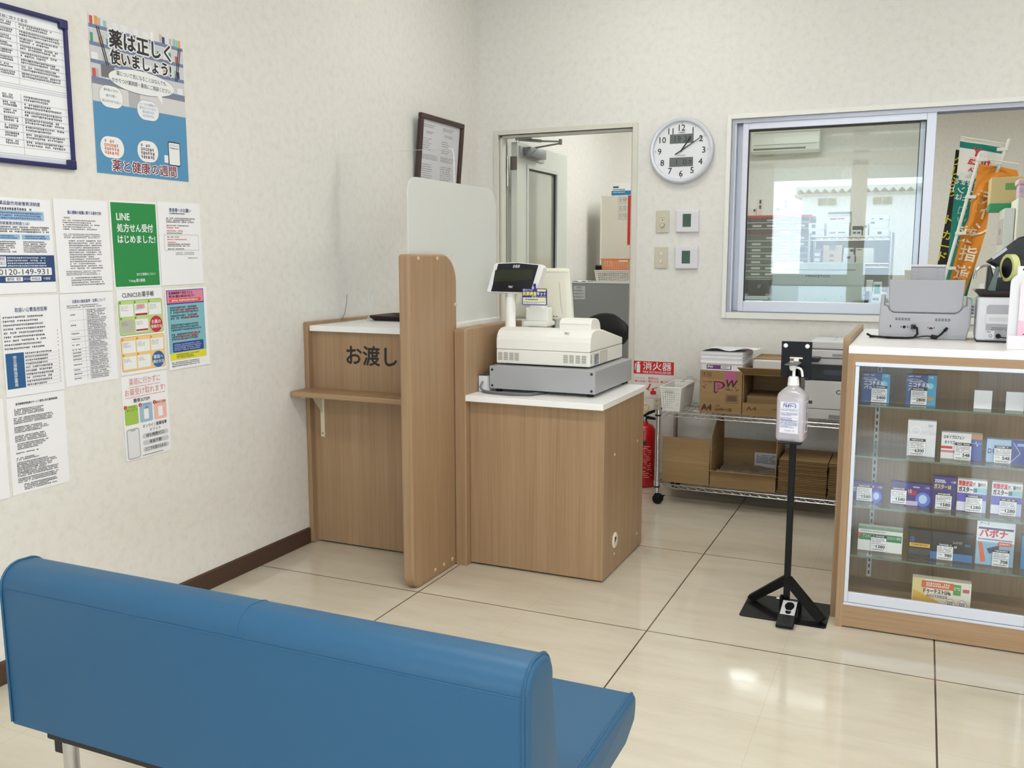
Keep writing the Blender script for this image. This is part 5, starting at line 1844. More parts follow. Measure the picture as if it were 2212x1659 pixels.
# lower tier: two cartons and flattened boxes
m = MB()
m.box(1.285, 1.536, -0.415, -0.10, ST2, ST2 + 0.120, KRAFT, 0.002)
kk = m.mark()
m.box(1.285, 1.536, -0.415, -0.411, ST2 + 0.120, ST2 + 0.243, KRAFT, 0.001)
m.rot(kk, math.radians(-4), 'X', (0, -0.415, ST2 + 0.12))
p = PR(m, (1.285, -0.415, ST2 + 0.120), EX, -EZ)
p.rect(0.0, 0.0, 0.251, 0.0014, C(204, 170, 124), 1)
m.build('carton', None, 'plain brown carton with its front flap standing up, left on the lower tier', 'carton', loc=(1.41, -0.26, ST2))
m = carton_open('carton', '', 1.542, 1.872, -0.425, -0.09, ST2, ST2 + 0.080, 0.080)
# raised flaps
m.prism([(-0.425, ST2 + 0.08), (-0.09, ST2 + 0.08), (-0.10, ST2 + 0.335), (-0.28, ST2 + 0.335), (-0.415, ST2 + 0.262)], 'x', 1.542, 1.546, KRAFT)
m.prism([(-0.425, ST2 + 0.08), (-0.09, ST2 + 0.08), (-0.12, ST2 + 0.22), (-0.40, ST2 + 0.265)], 'x', 1.868, 1.872, KRAFT)
kk = m.mark()
m.box(1.538, 1.880, -0.470, -0.425, ST2 + 0.080, ST2 + 0.083, KRAFT)
m.rot(kk, math.radians(-18), 'X', (0, -0.425, ST2 + 0.08))
m.box(1.546, 1.868, -0.094, -0.09, ST2 + 0.08, ST2 + 0.20, KRAFT)
m.build('carton', None, 'low open brown carton with tall side flaps in the middle of the lower tier', 'carton', loc=(1.70, -0.26, ST2))
m = MB()
R = random.Random(21)
g = 9
v = [(1.56 + 0.295 * i / (g - 1), -0.415 + 0.30 * j / (g - 1), ST2 + 0.050 + 0.028 * R.random()) for j in range(g) for i in range(g)]
m.add(v, [(j * g + i, j * g + i + 1, (j + 1) * g + i + 1, (j + 1) * g + i) for j in range(g - 1) for i in range(g - 1)], C(150, 138, 118, 0.3), True)
m.build('bubble_wrap', None, 'crumpled translucent packing film inside the low open carton', 'packing film')
m = MB()
kk = m.mark()
m.box(1.715, 1.855, -0.105, -0.102, ST2 + 0.05, ST2 + 0.135, C(200, 200, 204, 0.6))
p = PR(m, (1.715, -0.105, ST2 + 0.135), EX, -EZ)
p.bars(0.01, 0.01, 0.12, 0.05, 6, INK, 1, 77, 0.95, 0.5)
m.build('delivery_slip', None, 'printed delivery slip inside the low open carton', 'slip')
for sx, word in ((1.884, 'left'), (2.124, 'right')):
    base = None
    R = random.Random(int(sx * 100))
    for k in range(20):
        dx, dy = R.uniform(-0.003, 0.003), R.uniform(-0.004, 0.004)
        z = ST2 + k * 0.0088
        if base is None:
            mm = MB()
            mm.box(sx, sx + 0.232, -0.425, -0.12, z, z + 0.0012, KRAFT); mm.box(sx, sx + 0.232, -0.425, -0.12, z + 0.0072, z + 0.0085, KRAFT)
            mm.box(sx + 0.002, sx + 0.230, -0.418, -0.125, z + 0.0012, z + 0.0072, C(128, 96, 60, 0.85))
            base = mm.build('flat_carton', None, 'flattened brown carton in the %s pile on the lower tier' % word, 'carton', 'flattened cartons in the %s pile' % word, loc=(sx + 0.116, -0.27, z))
        else:
            o = base.copy()
            COL.objects.link(o)
            o.location = (sx + 0.116 + dx, -0.27 + dy, z)

# ================================================================ glass showcase on the right
t = thing('display_cabinet', 'oak glass fronted medicine showcase with white top at the right edge', 'display cabinet', (2.87, -1.37, 0.0))
sx0, sx1, sy = 2.278, 3.50, -1.787
m = MB()
m.prism(rr(-1.702, 0.0, -0.955, 1.013, 0.012, 4, (0, 0, 1, 1)), 'x', 2.2535, 2.2775, WOODZ, 0.003)
m.build('side_panel', t)
m = MB()
m.box(sx0, 2.302, sy, -1.44, 0.0, 0.968, WOODZ)
m.box(sx1 - 0.024, sx1, sy, -1.44, 0.0, 0.968, WOODZ)
m.box(2.302, sx1 - 0.024, sy, -1.44, 0.94, 0.968, WOODX)
m.box(2.302, sx1 - 0.024, sy, -1.44, 0.006, 0.083, WOODX)
m.box(2.302, sx1 - 0.024, -1.46, -1.44, 0.083, 0.94, WOODZ)
m.box(sx0, sx1, -1.44, -0.97, 0.04, 0.968, WOODZ)
m.build('carcass', t)
m = MB(); m.box(sx0 + 0.0005, sx1, sy - 0.001, -0.955, 0.968, 0.994, CTOP, 0.002)
m.build('countertop', t)
SHZ = (0.790, 0.612, 0.434, 0.256)
for z in SHZ:
    m = MB(); m.box(2.304, sx1 - 0.026, -1.752, -1.475, z - 0.006, z, SHELFGLASS)
    for y in (-1.7522,):
        m.box(2.304, sx1 - 0.026, y - 0.0004, y, z - 0.006, z, C(96, 118, 106, 0.15))
    m.build('glass_shelf', t, 'green edged glass shelf')
for x in (2.368, 3.40):
    m = MB()
    m.box(x - 0.008, x + 0.008, -1.4655, -1.4605, 0.09, 0.935, C(228, 228, 228, 0.45))
    for k in range(33):
        m.box(x - 0.003, x + 0.003, -1.4662, -1.4654, 0.10 + k * 0.025, 0.114 + k * 0.025, C(50, 40, 34, 0.6))
    m.build('shelf_standard', t)
    for z in SHZ:
        m = MB(); m.prism([(-1.4655, z - 0.007), (-1.70, z - 0.007), (-1.70, z - 0.014), (-1.4655, z - 0.035)], 'x', x - 0.002, x + 0.002, C(226, 226, 228, 0.3, 0.3))
        m.build('shelf_bracket', t)
for a, b in ((0.927, 0.940), (0.083, 0.092)):
    m = MB(); m.box(2.302, sx1 - 0.024, sy - 0.001, -1.755, a, b, ALU, 0.001)
    m.build('door_track', t)
def show_door(x0, x1, y):
    m = MB()
    m.box(x0, x0 + 0.013, y - 0.006, y + 0.006, 0.093, 0.926, ALU, 0.001)
    m.box(x1 - 0.013, x1, y - 0.006, y + 0.006, 0.093, 0.926, ALU, 0.001)
    m.box(x0 + 0.013, x1 - 0.013, y - 0.006, y + 0.006, 0.093, 0.131, ALU, 0.002)
    o = m.build('sliding_door', t)
    m = MB(); m.box(x0 + 0.013, x1 - 0.013, y - 0.0015, y + 0.0015, 0.131, 0.926, SHOWGLASS)
    m.build('pane', o)
show_door(2.3025, 2.872, -1.779)
show_door(2.860, 3.474, -1.764)

# ---- packs behind the glass
def pack(name, label, x, z, w, h, d, y, face, draw=None, cat='medicine pack', side=None, group=None, card=None):
    m = MB()
    m.box(x, x + w, y, y + d, z, z + h, side or face)
    p = PR(m, (x, y, z + h), EX, -EZ)
    p.rect(0, 0, w, h, face, 0.3)
    if draw:
        draw(p, w, h)
    return m.build(name, None, label, cat, group, loc=(x + w / 2, y + d / 2, z))
def price_card(label, x, z, price, y, w=0.050, h=0.058, head='医薬品'):
    m = MB()
    m.box(x, x + w, y - 0.0012, y, z, z + h, C(242, 242, 244, 0.6))
    p = PR(m, (x, y - 0.0012, z + h), EX, -EZ)
    if price:
        p.rect(0.0, 0.0, w, 0.0095, C(40, 40, 42), 1)
        p.bars(0.006, 0.0022, w - 0.012, 0.005, 1, WP, 2, len(label), 1.0, 0.7)
        p.bars(0.003, 0.012, w - 0.006, 0.016, 3, GREYINK, 2, len(label) + 3, 0.95, 0.5)
        p.rect(0.002, 0.031, w - 0.004, 0.0012, INK, 2)
        p.bars(0.003, 0.038, 0.014, 0.004, 1, GREYINK, 2, 5, 1.0, 0.5)
        p.text(price, w - 0.004, 0.0335, 0.0155, INK, 2, al='r', bold=0.045, w=0.0068 * len(price) + 0.001)
        p.bars(0.004, 0.050, w - 0.010, 0.005, 1, INK, 2, 6, 1.0, 0.55)
    m.build('price_card', None, label, 'price card', 'price cards in the showcase' if price else 'blank cards on the top shelf', loc=(x + w / 2, y, z))
DB, LB = C(44, 72, 140, 0.4), C(60, 160, 206, 0.4)
def nico(n_):
    def f(p, w, h):
        p.rect(w * 0.70, 0, w * 0.30, h, LB, 1)
        pts = [(0.0, h * 0.20)] + [(w * 0.1 * k, h * (0.20 - 0.10 * math.sin(k * .32) + 0.004 * k * k)) for k in range(0, 9)]
        for a, b in zip(pts, pts[1:]):
            p.seg(a[0], a[1], b[0], b[1], 0.0016, C(190, 220, 240), 2)
        p.bars(0.006, 0.004, w * 0.4, 0.005, 1, WP, 2, 1, 1.0, 0.6)
        p.text('Nicotinell', w * 0.08, h * 0.165, 0.011, WP, 3, w=w * 0.42, bold=0.01, shear=0.2)
        p.text('ニコチネル', w * 0.08, h * 0.26, 0.017, WP, 3, w=w * 0.70, bold=0.05)
        p.text('パッチ', w * 0.08, h * 0.42, 0.014, WP, 3, bold=0.04)
        p.text(n_, w * 0.74, h * 0.03, 0.010, WP, 3)
        if n_ == '7枚':
            p.rect(w * 0.71, h * 0.72, w * 0.2, h * 0.12, C(206, 150, 80), 3)
        p.ell(w * 0.80, h * 0.36, 0.010, 0.010, C(150, 212, 236), 2)
    return f
YB, YC = -1.678, -1.684
pack('medicine_pack', 'blue nicotine patch pack priced 5400 at the left of the top shelf', 2.321, SHZ[0], 0.090, 0.102, 0.03, YB, DB, nico('14枚'))
price_card('price card 5400 before the left blue patch pack', 2.353, SHZ[0] + 0.002, '5400', YC)
pack('medicine_pack', 'blue nicotine patch pack priced 2800, second on the top shelf', 2.463, SHZ[0], 0.094, 0.104, 0.03, YB, DB, nico('7枚'))
price_card('price card 2800 before the second blue patch pack', 2.479, SHZ[0] + 0.002, '2800', YC)
price_card('left of two blank white cards on the top shelf', 2.673, SHZ[0] + 0.0005, None, YC, 0.053, 0.062)
price_card('right of two blank white cards on the top shelf', 2.767, SHZ[0] + 0.0005, None, YC, 0.053, 0.062)
def whitebox(p, w, h):
    for k in range(16):
        a = k * math.pi / 8
        p.ell(w * 0.28 + 0.0155 * math.cos(a), h * 0.29 + 0.0155 * math.sin(a), 0.0022, 0.0022, C(252, 252, 252, 0.2), 1, 8)
    p.bars(w * 0.72, h * 0.1, w * 0.16, 0.008, 2, GREYINK, 1, 3, 1.0)
pack('medicine_pack', 'tall plain white pack priced 6300 on the second shelf', 2.476, SHZ[1], 0.089, 0.124, 0.03, YB, C(226, 226, 234, 0.4), whitebox)
price_card('price card 6300 before the plain white pack', 2.484, SHZ[1] + 0.004, '6300', YC)
def loxp(p, w, h):
    p.rect(w * 0.73, 0, w * 0.27, h * 0.2, C(190, 150, 112), 1)
    p.rect(w * 0.73, h * 0.2, w * 0.27, h * 0.8, C(64, 84, 160), 1)
    p.text('ロキソプロフェン', w * 0.06, h * 0.10, 0.013, INK, 2, w=w * 0.5, bold=0.04)
    p.text('オトリエ', w * 0.08, h * 0.30, 0.013, INK, 2, w=w * 0.26, bold=0.04)
    p.rect(0, h * 0.52, w * 0.28, h * 0.10, C(196, 50, 56), 1)
    p.rect(0, h * 0.68, w * 0.34, h * 0.09, C(196, 130, 130), 1)
    pts = [(0.75, .36), (0.83, .36), (0.85, .28), (0.88, .46), (0.90, .36), (0.98, .34)]
    for a, b in zip(pts, pts[1:]):
        p.seg(a[0] * w, a[1] * h, b[0] * w, b[1] * h, 0.001, WP, 2)
pack('medicine_pack', 'white red and blue painkiller pack, left of the two priced 548', 2.583, SHZ[1], 0.124, 0.090, 0.03, YB, C(230, 228, 232, 0.4), loxp)
price_card('price card 548 before the white and red painkiller pack', 2.625, SHZ[1] + 0.0005, '548', YC)
def lox(p, w, h):
    p.rect(w * 0.62, 0, w * 0.38, h, C(66, 80, 160), 1)
    p.text('ロキソプロフェン', w * 0.04, h * 0.38, 0.022, C(50, 56, 100), 2, w=w * 0.86, bold=0.03)
    for a, b in (((0.68, 0.1), (0.87, 0.55)), ((0.87, 0.55), (0.62, 0.98))):
        p.seg(a[0] * w, a[1] * h, b[0] * w, b[1] * h, 0.0012, WP, 2)
    p.rect(w * 0.78, h * 0.12, w * 0.18, h * 0.12, C(150, 170, 220), 2)
pack('medicine_pack', 'pale and dark blue painkiller pack, right of the two priced 548', 2.721, SHZ[1], 0.115, 0.078, 0.03, YB, C(170, 196, 226, 0.4), lox)
price_card('price card 548 before the pale blue painkiller pack', 2.744, SHZ[1] + 0.0005, '548', YC)
PUR = C(56, 44, 132, 0.4)
def gas_low(p, w, h):
    p.text('ガスター10', w * 0.02, h * 0.22, 0.020, WP, 2, w=w * 0.5)
    p.bars(w * 0.55, h * 0.12, w * 0.2, 0.006, 1, WP, 2, 4, 1.0, 0.7)
    p.text('12錠', w * 0.84, h * 0.10, 0.008, WP, 2)
    p.ell(w * 0.80, h * 0.68, w * 0.18, h * 0.32, C(90, 120, 220), 1)
    p.ell(w * 0.80, h * 0.66, w * 0.10, h * 0.20, C(190, 214, 246), 2)
    p.rect(w * 0.4, h * 0.78, w * 0.28, h * 0.2, C(206, 190, 226), 2)
    p.rect(w * 0.45, h * 0.30, w * 0.20, h * 0.22, C(170, 40, 70), 2)
def shift_card(p):
    return p
pack('medicine_pack', 'low purple stomach medicine pack at the left end of the third shelf', 2.308, SHZ[2], 0.098, 0.066, 0.03, YB, PUR, gas_low)
price_card('leftmost price card 1580 on the third shelf', 2.322, SHZ[2] + 0.003, '1580', YC)
pack('medicine_pack', 'wide low purple stomach medicine pack, second on the third shelf', 2.431, SHZ[2], 0.132, 0.080, 0.03, YB, PUR, gas_low)
price_card('price card 1580 on the wide low purple pack', 2.434, SHZ[2] + 0.005, '1580', YC)
def gas_tall(p, w, h):
    p.bars(w * 0.06, h * 0.08, w * 0.55, 0.012, 2, WP, 2, 4, 1.0, 0.6)
    p.text('12錠', w * 0.78, h * 0.10, 0.009, WP, 2)
    p.text('ガスター10', w * 0.04, h * 0.22, 0.019, C(226, 206, 110), 2, w=w * 0.74, bold=0.04)
pack('medicine_pack', 'tall dark purple pack with gold lettering, middle of the third shelf', 2.567, SHZ[2], 0.070, 0.112, 0.03, YB, PUR, gas_tall)
price_card('price card 1580 on the tall dark purple pack', 2.576, SHZ[2] + 0.001, '1580', YC)
def gas_white(p, w, h):
    p.rect(0, h * 0.42, w, h * 0.58, C(96, 90, 190), 1)
    p.rect(w * 0.55, h * 0.22, w * 0.45, h * 0.18, C(150, 200, 214), 1)
    p.text('胃酸逆流', w * 0.04, h * 0.03, 0.020, C(200, 50, 60), 2, w=w * 0.46, bold=0.04)
    p.text('が、胸やけ、', w * 0.52, h * 0.06, 0.016, INK, 2, w=w * 0.46, bold=0.02)
    p.text('ガスター10', w * 0.04, h * 0.22, 0.020, INK, 2, w=w * 0.62, bold=0.05)
    p.rect(0, h * 0.70, w * 0.35, h * 0.28, C(226, 226, 240), 2)
    p.rect(w * 0.7, h * 0.62, w * 0.3, h * 0.38, C(186, 200, 236), 2)
pack('medicine_pack', 'white and violet stomach medicine pack, left of the two priced 1280', 2.642, SHZ[2], 0.089, 0.110, 0.03, YB, C(232, 232, 238, 0.4), gas_white)
price_card('left price card 1280 on the third shelf', 2.669, SHZ[2] + 0.002, '1280', YC)
pack('medicine_pack', 'white and violet stomach medicine pack, right of the two priced 1280', 2.746, SHZ[2], 0.090, 0.110, 0.03, YB, C(232, 232, 238, 0.4), gas_white)
price_card('right price card 1280 on the third shelf', 2.771, SHZ[2] + 0.001, '1280', YC)
def green(p, w, h):
    p.rect(w * 0.02, h * 0.28, w * 0.96, h * 0.28, C(52, 130, 84), 1)
    p.rect(0, 0, w, h * 0.12, C(100, 140, 112), 1)
    p.poly([(0, h * .28), (w * .08, h * .28), (0, h * .56)], C(210, 110, 80), 2)
    p.text('アンメルシン', w * 0.10, h * 0.30, 0.016, WP, 2, w=w * 0.34)
    p.text('ヨコヨコ (一般用)', w * 0.66, h * 0.32, 0.012, WP, 2, w=w * 0.30)
    p.bars(w * 0.05, h * 0.15, w * 0.85, 0.006, 1, GREYINK, 2, 4, 1.0)
pack('medicine_pack', 'white and green pack priced 1380 at the left of the lowest glass shelf', 2.334, SHZ[3], 0.146, 0.088, 0.03, YB, C(234, 236, 232, 0.4), green)
price_card('price card 1380 before the white and green pack', 2.378, SHZ[3] + 0.004, '1380', YC)
def blackp(p, w, h):
    p.frame(w * 0.04, h * 0.28, 0.013, 0.017, 0.001, C(90, 140, 220), 1)
    p.text('2', w * 0.04 + 0.0065, h * 0.29, 0.014, C(90, 140, 220), 2, al='c')
    p.rrect(w * 0.03, h * 0.50, w * 0.32, h * 0.14, 0.002, C(224, 178, 60), 1)
    p.bars(w * 0.06, h * 0.53, w * 0.26, 0.006, 1, INK, 2, 5, 1.0)
    p.bars(w * 0.03, h * 0.70, w * 0.34, 0.022, 4, C(120, 120, 124), 1, 6, 0.95, 0.4)
    p.rect(w * 0.36, h * 0.74, w * 0.64, h * 0.26, C(70, 120, 176), 1)
    p.bars(w * 0.70, h * 0.28, w * 0.2, 0.010, 2, C(190, 190, 196), 1, 7, 0.95, 0.5)
    p.bars(w * 0.88, h * 0.36, w * 0.08, 0.008, 2, C(80, 160, 220), 1, 8, 0.95, 0.6)
    p.ell(w * 0.74, h * 0.50, 0.004, 0.004, WP, 1); p.ell(w * 0.74, h * 0.50, 0.0018, 0.0018, INK, 2)
pack('medicine_pack', 'long black pack with yellow strip priced 980', 2.497, SHZ[3], 0.204, 0.096, 0.03, YB, C(36, 34, 38, 0.35), blackp)
price_card('price card 980 on the long black pack', 2.591, SHZ[3] + 0.001, '980', YC)
def vapona(p, w, h):
    p.rect(0, 0, w, h * 0.10, C(220, 226, 236), 1)
    p.text('アース', w * 0.06, h * 0.01, 0.011, C(40, 60, 120), 2, bold=0.02)
    p.rect(w * 0.04, h * 0.13, w * 0.92, h * 0.05, C(80, 70, 110), 1)
    p.text('バポナ', w * 0.08, h * 0.17, 0.030, C(206, 50, 66), 2, w=w * 0.74, bold=0.06)
    p.rect(w * 0.04, h * 0.39, w * 0.90, h * 0.035, C(130, 150, 190), 1)
    p.rect(0, h * 0.46, w, h * 0.54, C(150, 190, 216), 1)
    p.poly([(w * .05, h * .48), (w * .16, h * .48), (w * .28, h * .92), (w * .14, h * .95)], C(220, 110, 80), 2)
    p.poly([(w * .28, h * .62), (w * .62, h * .52), (w * .60, h * .64), (w * .36, h * .74)], C(60, 80, 110), 2)
    p.rrect(w * 0.56, h * 0.44, w * 0.38, h * 0.10, 0.006, C(222, 100, 60), 2)
    p.bars(w * 0.62, h * 0.465, w * 0.26, 0.007, 1, WP, 3, 8, 1.0)
pack('insecticide_pack', 'white blue and red insecticide pack priced 708 at the right of the lowest shelf', 2.710, SHZ[3], 0.114, 0.150, 0.025, YB, C(232, 234, 240, 0.4), vapona, 'insecticide pack')
price_card('price card 708 before the insecticide pack', 2.761, SHZ[3] + 0.001, '708', YC)
def doo(p, w, h):
    p.rect(0, 0, w * 0.22, h, C(232, 214, 150), 1)
    p.poly([(w * .02, h * .40), (w * .45, h * .72), (w * .58, h), (w * .02, h)], C(230, 186, 80), 1)
    p.rect(w * 0.16, h * 0.06, w * 0.54, h * 0.24, C(222, 110, 60), 2)
    p.bars(w * 0.24, h * 0.10, w * 0.40, 0.016, 2, WP, 3, 9, 0.98, 0.6)
    p.rect(w * 0.70, h * 0.08, w * 0.13, h * 0.36, C(96, 160, 80), 2)
    p.bars(w * 0.715, h * 0.16, w * 0.10, 0.012, 2, WP, 3, 10, 0.98, 0.5)
    p.text('ドゥーテストLHa', w * 0.20, h * 0.30, 0.020, C(40, 36, 40), 3, w=w * 0.46, bold=0.04)
    p.text('排卵日予測検査薬', w * 0.25, h * 0.50, 0.012, C(110, 60, 60), 3, w=w * 0.36)
    p.rect(w * 0.86, h * 0.20, w * 0.11, h * 0.12, C(186, 100, 110), 2)
    for x in (0.66, 0.86):
        p.ell(w * x, h * 0.78, w * 0.085, h * 0.20, C(160, 90, 110), 2)
        p.ell(w * x, h * 0.78, w * 0.080, h * 0.185, C(248, 244, 240), 3)
        p.bars(w * (x - 0.05), h * 0.66, w * 0.10, 0.014, 2, C(110, 60, 80), 4, 12, 0.98, 0.6)
pack('test_kit_pack', 'wide cream and orange test kit pack on the showcase floor', 2.520, 0.0835, 0.184, 0.105, 0.035, -1.705, C(240, 232, 214, 0.4), doo, 'test kit pack')
pack('medicine_pack', 'sliver of a turquoise pack behind the right door stile on the lowest shelf', 2.846, SHZ[3], 0.10, 0.116, 0.03, YB, C(70, 140, 190, 0.4))

# ---- things on the showcase top
TOPZ = 0.9945
t = thing('document_scanner', 'grey document scanner seen from behind on the white showcase top', 'scanner', (2.50, -1.28, TOPZ))
SG, SG2 = C(172, 172, 177, 0.5), C(164, 164, 169, 0.5)
# built in its own frame at the measured plane y=-1.40, so sizes grow a little with depth
yb = -1.400
m = MB()
bo = [(2.354, 0.0), (2.648, 0.0), (2.659, 0.05), (2.660, 0.145), (2.645, 0.152), (2.645, 0.120), (2.633, 0.116), (2.622, 0.100), (2.606, 0.092), (2.402, 0.092), (2.388, 0.100), (2.380, 0.114), (2.369, 0.118), (2.369, 0.154), (2.357, 0.154), (2.353, 0.05)]
m.prism([(x, TOPZ + 0.002 + z) for x, z in bo], 'y', yb, yb + 0.13, SG, 0.005, 3)
m.prism([(2.356, TOPZ), (2.647, TOPZ), (2.648, TOPZ + 0.018), (2.355, TOPZ + 0.018)], 'y', yb - 0.001, yb + 0.13, SG2, 0.003)
p = PR(m, (2.353, yb - 0.0001, TOPZ + 0.152), EX, -EZ)
for gx in (0.056, 0.190):
    for i in range(5):
        for j in range(2):
            p.rect(gx + i * 0.0105, 0.077 + j * 0.0055, 0.0080, 0.0025, BLACK, 1)
p.frame(0.056, 0.094, 0.185, 0.042, 0.0004, C(150, 150, 156), 1)
p.ell(0.088, 0.110, 0.0055, 0.0055, BLACK, 2); p.rect(0.076, 0.106, 0.002, 0.008, BLACK, 2); p.rect(0.098, 0.106, 0.002, 0.008, BLACK, 2)
p.poly([(0.172, 0.116), (0.184, 0.116), (0.184, 0.111), (0.180, 0.108), (0.176, 0.108), (0.172, 0.111)], C(70, 20, 24), 2)
p.rect(0.167, 0.107, 0.002, 0.007, BLACK, 2); p.rect(0.188, 0.107, 0.002, 0.007, BLACK, 2)
p.rrect(0.039, 0.103, 0.004, 0.010, 0.0018, BLACK, 2)
m.build('body', t)
m = MB()
cv = [(2.404, 0.096), (2.604, 0.096), (2.615, 0.099), (2.623, 0.106), (2.629, 0.117), (2.631, 0.135), (2.636, 0.216), (2.380, 0.216), (2.383, 0.135), (2.385, 0.117), (2.390, 0.105), (2.396, 0.099)]
m.prism([(x, TOPZ + z) for x, z in cv], 'y', yb - 0.006, yb + 0.020, C(164, 164, 170, 0.5), 0.005, 3)
m.rot(0, math.radians(-6), 'X', (0, yb, TOPZ + 0.09))
m.build('paper_chute', t)
m = MB()
m.box(2.452, 2.568, yb + 0.026, yb + 0.032, TOPZ + 0.208, TOPZ + 0.268, C(160, 160, 164, 0.5), 0.001)
m.box(2.452, 2.568, yb + 0.022, yb + 0.035, TOPZ + 0.263, TOPZ + 0.270, C(206, 206, 210, 0.5), 0.001)
p = PR(m, (2.452, yb + 0.026, TOPZ + 0.268), EX, -EZ)
for a in (0.004, 0.089):
    for j in range(3):
        p.frame(a, 0.010 + j * 0.015, 0.023, 0.0145, 0.0006, C(140, 140, 146), 1)
p.rect(0.0, 0.0075, 0.116, 0.001, C(70, 70, 74), 1)
p.rect(0.028, 0.005, 0.0006, 0.055, C(150, 150, 154), 1); p.rect(0.087, 0.005, 0.0006, 0.055, C(150, 150, 154), 1)
m.build('extension_tray', t)
m = MB()
m.box(2.464, 2.480, yb - 0.016, yb + 0.001, TOPZ + 0.036, TOPZ + 0.052, C(40, 34, 40, 0.5), 0.001)
m.tube([(2.474, yb - 0.014, TOPZ + 0.044), (2.484, yb - 0.028, TOPZ + 0.042), (2.487, yb - 0.03, TOPZ + 0.020), (2.476, yb - 0.03, TOPZ + 0.006), (2.45, yb - 0.032, TOPZ + 0.004), (2.39, yb - 0.04, TOPZ + 0.004), (2.33, yb - 0.02, TOPZ + 0.006), (2.315, yb - 0.01, TOPZ + 0.013)], 0.0042, BLACK)
m.build('data_cable', None, 'black data cable plugged into the back of the grey scanner', 'cable')
m = MB()
m.cyl((2.583, yb + 0.001, TOPZ + 0.040), (2.577, yb - 0.016, TOPZ + 0.034), 0.0055, BLACK)
m.tube([(2.578, yb - 0.012, TOPZ + 0.035), (2.565, yb - 0.020, TOPZ + 0.020), (2.552, yb - 0.026, TOPZ + 0.009)], 0.0036, BLACK)
m.cyl((2.552, yb - 0.026, TOPZ + 0.0085), (2.533, yb - 0.030, TOPZ + 0.012), 0.0075, BLACK)
m.tube([(2.533, yb - 0.030, TOPZ + 0.012), (2.52, yb - 0.040, TOPZ + 0.014), (2.50, yb - 0.044, TOPZ + 0.012), (2.46, yb - 0.050, TOPZ + 0.004), (2.43, yb - 0.050, TOPZ + 0.006), (2.38, yb - 0.052, TOPZ + 0.008), (2.34, yb - 0.040, TOPZ + 0.004), (2.325, yb - 0.034, TOPZ + 0.003)], 0.0022, BLACK)
m.build('power_cable', None, 'thin black power cable with a ferrite bead behind the grey scanner', 'cable')

t = thing('label_printer', 'white cube shaped label printer right of the grey scanner', 'printer', (2.77, -1.36, TOPZ))
px0, px1, py0, py1 = 2.676, 2.90, -1.455, -1.26
PWH = C(218, 220, 226, 0.4)
PGR = C(168, 172, 178, 0.45)
m = MB()
m.box(px0, px1, py0, py1, TOPZ + 0.004, TOPZ + 0.158, PWH, 0.010, 3)
m.box(px0 + 0.003, px1 - 0.003, py0 + 0.003, py1 - 0.003, TOPZ, TOPZ + 0.006, C(40, 36, 44, 0.6))
p = PR(m, (px0, py0, TOPZ + 0.158), EX, -EZ)
p.poly([(0.030, 0.150), (0.028, 0.050)] + [(0.028 + 0.010 - 0.010 * math.cos(math.radians(q)), 0.036 - 0.010 * math.sin(math.radians(q))) for q in (0, 30, 60, 90)] + [(0.20, 0.026), (0.20, 0.150)], PGR, 1)
p.bars(0.046, 0.104, 0.05, 0.012, 2, C(110, 112, 118), 2, 15, 0.98, 0.6)
p.rect(0.030, 0.117, 0.028, 0.030, C(222, 224, 228), 2)
p.bars(0.034, 0.119, 0.018, 0.006, 1, INK, 3, 4, 1.0); p.ring(0.046, 0.135, 0.004, 0.006, GREYINK, 3)
m.build('case', t)
m = MB()
m.box(px0 + 0.026, px1 - 0.02, py0 - 0.003, py0 + 0.005, TOPZ + 0.064, TOPZ + 0.100, PWH, 0.003)
m.box(px0 + 0.038, px1 - 0.032, py0 - 0.004, py0 - 0.002, TOPZ + 0.075, TOPZ + 0.088, C(206, 208, 212, 0.5))
m.build('cover_handle', t)
m = MB()
m.cyl((px0 + 0.070, py0 - 0.010, TOPZ + 0.023), (px0 + 0.070, py0, TOPZ + 0.023), 0.008, BLACK)
m.tube([(px0 + 0.074, py0 - 0.008, TOPZ + 0.020), (px0 + 0.09, py0 - 0.010, TOPZ + 0.018), (px0 + 0.14, py0 - 0.008, TOPZ + 0.017)], 0.002, BLACK)
m.build('power_plug', t)
tray('tray', 'dark brown tray lying on the white label printer', 2.662, 2.91, -1.46, -1.24, TOPZ + 0.1585, 0.022, C(44, 30, 28, 0.3), (2.79, -1.35, TOPZ + 0.1585))

t = thing('tape_dispenser', 'black tape dispenser with a pale yellow roll standing in the dark tray', 'tape dispenser', (2.75, -1.37, TOPZ + 0.162))
tz = TOPZ + 0.162
TB = C(18, 18, 20, 0.35)
m = MB()
m.prism([(2.700, tz), (2.88, tz), (2.88, tz + 0.10), (2.80, tz + 0.13), (2.78, tz + 0.07), (2.725, tz + 0.06), (2.712, tz + 0.105), (2.703, tz + 0.103)], 'y', -1.40, -1.33, TB, 0.004)
m.build('body', t)
m = MB()
mk = m.mark()
m.lathe([(0.036, -0.011), (0.0475, -0.011), (0.0475, 0.011), (0.036, 0.011), (0.036, -0.011)], (0, 0, 0), C(206, 210, 140, 0.35), 40, 'x')
m.lathe([(0.014, -0.010), (0.036, -0.010), (0.036, 0.010), (0.014, 0.010)], (0, 0, 0), C(16, 16, 18, 0.4), 40, 'x')
m.xf(mk, Matrix.Translation(Vector((2.770, -1.415, tz + 0.098))) @ Matrix.Rotation(math.radians(24), 4, 'Z'))
m.build('tape_roll', t, 'pale yellow tape roll')
m = MB()
m.prism([(2.706, tz + 0.02), (2.730, tz + 0.008), (2.738, tz + 0.100), (2.730, tz + 0.104)], 'y', -1.412, -1.401, C(96, 112, 108, 0.35, 0.3), 0.001)
m.build('cutter', t)
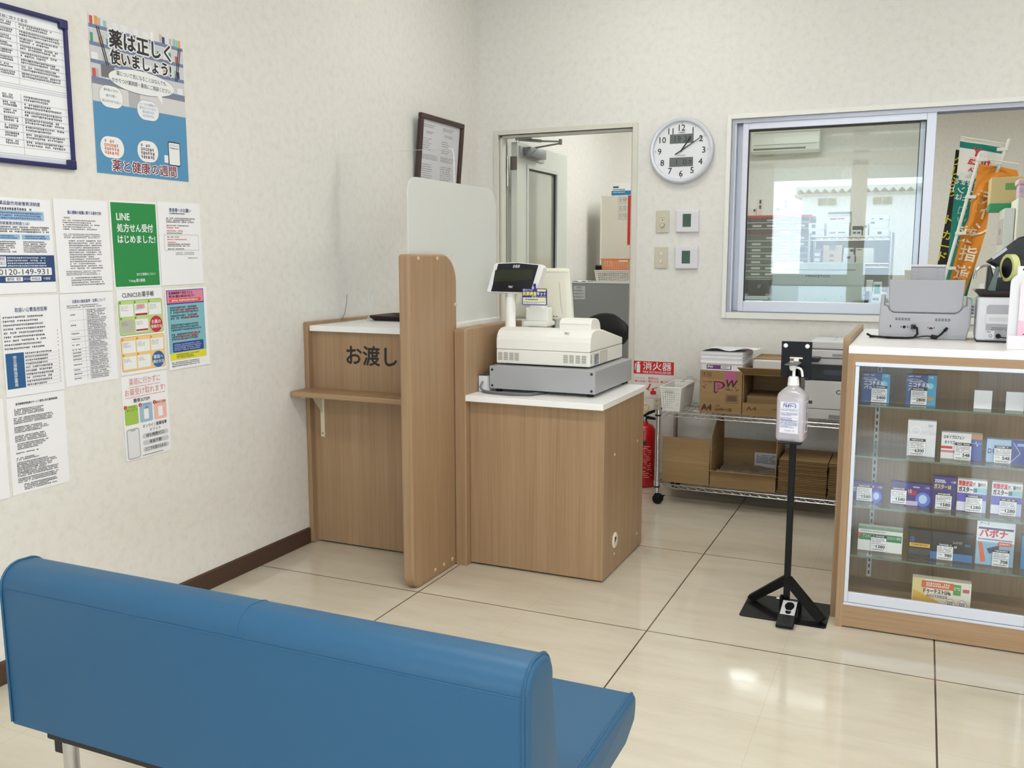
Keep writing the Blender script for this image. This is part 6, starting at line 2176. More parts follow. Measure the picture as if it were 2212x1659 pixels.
# black pouch behind the dispenser
m = MB()
m.prism([(2.700, tz + 0.118), (2.712, tz + 0.128), (2.80, tz + 0.205), (2.90, tz + 0.235), (2.90, tz + 0.02), (2.79, tz + 0.02), (2.735, tz + 0.098)], 'y', -1.318, -1.255, C(24, 24, 26, 0.45), 0.012, 3)
m.prism([(2.716, tz + 0.134), (2.760, tz + 0.170), (2.766, tz + 0.160), (2.722, tz + 0.124)], 'y', -1.325, -1.318, C(190, 194, 206, 0.4), 0.002)
m.build('pouch', None, 'black slanted pouch behind the tape dispenser', 'pouch', loc=(2.80, -1.29, tz + 0.02))

t = thing('leaflet_holder', 'white leaflet holder with a pink leaflet at the right picture edge', 'leaflet holder', (2.86, -1.66, TOPZ))
m = MB()
m.prism(rr(2.757, TOPZ + 0.004, 2.985, TOPZ + 0.243, 0.032, 6, (0, 0, 1, 1)), 'y', -1.665, -1.661, C(226, 226, 231, 0.35), 0.001)
m.box(2.757, 2.985, -1.705, -1.661, TOPZ, TOPZ + 0.004, C(238, 238, 242, 0.35))
m.box(2.757, 2.985, -1.705, -1.701, TOPZ + 0.004, TOPZ + 0.044, C(240, 226, 238, 0.35))
m.build('holder', t)
m = MB()
m.box(2.786, 2.98, -1.675, -1.672, TOPZ + 0.0045, TOPZ + 0.212, C(244, 226, 234, 0.5))
p = PR(m, (2.786, -1.675, TOPZ + 0.212), EX, -EZ)
p.rect(0, 0.12, 0.19, 0.085, C(240, 196, 214, 0.6), 1)
p.seg(0.016, 0.165, 0.028, 0.160, 0.003, INK, 2); p.poly([(0.02, 0.135), (0.04, 0.130), (0.036, 0.148), (0.026, 0.150)], C(150, 160, 150), 2)
m.build('leaflet', t, 'pink leaflet')
m = MB()
m.box(2.775, 2.90, -1.658, -1.640, TOPZ, TOPZ + 0.268, C(236, 236, 240, 0.4), 0.002)
m.box(2.79, 2.86, -1.6585, -1.658, TOPZ + 0.254, TOPZ + 0.260, INK)
m.build('card_stand', None, 'white card stand peeking above the leaflet holder', 'stand', loc=(2.84, -1.65, TOPZ))

# ================================================================ through the door
t = thing('metal_cabinet', 'grey metal cabinet with a printed sticker seen through the doorway', 'cabinet', (0.50, 1.72, 0.0))
GM = C(160, 164, 164, 0.45)
m = MB()
m.box(0.035, 0.95, 1.50, 1.92, 0.0, 1.098, GM, 0.003)
m.box(0.030, 0.955, 1.495, 1.925, 1.0985, 1.108, C(232, 232, 230, 0.5), 0.002)
m.build('cabinet_body', t)
m = MB()
m.box(0.072, 0.164, 1.4985, 1.5, 0.978, 1.078, C(214, 216, 216, 0.5))
p = PR(m, (0.072, 1.4985, 1.078), EX, -EZ)
p.text('お願い', 0.046, 0.004, 0.016, INK, 1, al='c')
for i in range(3):
    p.ell(0.008, 0.034 + i * 0.024, 0.004, 0.004, INK, 1, 10)
    p.bars(0.018, 0.028 + i * 0.024, 0.066, 0.014, 2, INK, 1, 400 + i, 0.95, 0.5)
m.build('sticker', t)
t = thing('locker', 'tall cream locker with three stickers seen through the doorway', 'locker', (0.55, 2.20, 0.0))
m = MB()
LC = C(216, 213, 200, 0.5)
m.box(0.127, 0.99, 1.95, 2.42, 0.0, 1.775, LC, 0.004)
m.box(0.1275, 0.135, 1.945, 1.951, 0.02, 1.76, C(236, 234, 224, 0.5))
m.build('locker_body', t)
m = MB()
for k in range(3):
    m.box(0.275, 0.345, 1.9485, 1.95, 1.715 - k * 0.062, 1.765 - k * 0.062, C(226, 224, 214, 0.5))
    p = PR(m, (0.275, 1.9485, 1.765 - k * 0.062), EX, -EZ)
    p.frame(0, 0, 0.07, 0.05, 0.001, GREYINK, 1)
    p.bars(0.008, 0.006, 0.02, 0.038, 5, GREYINK, 2, 410 + k, 0.95, 0.5); p.bars(0.034, 0.006, 0.032, 0.038, 5, GREYINK, 2, 420 + k, 0.95, 0.5)
m.build('sticker', t)
m = MB(); m.box(0.352, 0.392, 1.9475, 1.9495, 1.39, 1.772, C(196, 40, 36, 0.5))
m.build('red_strip', t)
zL = 1.7755
m = MB(); m.box(0.205, 0.50, 1.98, 2.2, zL, zL + 0.036, C(40, 120, 170, 0.5), 0.001)
p = PR(m, (0.205, 1.98, zL + 0.036), EX, -EZ); p.bars(0.01, 0.006, 0.12, 0.01, 1, WP, 1, 3, 1.0)
m.build('blue_carton', None, 'flat blue box lying on top of the cream locker', 'box', loc=(0.35, 2.09, zL))
m = MB(); m.box(0.208, 0.50, 1.98, 2.2, zL + 0.0365, zL + 0.090, C(232, 234, 238, 0.5), 0.001)
p = PR(m, (0.208, 1.98, zL + 0.090), EX, -EZ); p.rect(0.010, 0.018, 0.045, 0.014, C(60, 80, 110), 1); p.bars(0.008, 0.038, 0.12, 0.012, 1, INK, 1, 3, 1.0, 0.6)
m.build('white_carton', None, 'white box with dark lettering lying on the flat blue box', 'box', loc=(0.35, 2.09, zL + 0.0365))
zc = 1.1085
CRM = C(230, 226, 220, 0.45)
m = basket('basket', '', 0.225, 0.62, 1.53, 1.80, zc, 0.085, CRM, 24, 14, 4, taper=0.01)
m.build('basket', None, 'flat white basket lying on the grey metal cabinet', 'basket', loc=(0.42, 1.665, zc))
m = basket('basket', '', 0.275, 0.64, 1.53, 1.79, zc + 0.0895, 0.085, C(240, 170, 130, 0.45), 18, 12, 4, taper=0.008)
m.box(0.415, 0.485, 1.5265, 1.5285, zc + 0.150, zc + 0.163, C(250, 236, 226, 0.5), 0.0005)
m.build('basket', None, 'orange basket stacked on the flat white basket', 'basket', loc=(0.46, 1.66, zc + 0.0895))
m = MB()
m.box(0.185, 0.205, 1.66, 1.85, zc, zc + 0.125, BLACK, 0.008); m.box(0.205, 0.29, 1.81, 1.86, zc, zc + 0.118, BLACK, 0.01)
m.build('black_case', None, 'black case standing behind the white basket on the grey cabinet', 'case', loc=(0.23, 1.74, zc))
m = MB()
g = 5
v = [(0.05 + 0.13 * i / 4, 1.51 + 0.12 * j / 4, zc + 0.002 + (0.006 if (i + j) % 2 else 0)) for j in range(g) for i in range(g)]
m.add(v, [(j * g + i, j * g + i + 1, (j + 1) * g + i + 1, (j + 1) * g + i) for j in range(g - 1) for i in range(g - 1)], PAPER, True)
m.build('paper_sheet', None, 'white paper lying at the left end of the grey metal cabinet', 'paper')
t = thing('office_chair', 'black office chair with rounded backrest seen through the doorway', 'chair', (0.545, 0.93, 0.0))
m = MB()
m.sphere((0.545, 0.86, 0.795), 0.175, 0.045, 0.125, C(16, 16, 18, 0.4), 30)
for i in range(len(m.v)):
    q = m.v[i]
    q.y += 0.25 * (q.x - 0.545) ** 2 * -3
m.build('backrest', t, sharp=80)
m = MB(); m.sphere((0.545, 1.08, 0.46), 0.22, 0.20, 0.045, C(16, 16, 18, 0.5), 30)
m.build('seat', t, sharp=80)
m = MB()
m.tube([(0.545, 0.895, 0.75), (0.545, 0.90, 0.55), (0.545, 0.95, 0.42), (0.545, 1.06, 0.41)], 0.018, C(150, 152, 156, 0.35, 0.4))
m.cyl((0.545, 1.08, 0.10), (0.545, 1.08, 0.42), 0.022, BLACK)
m.build('post', t)
m = MB()
for k in range(5):
    a = k * 2 * math.pi / 5 + 0.3
    e = (0.545 + 0.24 * math.cos(a), 1.08 + 0.24 * math.sin(a))
    m.tube([(0.545, 1.08, 0.11), (e[0], e[1], 0.068)], 0.016, BLACK)
    m.cyl((e[0], e[1] - 0.012, 0.026), (e[0], e[1] + 0.012, 0.026), 0.026, BLACK)
m.build('base', t)
for s_ in (1,):
    m = MB()
    m.tube([(0.700, 1.02, 0.44), (0.745, 1.0, 0.48), (0.745, 0.93, 0.70), (0.72, 0.90, 0.745), (0.66, 0.89, 0.75)], 0.013, C(176, 178, 184, 0.3, 0.5))
    m.build('arm', t)

# ================================================================ through the inner window
# work table right behind the wall
t = thing('work_table', 'white work table behind the inner window carrying boxes and a panel', 'table', (2.9, 0.55, 0.0))
TZ = 1.0
m = MB(); m.box(1.45, 4.3, 0.18, 0.85, TZ - 0.03, TZ, C(226, 226, 222, 0.4), 0.002)
m.build('tabletop', t)
for x in (1.48, 4.23):
    for y in (0.20, 0.79):
        m = MB(); m.box(x, x + 0.04, y, y + 0.04, 0.0, TZ - 0.03, C(190, 190, 190, 0.5))
        m.build('leg', t)
TZ += 0.0005
t = thing('monitor', 'pale green back of a large monitor standing behind the inner window', 'monitor', (1.945, 0.44, TZ))
PG = C(196, 206, 200, 0.4)
m = MB()
m.box(1.697, 2.195, 0.405, 0.435, TZ, 1.262, PG, 0.004)
m.box(1.697, 2.195, 0.402, 0.407, 1.130, 1.140, C(178, 188, 184, 0.4), 0.001)
p = PR(m, (1.697, 0.405, 1.262), EX, -EZ)
p.rect(0.055, 0.038, 0.395, 0.0055, C(110, 122, 122), 1)
p.text('PRINCETON', 0.185, 0.066, 0.018, INK, 1, w=0.128, bold=0.01)
for x in (0.19, 0.295):
    for y in (0.105, 0.205):
        p.ell(x, y, 0.002, 0.002, INK, 1, 8)
p.rect(0.378, 0.185, 0.002, 0.006, INK, 1)
p.rect(0.0, 0.122, 0.5, 0.001, C(150, 160, 158), 1)
m.build('rear_shell', t)
m = MB(); m.box(1.530, 1.690, 0.40, 0.44, 1.085, 1.165, C(36, 36, 38, 0.4), 0.003)
p = PR(m, (1.53, 0.40, 1.165), EX, -EZ)
for k in range(3):
    p.seg(0.085 + k * 0.006, 0.05, 0.091 + k * 0.006, 0.028, 0.0025, C(150, 150, 154), 1)
m.box(1.56, 1.66, 0.41, 0.43, TZ, 1.085, C(40, 40, 42, 0.5), 0.002)
m.build('monitor', None, 'small black monitor back left of the pale green panel', 'monitor', loc=(1.61, 0.42, TZ))
zz = TZ
for nm, lab, x0, x1, y0, hh, col in (('book', 'red bound book at the bottom of the pile by the window', 1.540, 1.72, 0.20, 0.030, C(176, 40, 50, 0.5)),
                                     ('book', 'white bound book in the middle of the pile by the window', 1.535, 1.70, 0.205, 0.024, C(226, 222, 206, 0.5)),
                                     ('folder', 'pale blue folder on top of the pile by the window', 1.532, 1.71, 0.20, 0.016, C(150, 180, 196, 0.5))):
    m = MB(); m.box(x0, x1, y0, y0 + 0.14, zz, zz + hh, col, 0.002)
    m.box(x0 + 0.002, x1 - 0.004, y0 - 0.0005, y0 + 0.001, zz + 0.003, zz + hh - 0.003, C(232, 230, 222, 0.7))
    m.build(nm, None, lab, nm, loc=((x0 + x1) / 2, y0 + 0.07, zz))
    zz += hh + 0.0005
for nm, lab, cat, a, col, band in (('carton', 'small white and teal carton right of the pale green panel', 'box', (2.243, 2.285, 0.42, 0.48, 0.155), C(226, 228, 226, 0.5), C(50, 140, 128)),
                                   ('white_bag', 'white paper bag right of the pale green panel', 'bag', (2.205, 2.238, 0.43, 0.48, 0.165), C(232, 232, 228, 0.6), None),
                                   ('dark_box', 'slim dark box standing before the white paper bag', 'box', (2.202, 2.225, 0.36, 0.40, 0.105), C(72, 76, 90, 0.5), None),
                                   ('small_carton', 'low white carton with a dark label by the window corner', 'box', (2.240, 2.286, 0.34, 0.39, 0.085), C(232, 230, 226, 0.5), C(70, 72, 90))):
    m = MB(); m.box(a[0], a[1], a[2], a[3], TZ, TZ + a[4], col, 0.002)
    if band:
        p = PR(m, (a[0], a[2], TZ + a[4]), EX, -EZ); p.rect(0.006, 0.014, (a[1] - a[0]) * 0.7, 0.05 if a[4] > 0.1 else 0.014, band, 1)
    m.build(nm, None, lab, cat, loc=((a[0] + a[1]) / 2, a[2], TZ))
# green holder, cup, faucet, grey trays seen through the open half
m = MB()
m.prism([(2.595, TZ + 0.085), (2.80, TZ + 0.085), (2.79, TZ + 0.05), (2.72, TZ), (2.645, TZ), (2.635, TZ + 0.05)], 'y', 0.30, 0.42, C(196, 216, 200, 0.35), 0.003)
m.build('plastic_holder', None, 'pale green plastic holder between the scanner and the label printer', 'holder', loc=(2.69, 0.36, TZ))
m = MB(); m.lathe([(0.022, 0), (0.022, 0.06), (0.018, 0.062)], (2.785, 0.50, TZ), C(230, 230, 226, 0.4), 20)
m.lathe([(0.012, 0.062), (0.012, 0.11), (0.014, 0.112), (0.014, 0.15), (0.0, 0.152)], (2.785, 0.50, TZ), C(234, 234, 230, 0.35), 20)
m.build('dispenser', None, 'small white dispenser above the pale green plastic holder', 'dispenser', loc=(2.785, 0.50, TZ))
m = MB()
m.cyl((2.86, 0.55, TZ), (2.86, 0.55, TZ + 0.19), 0.012, CHROME)
m.tube([(2.86 - 0.055 + 0.055 * math.cos(math.radians(q)), 0.55, TZ + 0.19 + 0.055 * math.sin(math.radians(q))) for q in range(0, 181, 15)] + [(2.75, 0.55, TZ + 0.175)], 0.008, CHROME)
m.build('faucet', None, 'chrome arched faucet spout left of the black tape dispenser', 'faucet', loc=(2.86, 0.55, TZ))
zz = TZ
for k in range(3):
    m = MB(); m.box(2.60, 2.76, 0.20, 0.28, zz, zz + 0.016, C(178, 182, 192, 0.4), 0.003)
    m.box(2.62, 2.74, 0.1985, 0.2005, zz + 0.004, zz + 0.010, C(70, 72, 84, 0.5))
    m.build('desk_tray', None, 'grey desk tray, %s of the low pile in the open window half' % ('lowest', 'middle one', 'topmost')[k], 'tray', loc=(2.68, 0.24, zz))
    zz += 0.0165

# air conditioner on the far wall
t = thing('air_conditioner', 'white wall mounted air conditioner seen through the inner window', 'air conditioner', (1.06, 5.5, 2.40))
ax0, ax1 = 0.70, 1.415
m = MB()
AC = C(234, 236, 228, 0.4)
m.prism([(5.50, 2.415), (5.36, 2.405), (5.30, 2.43), (5.285, 2.50), (5.29, 2.63), (5.31, 2.645), (5.50, 2.645)], 'x', ax0, ax1, AC, 0.010, 3)
m.build('casing', t)
m = MB()
m.box(ax0 + 0.04, ax1 - 0.01, 5.282, 5.290, 2.612, 2.622, C(186, 188, 176, 0.5))
m.box(ax0 + 0.04, ax1 - 0.03, 5.280, 5.290, 2.490, 2.494, C(150, 152, 140, 0.5))
m.build('grille', t)
m = MB(); m.box(ax0 + 0.03, ax1 - 0.14, 5.288, 5.31, 2.440, 2.458, C(96, 94, 84, 0.5))
m.box(ax0 + 0.03, ax1 - 0.14, 5.278, 5.29, 2.426, 2.436, AC, 0.003)
m.build('louver', t)

# drawer tower full of medicine
t = thing('drawer_cabinet', 'dark medicine drawer cabinet with red edged top rows behind the inner window', 'cabinet', (1.20, 3.6, 0.0))
q0, q1, qy = 0.80, 1.565, 3.4
m = MB()
m.box(q0, q1, qy + 0.012, qy + 0.45, 0.0, 1.640, C(70, 74, 70, 0.5))
m.box(q0, q1, qy - 0.004, qy + 0.45, 1.640, 1.664, C(190, 50, 60, 0.4), 0.003)
m.box(q1 - 0.014, q1, qy, qy + 0.02, 1.50, 1.640, C(190, 50, 60, 0.4), 0.002)
m.box(q0, q1, qy - 0.007, qy + 0.02, 1.488, 1.4935, C(190, 50, 60, 0.4))
m.build('carcass', t)
R = random.Random(17)
rows = [1.599 - 0.0535 * k for k in range(15)]
for i, zt in enumerate(rows):
    h_ = 0.040 if i == 0 else 0.0515
    dark = i < 3
    m = MB()
    m.box(q0 + 0.004, q1 - 0.016, qy, qy + 0.012, zt + 0.004, zt + h_, C(86, 80, 80, 0.35) if dark else C(96, 108, 100, 0.35), 0.001)
    m.box(q0, q1 - 0.012, qy - 0.006, qy + 0.012, zt - 0.0018, zt + 0.0022, C(232, 234, 236, 0.4))
    n_ = 6
    p = PR(m, (q0 + 0.004, qy, zt + h_), EX, -EZ, 0.001)
    w_ = (q1 - q0 - 0.02) / n_
    for k in range(n_):
        if R.random() < 0.7:
            p.rect(k * w_ + 0.018, h_ * 0.35, w_ * 0.62, h_ * 0.32, C(196, 198, 196), 1)
        p.rect(k * w_, 0.002, 0.0015, h_ - 0.008, C(50, 52, 50), 1)
    m.build('drawer', t)
zt = 1.6645
for i, (x, w_, h_, lab) in enumerate(((0.985, 0.030, 0.150, 'leftmost white bottle box on the drawer cabinet'), (1.04, 0.050, 0.070, 'low white box second from the left on the drawer cabinet'), (1.092, 0.045, 0.150, 'tall white box with dark squares on the drawer cabinet'), (1.22, 0.085, 0.075, 'clear low box beside the tall white box on the drawer cabinet'), (1.318, 0.035, 0.150, 'slim white box right of the clear low box'))):
    m = MB(); m.box(x, x + w_, 3.46, 3.52, zt, zt + h_, C(228, 228, 222, 0.5), 0.002)
    p = PR(m, (x, 3.46, zt + h_), EX, -EZ)
    for k in range(2 if h_ > 0.1 else 1):
        p.rect(w_ * 0.45, 0.012 + k * 0.045, w_ * 0.4, 0.034 if h_ > 0.1 else 0.022, C(60, 62, 70), 1)
    m.build('medicine_box', None, lab, 'medicine box', loc=(x + w_ / 2, 3.49, zt))

# wire rack with cartons
t = thing('wire_rack', 'chrome wire rack full of cartons behind the inner window', 'rack', (1.9, 3.4, 0.0))
w0, w1, v0, v1 = 1.585, 2.235, 3.20, 3.55
for x in (w0, w1):
    for y in (v0, v1):
        m = MB(); m.cyl((x, y, 0.0), (x, y, 1.50), 0.013, CW); m.build('post', t)
WZs = (1.470, 1.245, 1.0, 0.35)
for z in WZs:
    m = MB()
    for y in (v0, v1):
        m.cyl((w0, y, z - 0.003), (w1, y, z - 0.003), 0.0035, CW, n=8); m.cyl((w0, y, z - 0.035), (w1, y, z - 0.035), 0.0035, CW, n=8)
        m.tube([(w0 + (w1 - w0) * i / 20, y, z - (0.004 if i % 2 else 0.033)) for i in range(21)], 0.0025, CW, 6, smooth=False)
    for i in range(21):
        x = w0 + (w1 - w0) * i / 20
        m.cyl((x, v0, z - 0.002), (x, v1, z - 0.002), 0.002, CW, n=6)
    m.build('wire_shelf', t)
m = MB(); m.box(w0 + 0.02, w1 - 0.02, v1 - 0.02, v1 - 0.014, 1.0, 1.44, C(150, 150, 146, 0.6))
m.build('back_sheet', t)
def carton(lab, x0, x1, z0, h_, col, dx=0.0, y=3.22, d_=0.2, marks=()):
    m = MB(); m.box(x0, x1, y, y + d_, z0, z0 + h_, col, 0.003)
    p = PR(m, (x0, y, z0 + h_), EX, -EZ, 0.001)
    for a in marks:
        p.rect(a[0], a[1], a[2], a[3], C(*a[4]), 1)
    m.build('carton', None, lab, 'carton', loc=((x0 + x1) / 2, y + d_ / 2, z0))
CWH = C(228, 230, 234, 0.5)
D1, D2 = (90, 92, 104), (170, 90, 120)
carton('lower of two white cartons at the left end of the far rack top', 1.575, 1.70, 1.471, 0.055, CWH, marks=((0.025, 0.012, 0.03, 0.028, D1),))
carton('upper of two white cartons at the left end of the far rack top', 1.572, 1.70, 1.5265, 0.056, CWH, marks=((0.025, 0.012, 0.03, 0.028, D1),))
carton('lowest of three white cartons stacked mid far rack top', 1.722, 1.90, 1.471, 0.104, CWH, marks=((0.02, 0.068, 0.05, 0.014, D2), (0.09, 0.07, 0.06, 0.008, D1)))
carton('middle of three white cartons stacked mid far rack top', 1.724, 1.905, 1.5755, 0.060, CWH, marks=((0.02, 0.014, 0.05, 0.014, D2), (0.075, 0.014, 0.06, 0.01, D2)))
carton('topmost of three cartons stacked mid far rack top', 1.724, 1.903, 1.636, 0.042, C(206, 204, 206, 0.4), marks=((0.0, 0.006, 0.179, 0.016, (120, 118, 124)),))
carton('dark topped low carton between the white stacks on the far rack', 1.925, 1.998, 1.471, 0.050, CWH, marks=((0.006, 0.014, 0.024, 0.018, D1), (0.038, 0.014, 0.026, 0.018, D1)))
carton('black low carton lying on the dark topped carton', 1.925, 2.005, 1.5215, 0.032, C(60, 60, 62, 0.4))
carton('slim cream carton standing beside the right white stack', 2.012, 2.048, 1.471, 0.108, C(222, 218, 204, 0.5), marks=((0.008, 0.02, 0.02, 0.02, D1),))
carton('bottom carton of the right white stack on the far rack', 2.060, 2.212, 1.471, 0.060, CWH, marks=((0.065, 0.026, 0.03, 0.02, D1),))
carton('middle carton of the right white stack on the far rack', 2.060, 2.205, 1.5315, 0.066, CWH, marks=((0.008, 0.012, 0.03, 0.014, D1),))
carton('top carton of the right white stack on the far rack', 2.062, 2.208, 1.598, 0.044, CWH, marks=((0.012, 0.026, 0.014, 0.008, D2), (0.07, 0.028, 0.026, 0.01, D1)))
carton('dark carton with two white labels at the left of the middle tier', 1.618, 1.684, 1.246, 0.115, C(120, 124, 134, 0.5), marks=((0.012, 0.03, 0.044, 0.028, (214, 214, 220)), (0.012, 0.075, 0.044, 0.028, (214, 214, 220))))
carton('kraft carton with folded flaps on the middle tier of the far rack', 1.698, 1.852, 1.246, 0.150, C(190, 166, 138, 0.7), marks=((0.05, 0.0, 0.05, 0.045, (120, 110, 104)), (0.055, 0.075, 0.034, 0.024, (120, 100, 80)), (0.055, 0.122, 0.034, 0.014, (120, 100, 80))))
carton('lower white tray carton right of the kraft carton', 1.860, 1.955, 1.246, 0.070, C(200, 204, 212, 0.5), marks=((0.03, 0.014, 0.03, 0.02, D1),))
carton('upper white tray carton right of the kraft carton', 1.865, 1.945, 1.3165, 0.056, C(214, 216, 222, 0.5), marks=((0.05, 0.012, 0.03, 0.02, D1),))
carton('lower beige carton at the right of the middle tier', 1.965, 2.105, 1.246, 0.050, C(206, 206, 198, 0.5))
carton('upper beige carton at the right of the middle tier', 1.960, 2.10, 1.2965, 0.074, C(212, 212, 206, 0.5), marks=((0.01, 0.01, 0.04, 0.008, D1),))

# advertising banners leaning in the corner of the far room
def banner(label, rows, y0, fold, col, deco, pole, loops, pcol, cross=None):
    """cloth flag: rows = (z, left x, right x) down the drape; fold(u, v) = depth of its folds; pole = two end points"""
    zb = 0.62
    t = thing('banner', label, 'banner', (rows[-1][1], y0, zb))
    zs = [r[0] for r in rows]
    def row(z):
        for a, b in zip(rows, rows[1:]):
            if a[0] >= z >= b[0]:
                k = (a[0] - z) / (a[0] - b[0])
                return a[1] + (b[1] - a[1]) * k, a[2] + (b[2] - a[2]) * k
        return rows[-1][1:]
    def pos(u, v, off=0.0):
        z = zs[0] + (zs[-1] - zs[0]) * v
        xl, xr = row(z)
        dz = -0.22 * (xr - xl) * u * (1 - v) if v < 0.3 else -0.22 * (xr - xl) * u * 0.7
        return Vector((xl + (xr - xl) * u, y0 + fold(u, v) - off, z + dz))
    nx, nz = 14, 60
    m = MB()
    ff = [(j * (nx + 1) + i, j * (nx + 1) + i + 1, (j + 1) * (nx + 1) + i + 1, (j + 1) * (nx + 1) + i) for j in range(nz) for i in range(nx)]
    m.add([pos(i / nx, j / nz) for j in range(nz + 1) for i in range(nx + 1)], ff, col, True)
    m.add([pos(i / nx, j / nz, -0.0015) for j in range(nz + 1) for i in range(nx + 1)], ff, col, True)
    def put(txt, z, du, hh, mat, mirror=False, ang=-12):
        """letters lying on the cloth, centred du metres right of its left edge at height z"""
        gv, gf = glyphs(txt, 0.018)
        x0 = min(q[0] for q in gv); x1 = max(q[0] for q in gv)
        ca, sa = math.cos(math.radians(ang)), math.sin(math.radians(ang))
        pts = []
        for gx, gy in gv:
            a, b = ((gx - (x0 + x1) / 2) * hh) * (-1 if mirror else 1), (gy - 0.38) * hh
            X, Zq = row(z)[0] + du + a * ca - b * sa, z + a * sa + b * ca
            v = (zs[0] - Zq) / (zs[0] - zs[-1])
            xl, xr = row(Zq)
            u = (X - xl) / max(1e-3, xr - xl)
            pts.append(Vector((X, y0 + fold(u, v) - 0.006, Zq)))
        m.add(pts, gf, mat)
    def area(u0, u1, v0, v1, mat, off=0.002):
        n1, n2 = 10, 6
        m.add([pos(u0 + (u1 - u0) * i / n1, v0 + (v1 - v0) * j / n2, off) for j in range(n2 + 1) for i in range(n1 + 1)],
              [(j * (n1 + 1) + i, j * (n1 + 1) + i + 1, (j + 1) * (n1 + 1) + i + 1, (j + 1) * (n1 + 1) + i) for j in range(n2) for i in range(n1)], mat, True)
    deco(put, area)
    m.build('cloth', t)
    P0, P1 = Vector(pole[0]), Vector(pole[1])
    m = MB()
    m.cyl(P0, P1, 0.0125, C(*pcol, 0.4), n=12)
    if cross:
        m.cyl(cross[0], cross[1], 0.006, C(*pcol, 0.4), n=10)
    po = m.build('pole', t)
    for k, (f_, d_) in enumerate(loops):
        q = P0.lerp(P1, f_)
        m = MB()
        kk = m.mark()
        m.box(q.x - (0.016 if d_ > 0 else 0.060), q.x + (0.060 if d_ > 0 else 0.016), q.y - 0.015, q.y + 0.015, q.z - 0.012, q.z + 0.012, C(228, 228, 222, 0.6), 0.003)
        m.build('loop', po)
    return t
YEL = C(214, 202, 66, 0.7)
def deco_black(put, area):
    for i, ch in enumerate('クレジットカード'):
        put(ch, (2.05, 1.97, 1.89, 1.81, 1.592, 1.47, 1.382, 1.301)[i] if i < 8 else 1.2, 0.026, 0.085, YEL)
banner('black banner with yellow lettering, leftmost of the leaning banners',
       [(2.14, 2.672, 2.93), (1.936, 2.661, 2.90), (1.61, 2.633, 2.87), (1.25, 2.593, 2.82), (0.80, 2.54, 2.74)], 3.16,
       lambda u, v: 0.010 * math.sin(u * 9 + v * 3), C(42, 36, 34, 0.8), deco_black, ((2.97, 3.2, 2.14), (2.66, 3.2, 0.0)), (), (60, 56, 54))
GN = C(26, 132, 120, 0.8)
RD = C(204, 50, 62, 0.8)
def deco_green(put, area):
    area(0, 1, 0.0, 0.022, C(226, 226, 222, 0.8))
    area(0, 1, 0.055, 0.17, C(232, 230, 226, 0.8))
    area(0.0, 0.5, 0.17, 0.205, C(232, 230, 226, 0.8)); area(0.06, 0.42, 0.205, 0.228, C(232, 230, 226, 0.8))
    for (a, b), (c_, d_) in (((0.155, 2.075), (0.185, 2.03)), ((0.235, 2.045), (0.195, 2.02))):
        pass
    put('ticca', 2.035, 0.150, 0.085, RD, True)
    put('Y', 2.105, 0.125, 0.10, RD, True)
    put('ICECA', 1.965, 0.140, 0.045, C(190, 60, 66, 0.8), True)
    for i, (w_, h_) in enumerate((('お店の', 0.060), ('で貯まる', 0.056), ('ポイント', 0.075), ('または', 0.062))):
        put(w_, (1.933, 1.873, 1.812, 1.755)[i], 0.080, h_ * 0.85, C(226, 232, 228, 0.8), True)
    for i, ch in enumerate('コツコツ'):
        put(ch, 1.66 - i * 0.085, 0.07, 0.085, C(120, 176, 160, 0.8), True)
banner('green banner with a white head seen from its back, behind the orange one',
       [(2.226, 2.697, 2.997), (2.067, 2.694, 2.988), (1.858, 2.683, 2.955), (1.613, 2.672, 2.92), (1.246, 2.663, 2.86), (0.80, 2.63, 2.78)], 3.08,
       lambda u, v: 0.012 * math.sin(u * 8 + v * 4), GN, deco_green, ((3.033, 2.99, 2.185), (2.41, 2.99, 0.0)), ((0.035, -1), (0.085, -1)), (232, 232, 228),
       ((2.70, 3.05, 2.225), (3.04, 3.02, 2.145)))
OR = C(222, 140, 44, 0.8)
def fold_orange(u, v):
    top = 0.13 * max(0.0, 1 - v / 0.16)
    return top + 0.022 * math.sin(u * 8 + v * 7) - 0.035 * math.exp(-((v - 0.24) / 0.10) ** 2) * math.sin(u * 5)
def deco_orange(put, area):
    wl_ = C(240, 228, 204, 0.8)
    for ch, z, du in (('ラ', 1.745, 0.085), ('イ', 1.637, 0.090), ('ン', 1.501, 0.128), ('薬', 1.468, 0.045), ('指', 1.322, 0.082), ('道', 1.172, 0.080)):
        put(ch, z, du, 0.125, wl_)
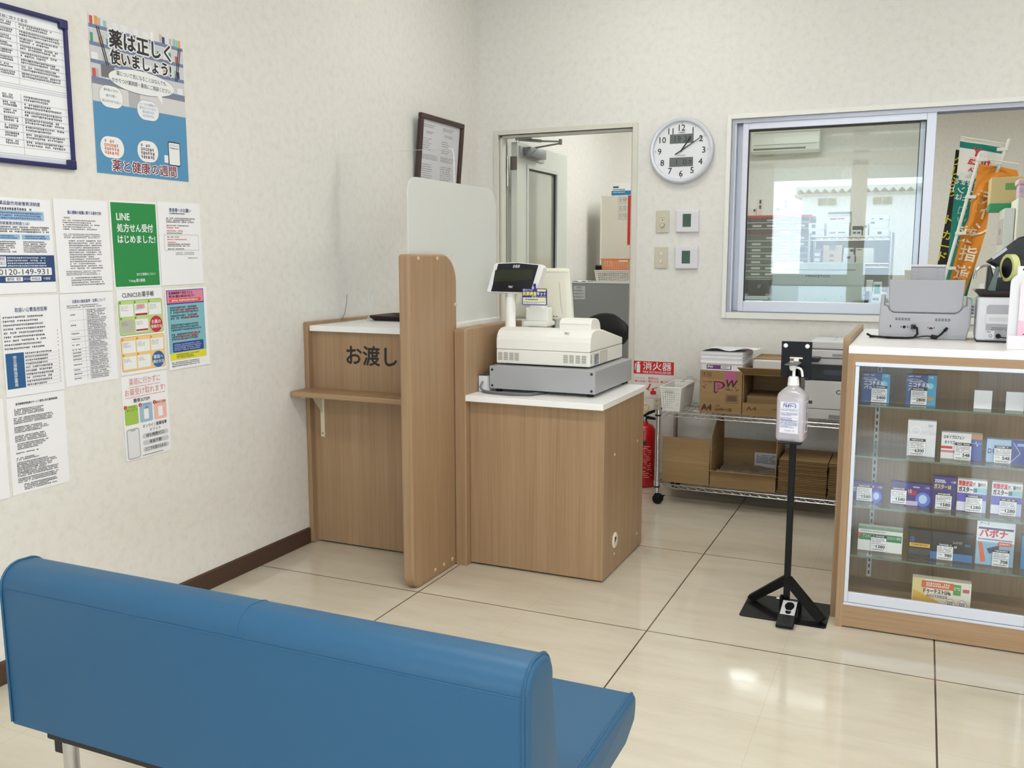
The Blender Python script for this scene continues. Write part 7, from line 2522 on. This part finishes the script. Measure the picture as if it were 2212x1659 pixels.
banner('orange banner with white lettering, front one of the leaning banners',
       [(2.012, 2.838, 3.10), (1.975, 2.833, 3.118), (1.935, 2.828, 3.085), (1.895, 2.822, 2.985), (1.86, 2.816, 2.935), (1.74, 2.797, 2.925), (1.58, 2.785, 2.918), (1.50, 2.745, 2.908), (1.385, 2.725, 2.884), (1.225, 2.700, 2.848), (1.145, 2.687, 2.824), (0.80, 2.62, 2.74)], 2.90,
       fold_orange, OR, deco_orange, ((2.832, 2.86, 2.07), (2.42, 2.86, 0.0)), ((0.022, 1), (0.155, 1), (0.287, 1), (0.416, 1)), (232, 232, 228),
       ((2.76, 2.90, 2.058), (3.10, 2.95, 1.99)))

# shelf with boxes at the right end of the opening
m = MB()
m.box(2.935, 2.995, 1.52, 2.0, 0.0, 1.598, C(214, 218, 214, 0.35), 0.004)
for k in range(6):
    m.box(2.932, 2.936, 1.54, 1.98, 0.30 + k * 0.215, 0.46 + k * 0.215, C(186, 192, 190, 0.3), 0.002)
    m.box(2.930, 2.933, 1.70, 1.80, 0.36 + k * 0.215, 0.40 + k * 0.215, C(150, 156, 156, 0.3))
m.build('drawer_tower', None, 'slim translucent drawer tower under the green edged carton', 'drawers', loc=(2.965, 1.76, 0))
m = MB()
m.box(2.998, 3.6, 1.40, 1.9, 0.0, 1.655, C(232, 232, 220, 0.5), 0.004)
m.build('white_cupboard', None, 'cream white cupboard at the right edge behind the open window', 'cupboard', loc=(3.3, 1.65, 0))
KB = C(206, 188, 136, 0.6)
m = MB()
m.box(2.874, 3.20, 1.95, 2.25, 1.648, 1.822, KB, 0.003)
m.box(2.872, 3.202, 1.948, 2.252, 1.6005, 1.650, C(44, 150, 96, 0.5), 0.003)
p = PR(m, (2.874, 1.95, 1.822), EX, -EZ)
p.rect(0.085, 0.04, 0.10, 0.045, C(110, 156, 90), 1)
m.build('carton', None, 'tan carton with a green base on top of the drawer tower', 'carton', loc=(3.02, 2.1, 1.6005))
m = MB()
m.box(3.0, 3.22, 1.42, 1.62, 1.6555, 1.735, C(226, 196, 214, 0.3), 0.006); m.box(2.99, 3.23, 1.41, 1.63, 1.735, 1.768, C(238, 206, 218, 0.35), 0.008)
m.box(3.0, 3.22, 1.419, 1.421, 1.685, 1.712, C(206, 190, 224, 0.3))
m.build('storage_box', None, 'pink lidded storage box on the cream white cupboard', 'storage box', loc=(3.11, 1.52, 1.6555))
